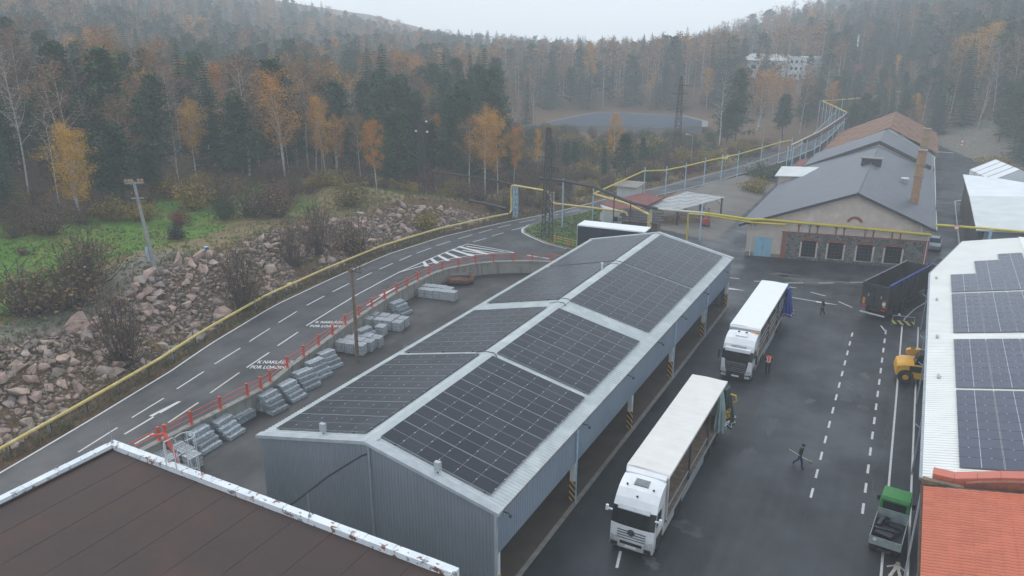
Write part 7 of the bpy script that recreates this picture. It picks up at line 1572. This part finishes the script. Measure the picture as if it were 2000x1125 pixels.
HEROES = [
 ('yellow',158,428,232,1.15,'bright yellow birch, densest on the left meadow edge'),('gold',385,360,190,1.05,'orange birch with forked white trunk behind the concrete pole top',1),
 ('gold',557,345,132,1.25,'tall sparse golden birch with one straight white trunk',3),('gold',628,345,212,.9,'slender orange birch right of the tall sparse golden birch',0),('gold',735,378,228,1.0,'orange birch left of the black lattice mast',2),
 ('gold',947,388,205,1.15,'tallest orange birch of the clump behind the pipe gantry',1),('gold',972,380,220,1.0,'yellow-orange birch at the right of the gantry clump',0),('gold',1002,372,242,.9,'smaller golden birch at the edge of the gantry clump',2),('rust',918,382,225,1.1,'brownish birch at the left of the gantry clump',1),
 ('gold',1196,322,218,1.05,'golden birch standing alone in front of the grey pond',0),('gold',1050,345,250,.7,'slim golden birch just left of the island pylon',2),('gold',92,312,165,1.3,'broad orange birch above the bright yellow birch',3),('gold',-8,330,165,1.6,'yellow-orange birch cut by the left picture edge',1),
 ('pine',245,402,235,1.35,'big dark pine right of the bright yellow birch',0),('pine',205,395,270,1.2,'dark pine close behind the bright yellow birch',1),('pine',300,388,290,1.4,'low bushy pine beside the big dark pine',2),('bare',350,372,240,.9,'bare white birch leaning left of the forked orange birch',0),
 ('bare',192,300,170,1.1,'bare forked white birch above the big dark pine',1),('bare',275,250,150,1.0,'bare birch in the upper left wood',2),('spruce',425,335,112,1.2,'tall spruce with pointed top left of the tall golden birch',0),('spruce',470,330,150,1.3,'broad spruce between two golden birches',1),
 ('spruce',720,292,88,1.25,'left of the two tall dark spruces in mid wood',1),('spruce',762,300,90,1.35,'right of the two tall dark spruces in mid wood',2),('pine',655,330,140,1.4,'dark pine left of the two tall spruces',1),('pine',578,215,72,1.3,'dark pine on the upper slope, left of a pair',0),('pine',612,215,78,1.3,'dark pine on the upper slope, right of a pair',2),
 ('gold',795,240,100,1.0,'golden birch just right of the two tall spruces',2),('gold',822,235,104,.9,'second golden birch right of the two tall spruces',0),('spruce',905,300,205,1.3,'young dark spruce at the left of the gantry clump',0),('spruce',815,345,240,1.2,'dark spruce behind the black lattice mast',2),
 ('gold',1155,200,78,1.0,'pale golden birch in the hazy far wood',0),('spruce',1240,205,100,1.1,'hazy spruce at the right end of the far wood',1),('spruce',1385,205,80,1.1,'left of two pointed spruces near the far white house',0),('spruce',1412,210,76,1.3,'right of two pointed spruces near the far white house',1),('spruce',1322,215,92,1.0,'hazy spruce left of the far road trees',2),
 ('gold',1380,215,130,1.0,'hazy golden birch before the pointed spruces',2),('gold',1480,255,130,1.5,'broad orange hazy tree before the white house',1),('rust',1530,262,150,1.5,'brownish hazy tree at the road before the white house',3),('bare',1552,235,165,.8,'thin white birch right of the white house',0),('gold',1905,205,42,1.4,'pale yellow tree high on the right slope',3),
 ('gold',1750,160,105,1.0,'orange birch beyond the rusty roof, left one',0),('rust',1815,180,100,1.1,'orange birch beyond the rusty roof, right one',2),('pine',1222,340,258,1.5,'dark bushy pine beside the lone golden birch',0),
 ('dark',345,468,440,1.0,'dark round bush alone on the green meadow'),('red',352,440,412,1.0,'reddish bush behind the dark round bush'),('brown',540,425,365,1.5,'large brown bush with reddish top on the meadow'),('red',548,405,368,1.1,'reddish crown beside the large brown bush'),('olive',382,410,358,1.2,'olive bush left of the green clearing'),('olive',678,402,352,1.3,'yellow-olive round bush at the right of the clearing'),
 ('green',440,428,385,.8,'small green bush on the meadow'),('brown',45,502,478,1.0,'small round brown bush on the left meadow'),('brown',98,460,400,1.2,'grey-brown bush at the left meadow edge'),('brown',140,600,500,1.3,'large brown thicket above the boulders at left'),('brown',55,615,520,1.5,'large brown thicket cut by the left edge'),('brown',175,560,450,1.0,'tall grey-brown bush among the left thickets'),('olive',225,432,390,1.2,'olive bush by the foot of the yellow birch'),('olive',275,430,390,1.2,'olive bush behind the concrete pole'),
 ('brown',490,425,360,1.2,'brown bush left of the large reddish bush'),('brown',430,400,340,1.4,'brown bush behind the olive bush'),('twigs',245,715,570,.9,'dark leafless shrub growing from the boulders, lower left'),('twigs',475,610,480,.8,'dark leafless shrub on the boulders above the road'),
 ('twigs',620,500,395,.8,'brown leafless sapling clump by the road bend'),('twigs',575,520,440,.8,'dark sapling clump left of the road bend'),('brown',690,500,430,1.0,'brown scrub at the top of the road bend'),('olive',832,452,412,1.1,'yellow-olive bush behind the pipe at the bend'),('green',1490,352,318,1.6,'dark green bush left of the pale annex'),('olive',1470,378,345,1.3,'olive bush below the far road'),('green',1525,345,322,1.3,'small green bush beside the pale annex'),
 ('green',1665,235,205,1.2,'dark green bush left of the rusty roof'),('olive',1935,335,300,1.4,'yellowish bush beside the white tent'),
]
for H_ in HEROES: hero(*H_[:6], var=H_[6] if len(H_) > 6 else None)
def forest_ok(X, Y):
    s = float(road_x(Y))-X
    if s > 0:
        if math.hypot((X+77)/1.25, Y-230) < 37: return None
        lim = 34+2.5*math.sin(Y*.3) if Y < 88 else (34-(Y-88)*.6 if Y < 100 else 27)
        if Y > 100: lim = max(11, 27-(Y-100)*.5)
        if Y > 200: lim = 5
        if Y > 250: lim = 0
        if s < lim: return None
        return 'left' if -X-60-.35*Y > -5 else 'mid'
    dr = ((X-14)*110+(Y-186)*52)/121.7
    if dr > 5 and Y > 175 and not (-32 < X < 14 and Y < 222): return 'right'
    if X > 26 and Y > 140: return 'right'
    if X > fr_x(min(Y,239))+(3.5 if Y < 235 else -9) and 200 < Y < 400 and X < -2: return 'right'
    return None
MIX = dict(left=(('pine',.40),('spruce',.17),('rust',.19),('gold',.05),('bare',.19)), mid=(('rust',.28),('bare',.25),('gold',.04),('pine',.20),('spruce',.23)), right=(('spruce',.54),('pine',.32),('rust',.07),('gold',.015),('bare',.055)))
LAB = dict(left='on the hazy left hillside', mid='in the hazy wood beyond the road', right='on the hazy right slope')
KW = dict(pine='dark green pine', spruce='dark pointed spruce', rust='rust-brown birch', gold='golden birch', bare='nearly leafless white-stemmed birch')
def lab_of(kind, reg, d, v):
    x = v[0]
    if reg == 'left': w = 'above the bright yellow birch' if x < 210 else ('behind the concrete pole' if x < 400 else ('behind the meadow bushes' if x < 600 else 'left of the two tall spruces'))
    elif reg == 'mid': w = 'behind the black lattice mast' if x < 900 else ('behind the gantry birches' if x < 1060 else ('around the grey pond' if x < 1300 else ('by the far pylon' if x < 1420 else 'before the far white house')))
    else: w = 'behind the winding pipe bridge' if x < 1720 else ('beyond the rusty roof' if x < 1830 else 'above the white tent')
    dd = 'at the front of the wood' if d < 125 else ('midway into the wood' if d < 175 else ('far into the hazy wood' if d < 235 else 'in the palest haze'))
    return f'{KW[kind]} {w}, {dd}', f'{KW[kind]} trees {w}, {dd}'
cand = []
cell = {}
def far_enough(X, Y, dmin):
    k = (int(X//8), int(Y//8))
    for i in (-1,0,1):
        for j in (-1,0,1):
            for q in cell.get((k[0]+i,k[1]+j), ()):
                if (q[0]-X)**2+(q[1]-Y)**2 < max(dmin, q[2])**2: return False
    cell.setdefault(k, []).append((X, Y, dmin)); return True
for q in TAKEN: cell.setdefault((int(q[0]//8), int(q[1]//8)), []).append(q)
for k in range(34000):
    d = 80+570*rng.rand()**.75; a = R(rng.uniform(-37,37))-YAW; X, Y = d*math.sin(a), d*math.cos(a); reg = forest_ok(X, Y)
    if reg is None: continue
    z = float(land(X, Y)); v = seen(X, Y, z, 120); v2 = seen(X, Y, z+14, 60)
    if not (v or v2): continue
    if not far_enough(X, Y, 3.6 if d < 200 else (4.6 if d < 380 else 6.5)): continue
    cand.append((d, X, Y, z, reg, v or v2))
cand.sort()
FAR = []
for (d, X, Y, z, reg, v) in cand:
    u = rng.rand(); kind = MIX[reg][-1][0]
    for kd, pr in MIX[reg]:
        if u < pr: kind = kd; break
        u -= pr
    g = mnoise.noise(Vector((X*.02, Y*.02, 1)))
    if reg != 'right' and g > .25 and kind in ('rust','bare') : kind = 'pine' if rng.rand() < .6 else kind
    h = HT[kind]*rng.uniform(.68,1.28)
    if reg == 'mid' and d < 215 and 985 < v[0] < 1390:   # low growth before the pond
        dn = (HC-z)/d; hmax = HC-z-d*math.tan(PITCH+math.atan((262-562.5)/1480)); h = min(h, max(2.2, hmax*rng.uniform(.6,1.0)))
        if h < 5.2:
            bk = ['brown','olive','green','twigs'][rng.randint(4)]; zn = 'in the low scrub before the grey pond'
            plant(bk, X, Y, min(h, rng.uniform(1.8,3.4)), rng.uniform(1.,1.6), f'{bk if bk != "twigs" else "leafless"} bush {zn}', f'{bk} bushes {zn}'); continue
    if 1440 < v[0] < 1610 and d < 312 and reg != 'right':   # the far house stays in sight
        hmax = HC-z-d*math.tan(PITCH+math.atan((rng.uniform(112,172)-562.5)/1480)); h = min(h, max(3., hmax))
    if reg == 'right' and Y < 330 and X < 0: h = min(h, 9+rng.rand()*4)
    nm = NM[kind]
    if COUNT.get(nm, 0) < 292 and d < 300: plant(kind, X, Y, h, rng.uniform(.85,1.2), *lab_of(kind, reg, d, v))
    else: FAR.append((kind, X, Y, z, h))
# the rest of the wood reads as one mass: leaner copies of the same trees, joined
rl_ = np.random.RandomState(5)
def lod(kind, seed):
    if kind in ('gold','rust','bare'):
        W_, V, F = birch(seed, 16, {'gold':330,'rust':300,'bare':110}[kind], 1, .55, .19, .36)
        t = MB(); t.tube([(0,0,0),(.1,0,8),(.05,.1,14)], [.14,.09,.03], 3, cap=False); return np.array(t.v), np.array(t.f), V, F
    if kind == 'pine': W_, V, F = pine(seed, 15, 26, 18, .75)
    else: W_, V, F = spruce(seed, 17, .55)
    t = MB(); t.tube([(0,0,0),(0,0,12)], [.15,.06], 3, cap=False); return np.array(t.v), np.array(t.f), V, F
LD = {k: [lod(k, 200+i) for i in range(3)] for k in ('gold','rust','bare','pine','spruce')}
by = {}
for (kind, X, Y, z, h) in FAR: by.setdefault(kind, []).append((X, Y, z, h))
for kind, L in by.items():
    Vw, Fw, Vl, Fl, nw, nl = [], [], [], [], 0, 0
    for (X, Y, z, h) in L:
        tv, tf, lv, lf = LD[kind][rl_.randint(3)]; k = h/HT[kind]; a = rl_.uniform(0,6.3); c, s_ = math.cos(a), math.sin(a); M_ = np.array([[c,-s_,0],[s_,c,0],[0,0,1]])*k*np.array([rl_.uniform(.9,1.25)]*3)[:,None]**np.array([[1],[1],[0]]); off = np.array([X,Y,z-.2])
        Vw.append(tv@M_.T+off); Fw.append(tf+nw); nw += len(tv); Vl.append(lv@M_.T+off); Fl.append(lf+nl); nl += len(lv)
    V = np.concatenate(Vw+Vl); F = np.concatenate(Fw+[f+nw for f in Fl]); mi = np.concatenate([np.zeros(sum(map(len,Fw)),int), np.ones(sum(map(len,Fl)),int)])
    o = obj('far_forest', npmesh('far_forest', V, F, ['birch_bark' if kind in ('gold','rust','bare') else 'pine_bark', dict(gold='leaf_gold',rust='leaf_rust',bare='leaf_bare',pine='needle_pine',spruce='needle_spruce')[kind]], mi)); o['kind'] = 'stuff'; o['label'] = f'far hazy mass of {KW[kind]} trees on the slopes'; o['category'] = 'forest'
print('TREES', COUNT, 'far', len(FAR), 'rocks', len(RK))
# scrub along the edges of the wood: bushes one can tell apart
nb = 0
for k in range(5000):
    if nb > 165: break
    d = rng.uniform(70, 190); a = R(rng.uniform(-36,20))-YAW; X, Y = d*math.sin(a), d*math.cos(a); s = float(road_x(Y))-X
    if s < 4: continue
    edge = (30 < s < 52 and Y < 78) or (Y > 96 and 3.5 < s < 40) or (78 < Y < 100 and 22 < s < 50)
    if not edge or not seen(X, Y, float(land(X,Y)), 0) or not far_enough(X, Y, 2.0): continue
    kind = rng.choice(['brown','brown','olive','brown','olive','red','twigs','green'], p=[.22,.2,.16,.12,.1,.04,.1,.06]); wh = dict(brown='brown scrub bush', olive='olive scrub bush', red='reddish scrub bush', twigs='leafless twiggy bush', green='dark green low bush')[kind]
    zone = 'at the meadow edge' if Y < 78 else ('in the rough left of the gantry' if Y < 100 else 'beside the far road'); plant(kind, X, Y, rng.uniform(1.2,3.0), rng.uniform(.9,1.5), f'{wh} {zone}', f'{wh}es {zone}'.replace('bushes','bushes')); nb += 1

# ---------------------------------------------------------------- grass and litter nobody could count
def tufts(n, region, hmin, hmax, mt, name, label, w=.05):
    V, F = [], []; c = 0; r = np.random.RandomState(17)
    while c < n:
        X, Y = region(r)
        z = float(land(X, Y)) if not callable(getattr(region,'z',None)) else region.z(X, Y)
        for b_ in range(4):
            a = r.uniform(0,6.3); l = r.uniform(hmin,hmax); dx, dy = math.cos(a)*w, math.sin(a)*w; ox, oy = r.uniform(-.12,.12,2); lx, ly = r.normal(size=2)*l*.4; i = len(V)
            V += [(X+ox-dx,Y+oy-dy,z-.03),(X+ox+dx,Y+oy+dy,z-.03),(X+ox+lx+dx*.3,Y+oy+ly+dy*.3,z+l),(X+ox+lx-dx*.3,Y+oy+ly-dy*.3,z+l*.9)]; F.append((i,i+1,i+2,i+3))
        c += 1
    o = obj(name, npmesh(name, V, F, mt)); o['kind'] = 'stuff'; o['label'] = label; o['category'] = 'grass'; return o
def reg_meadow(r):
    while True:
        Y = r.uniform(15, 98); s = r.uniform(11, 36); return float(road_x(Y))-s, Y
def reg_verge(r): Y = r.uniform(12, 112); return float(road_x(Y))-r.uniform(.5, 3.4), Y
def reg_bank(r): Y = r.uniform(14, 96); return float(road_x(Y))-r.uniform(2.5, 11.5), Y
def reg_far(r): Y = r.uniform(96, 170); return float(road_x(Y))-r.uniform(1.2, 30), Y
mat('grass_green', (.095,.19,.03), (.15,.16,.045), .12, .9); mat('grass_dry', (.21,.155,.07), (.15,.12,.06), .3, .9, c3=(.09,.12,.035))
tufts(9000, reg_meadow, .08, .22, 'grass_green', 'meadow_grass', 'short green and yellowing meadow grass above the boulders', .06)
tufts(4500, reg_verge, .12, .4, 'grass_dry', 'verge_grass', 'dry tangled verge grass under the roadside pipe', .04)
tufts(4200, reg_bank, .15, .5, 'grass_dry', 'bank_grass', 'dry grass tufts growing between the boulders', .04)
tufts(5000, reg_far, .2, .6, 'grass_dry', 'rough_grass', 'rough dry grass beside the far road', .06)
class RI:
    def __call__(s, r):
        while True:
            X, Y = r.uniform(-46,-33.5), r.uniform(84,106); c = False; P = ISL+[(-38,117),(-33.2,117)]
            for (a, b), (c_, d) in zip(P, P[1:]+P[:1]):
                if (b > Y) != (d > Y) and X < (c_-a)*(Y-b)/(d-b)+a: c = not c
            if c: return X, Y
    def z(s, X, Y): return 1.5
mat('lawn_blades', (.06,.14,.025), (.10,.13,.035), .6, .9)
tufts(3500, RI(), .06, .18, 'lawn_blades', 'island_grass', 'short green grass blades on the road island', .05)
# pond with dark bank
pn = MB(); pp = [at(1012,247,2.6),at(1075,238,2.6),at(1130,226,2.6),at(1170,219,2.6),at(1230,221,2.6),at(1330,226,2.6),at(1372,236,2.6),at(1370,246,2.6),at(1290,250,2.6),at(1200,246,2.6),at(1110,244,2.6)]
pn.poly([(x,y,2.6) for x, y in pp]); struct(pn.build('pond_water', 'water_pale'))
cx_, cy_ = sum(p[0] for p in pp)/len(pp), sum(p[1] for p in pp)/len(pp); pr_ = MB(); pr_.poly([(cx_+(x-cx_)*1.07, cy_+(y-cy_)*1.07, 2.5) for x, y in pp]); struct(pr_.build('pond_rim_ground', 'slab_edge'))
b = MB(); e_ = [at(1025,247,2.6),at(1110,244.5,2.6),at(1200,246.5,2.6),at(1290,250.5,2.6),at(1372,247,2.6)]
for p, q in zip(e_, e_[1:]): b.poly([(p[0],p[1],2.65),(q[0],q[1],2.65),(q[0]*.975,q[1]*.975,.9),(p[0]*.975,p[1]*.975,.9)])
struct(b.build('pond_bank_ground', 'pond_bank'))
# ---------------------------------------------------------------- the misty air
hb = MB(); hb.box(-640,400,-70,800,-2.5,96); m = bpy.data.materials.new('mist'); m.use_nodes = True; t = m.node_tree; t.nodes.clear(); o_ = t.nodes.new('ShaderNodeOutputMaterial'); pv = t.nodes.new('ShaderNodeVolumePrincipled'); pv.inputs['Color'].default_value = (.92,.965,1.0,1); pv.inputs['Density'].default_value = HAZE_DENSITY; pv.inputs['Anisotropy'].default_value = .0; t.links.new(pv.outputs[0], o_.inputs['Volume']); MT['mist'] = m
hz = hb.build('haze', 'mist'); hz['kind'] = 'stuff'; hz['label'] = 'pale autumn mist filling the valley'; hz['category'] = 'haze'
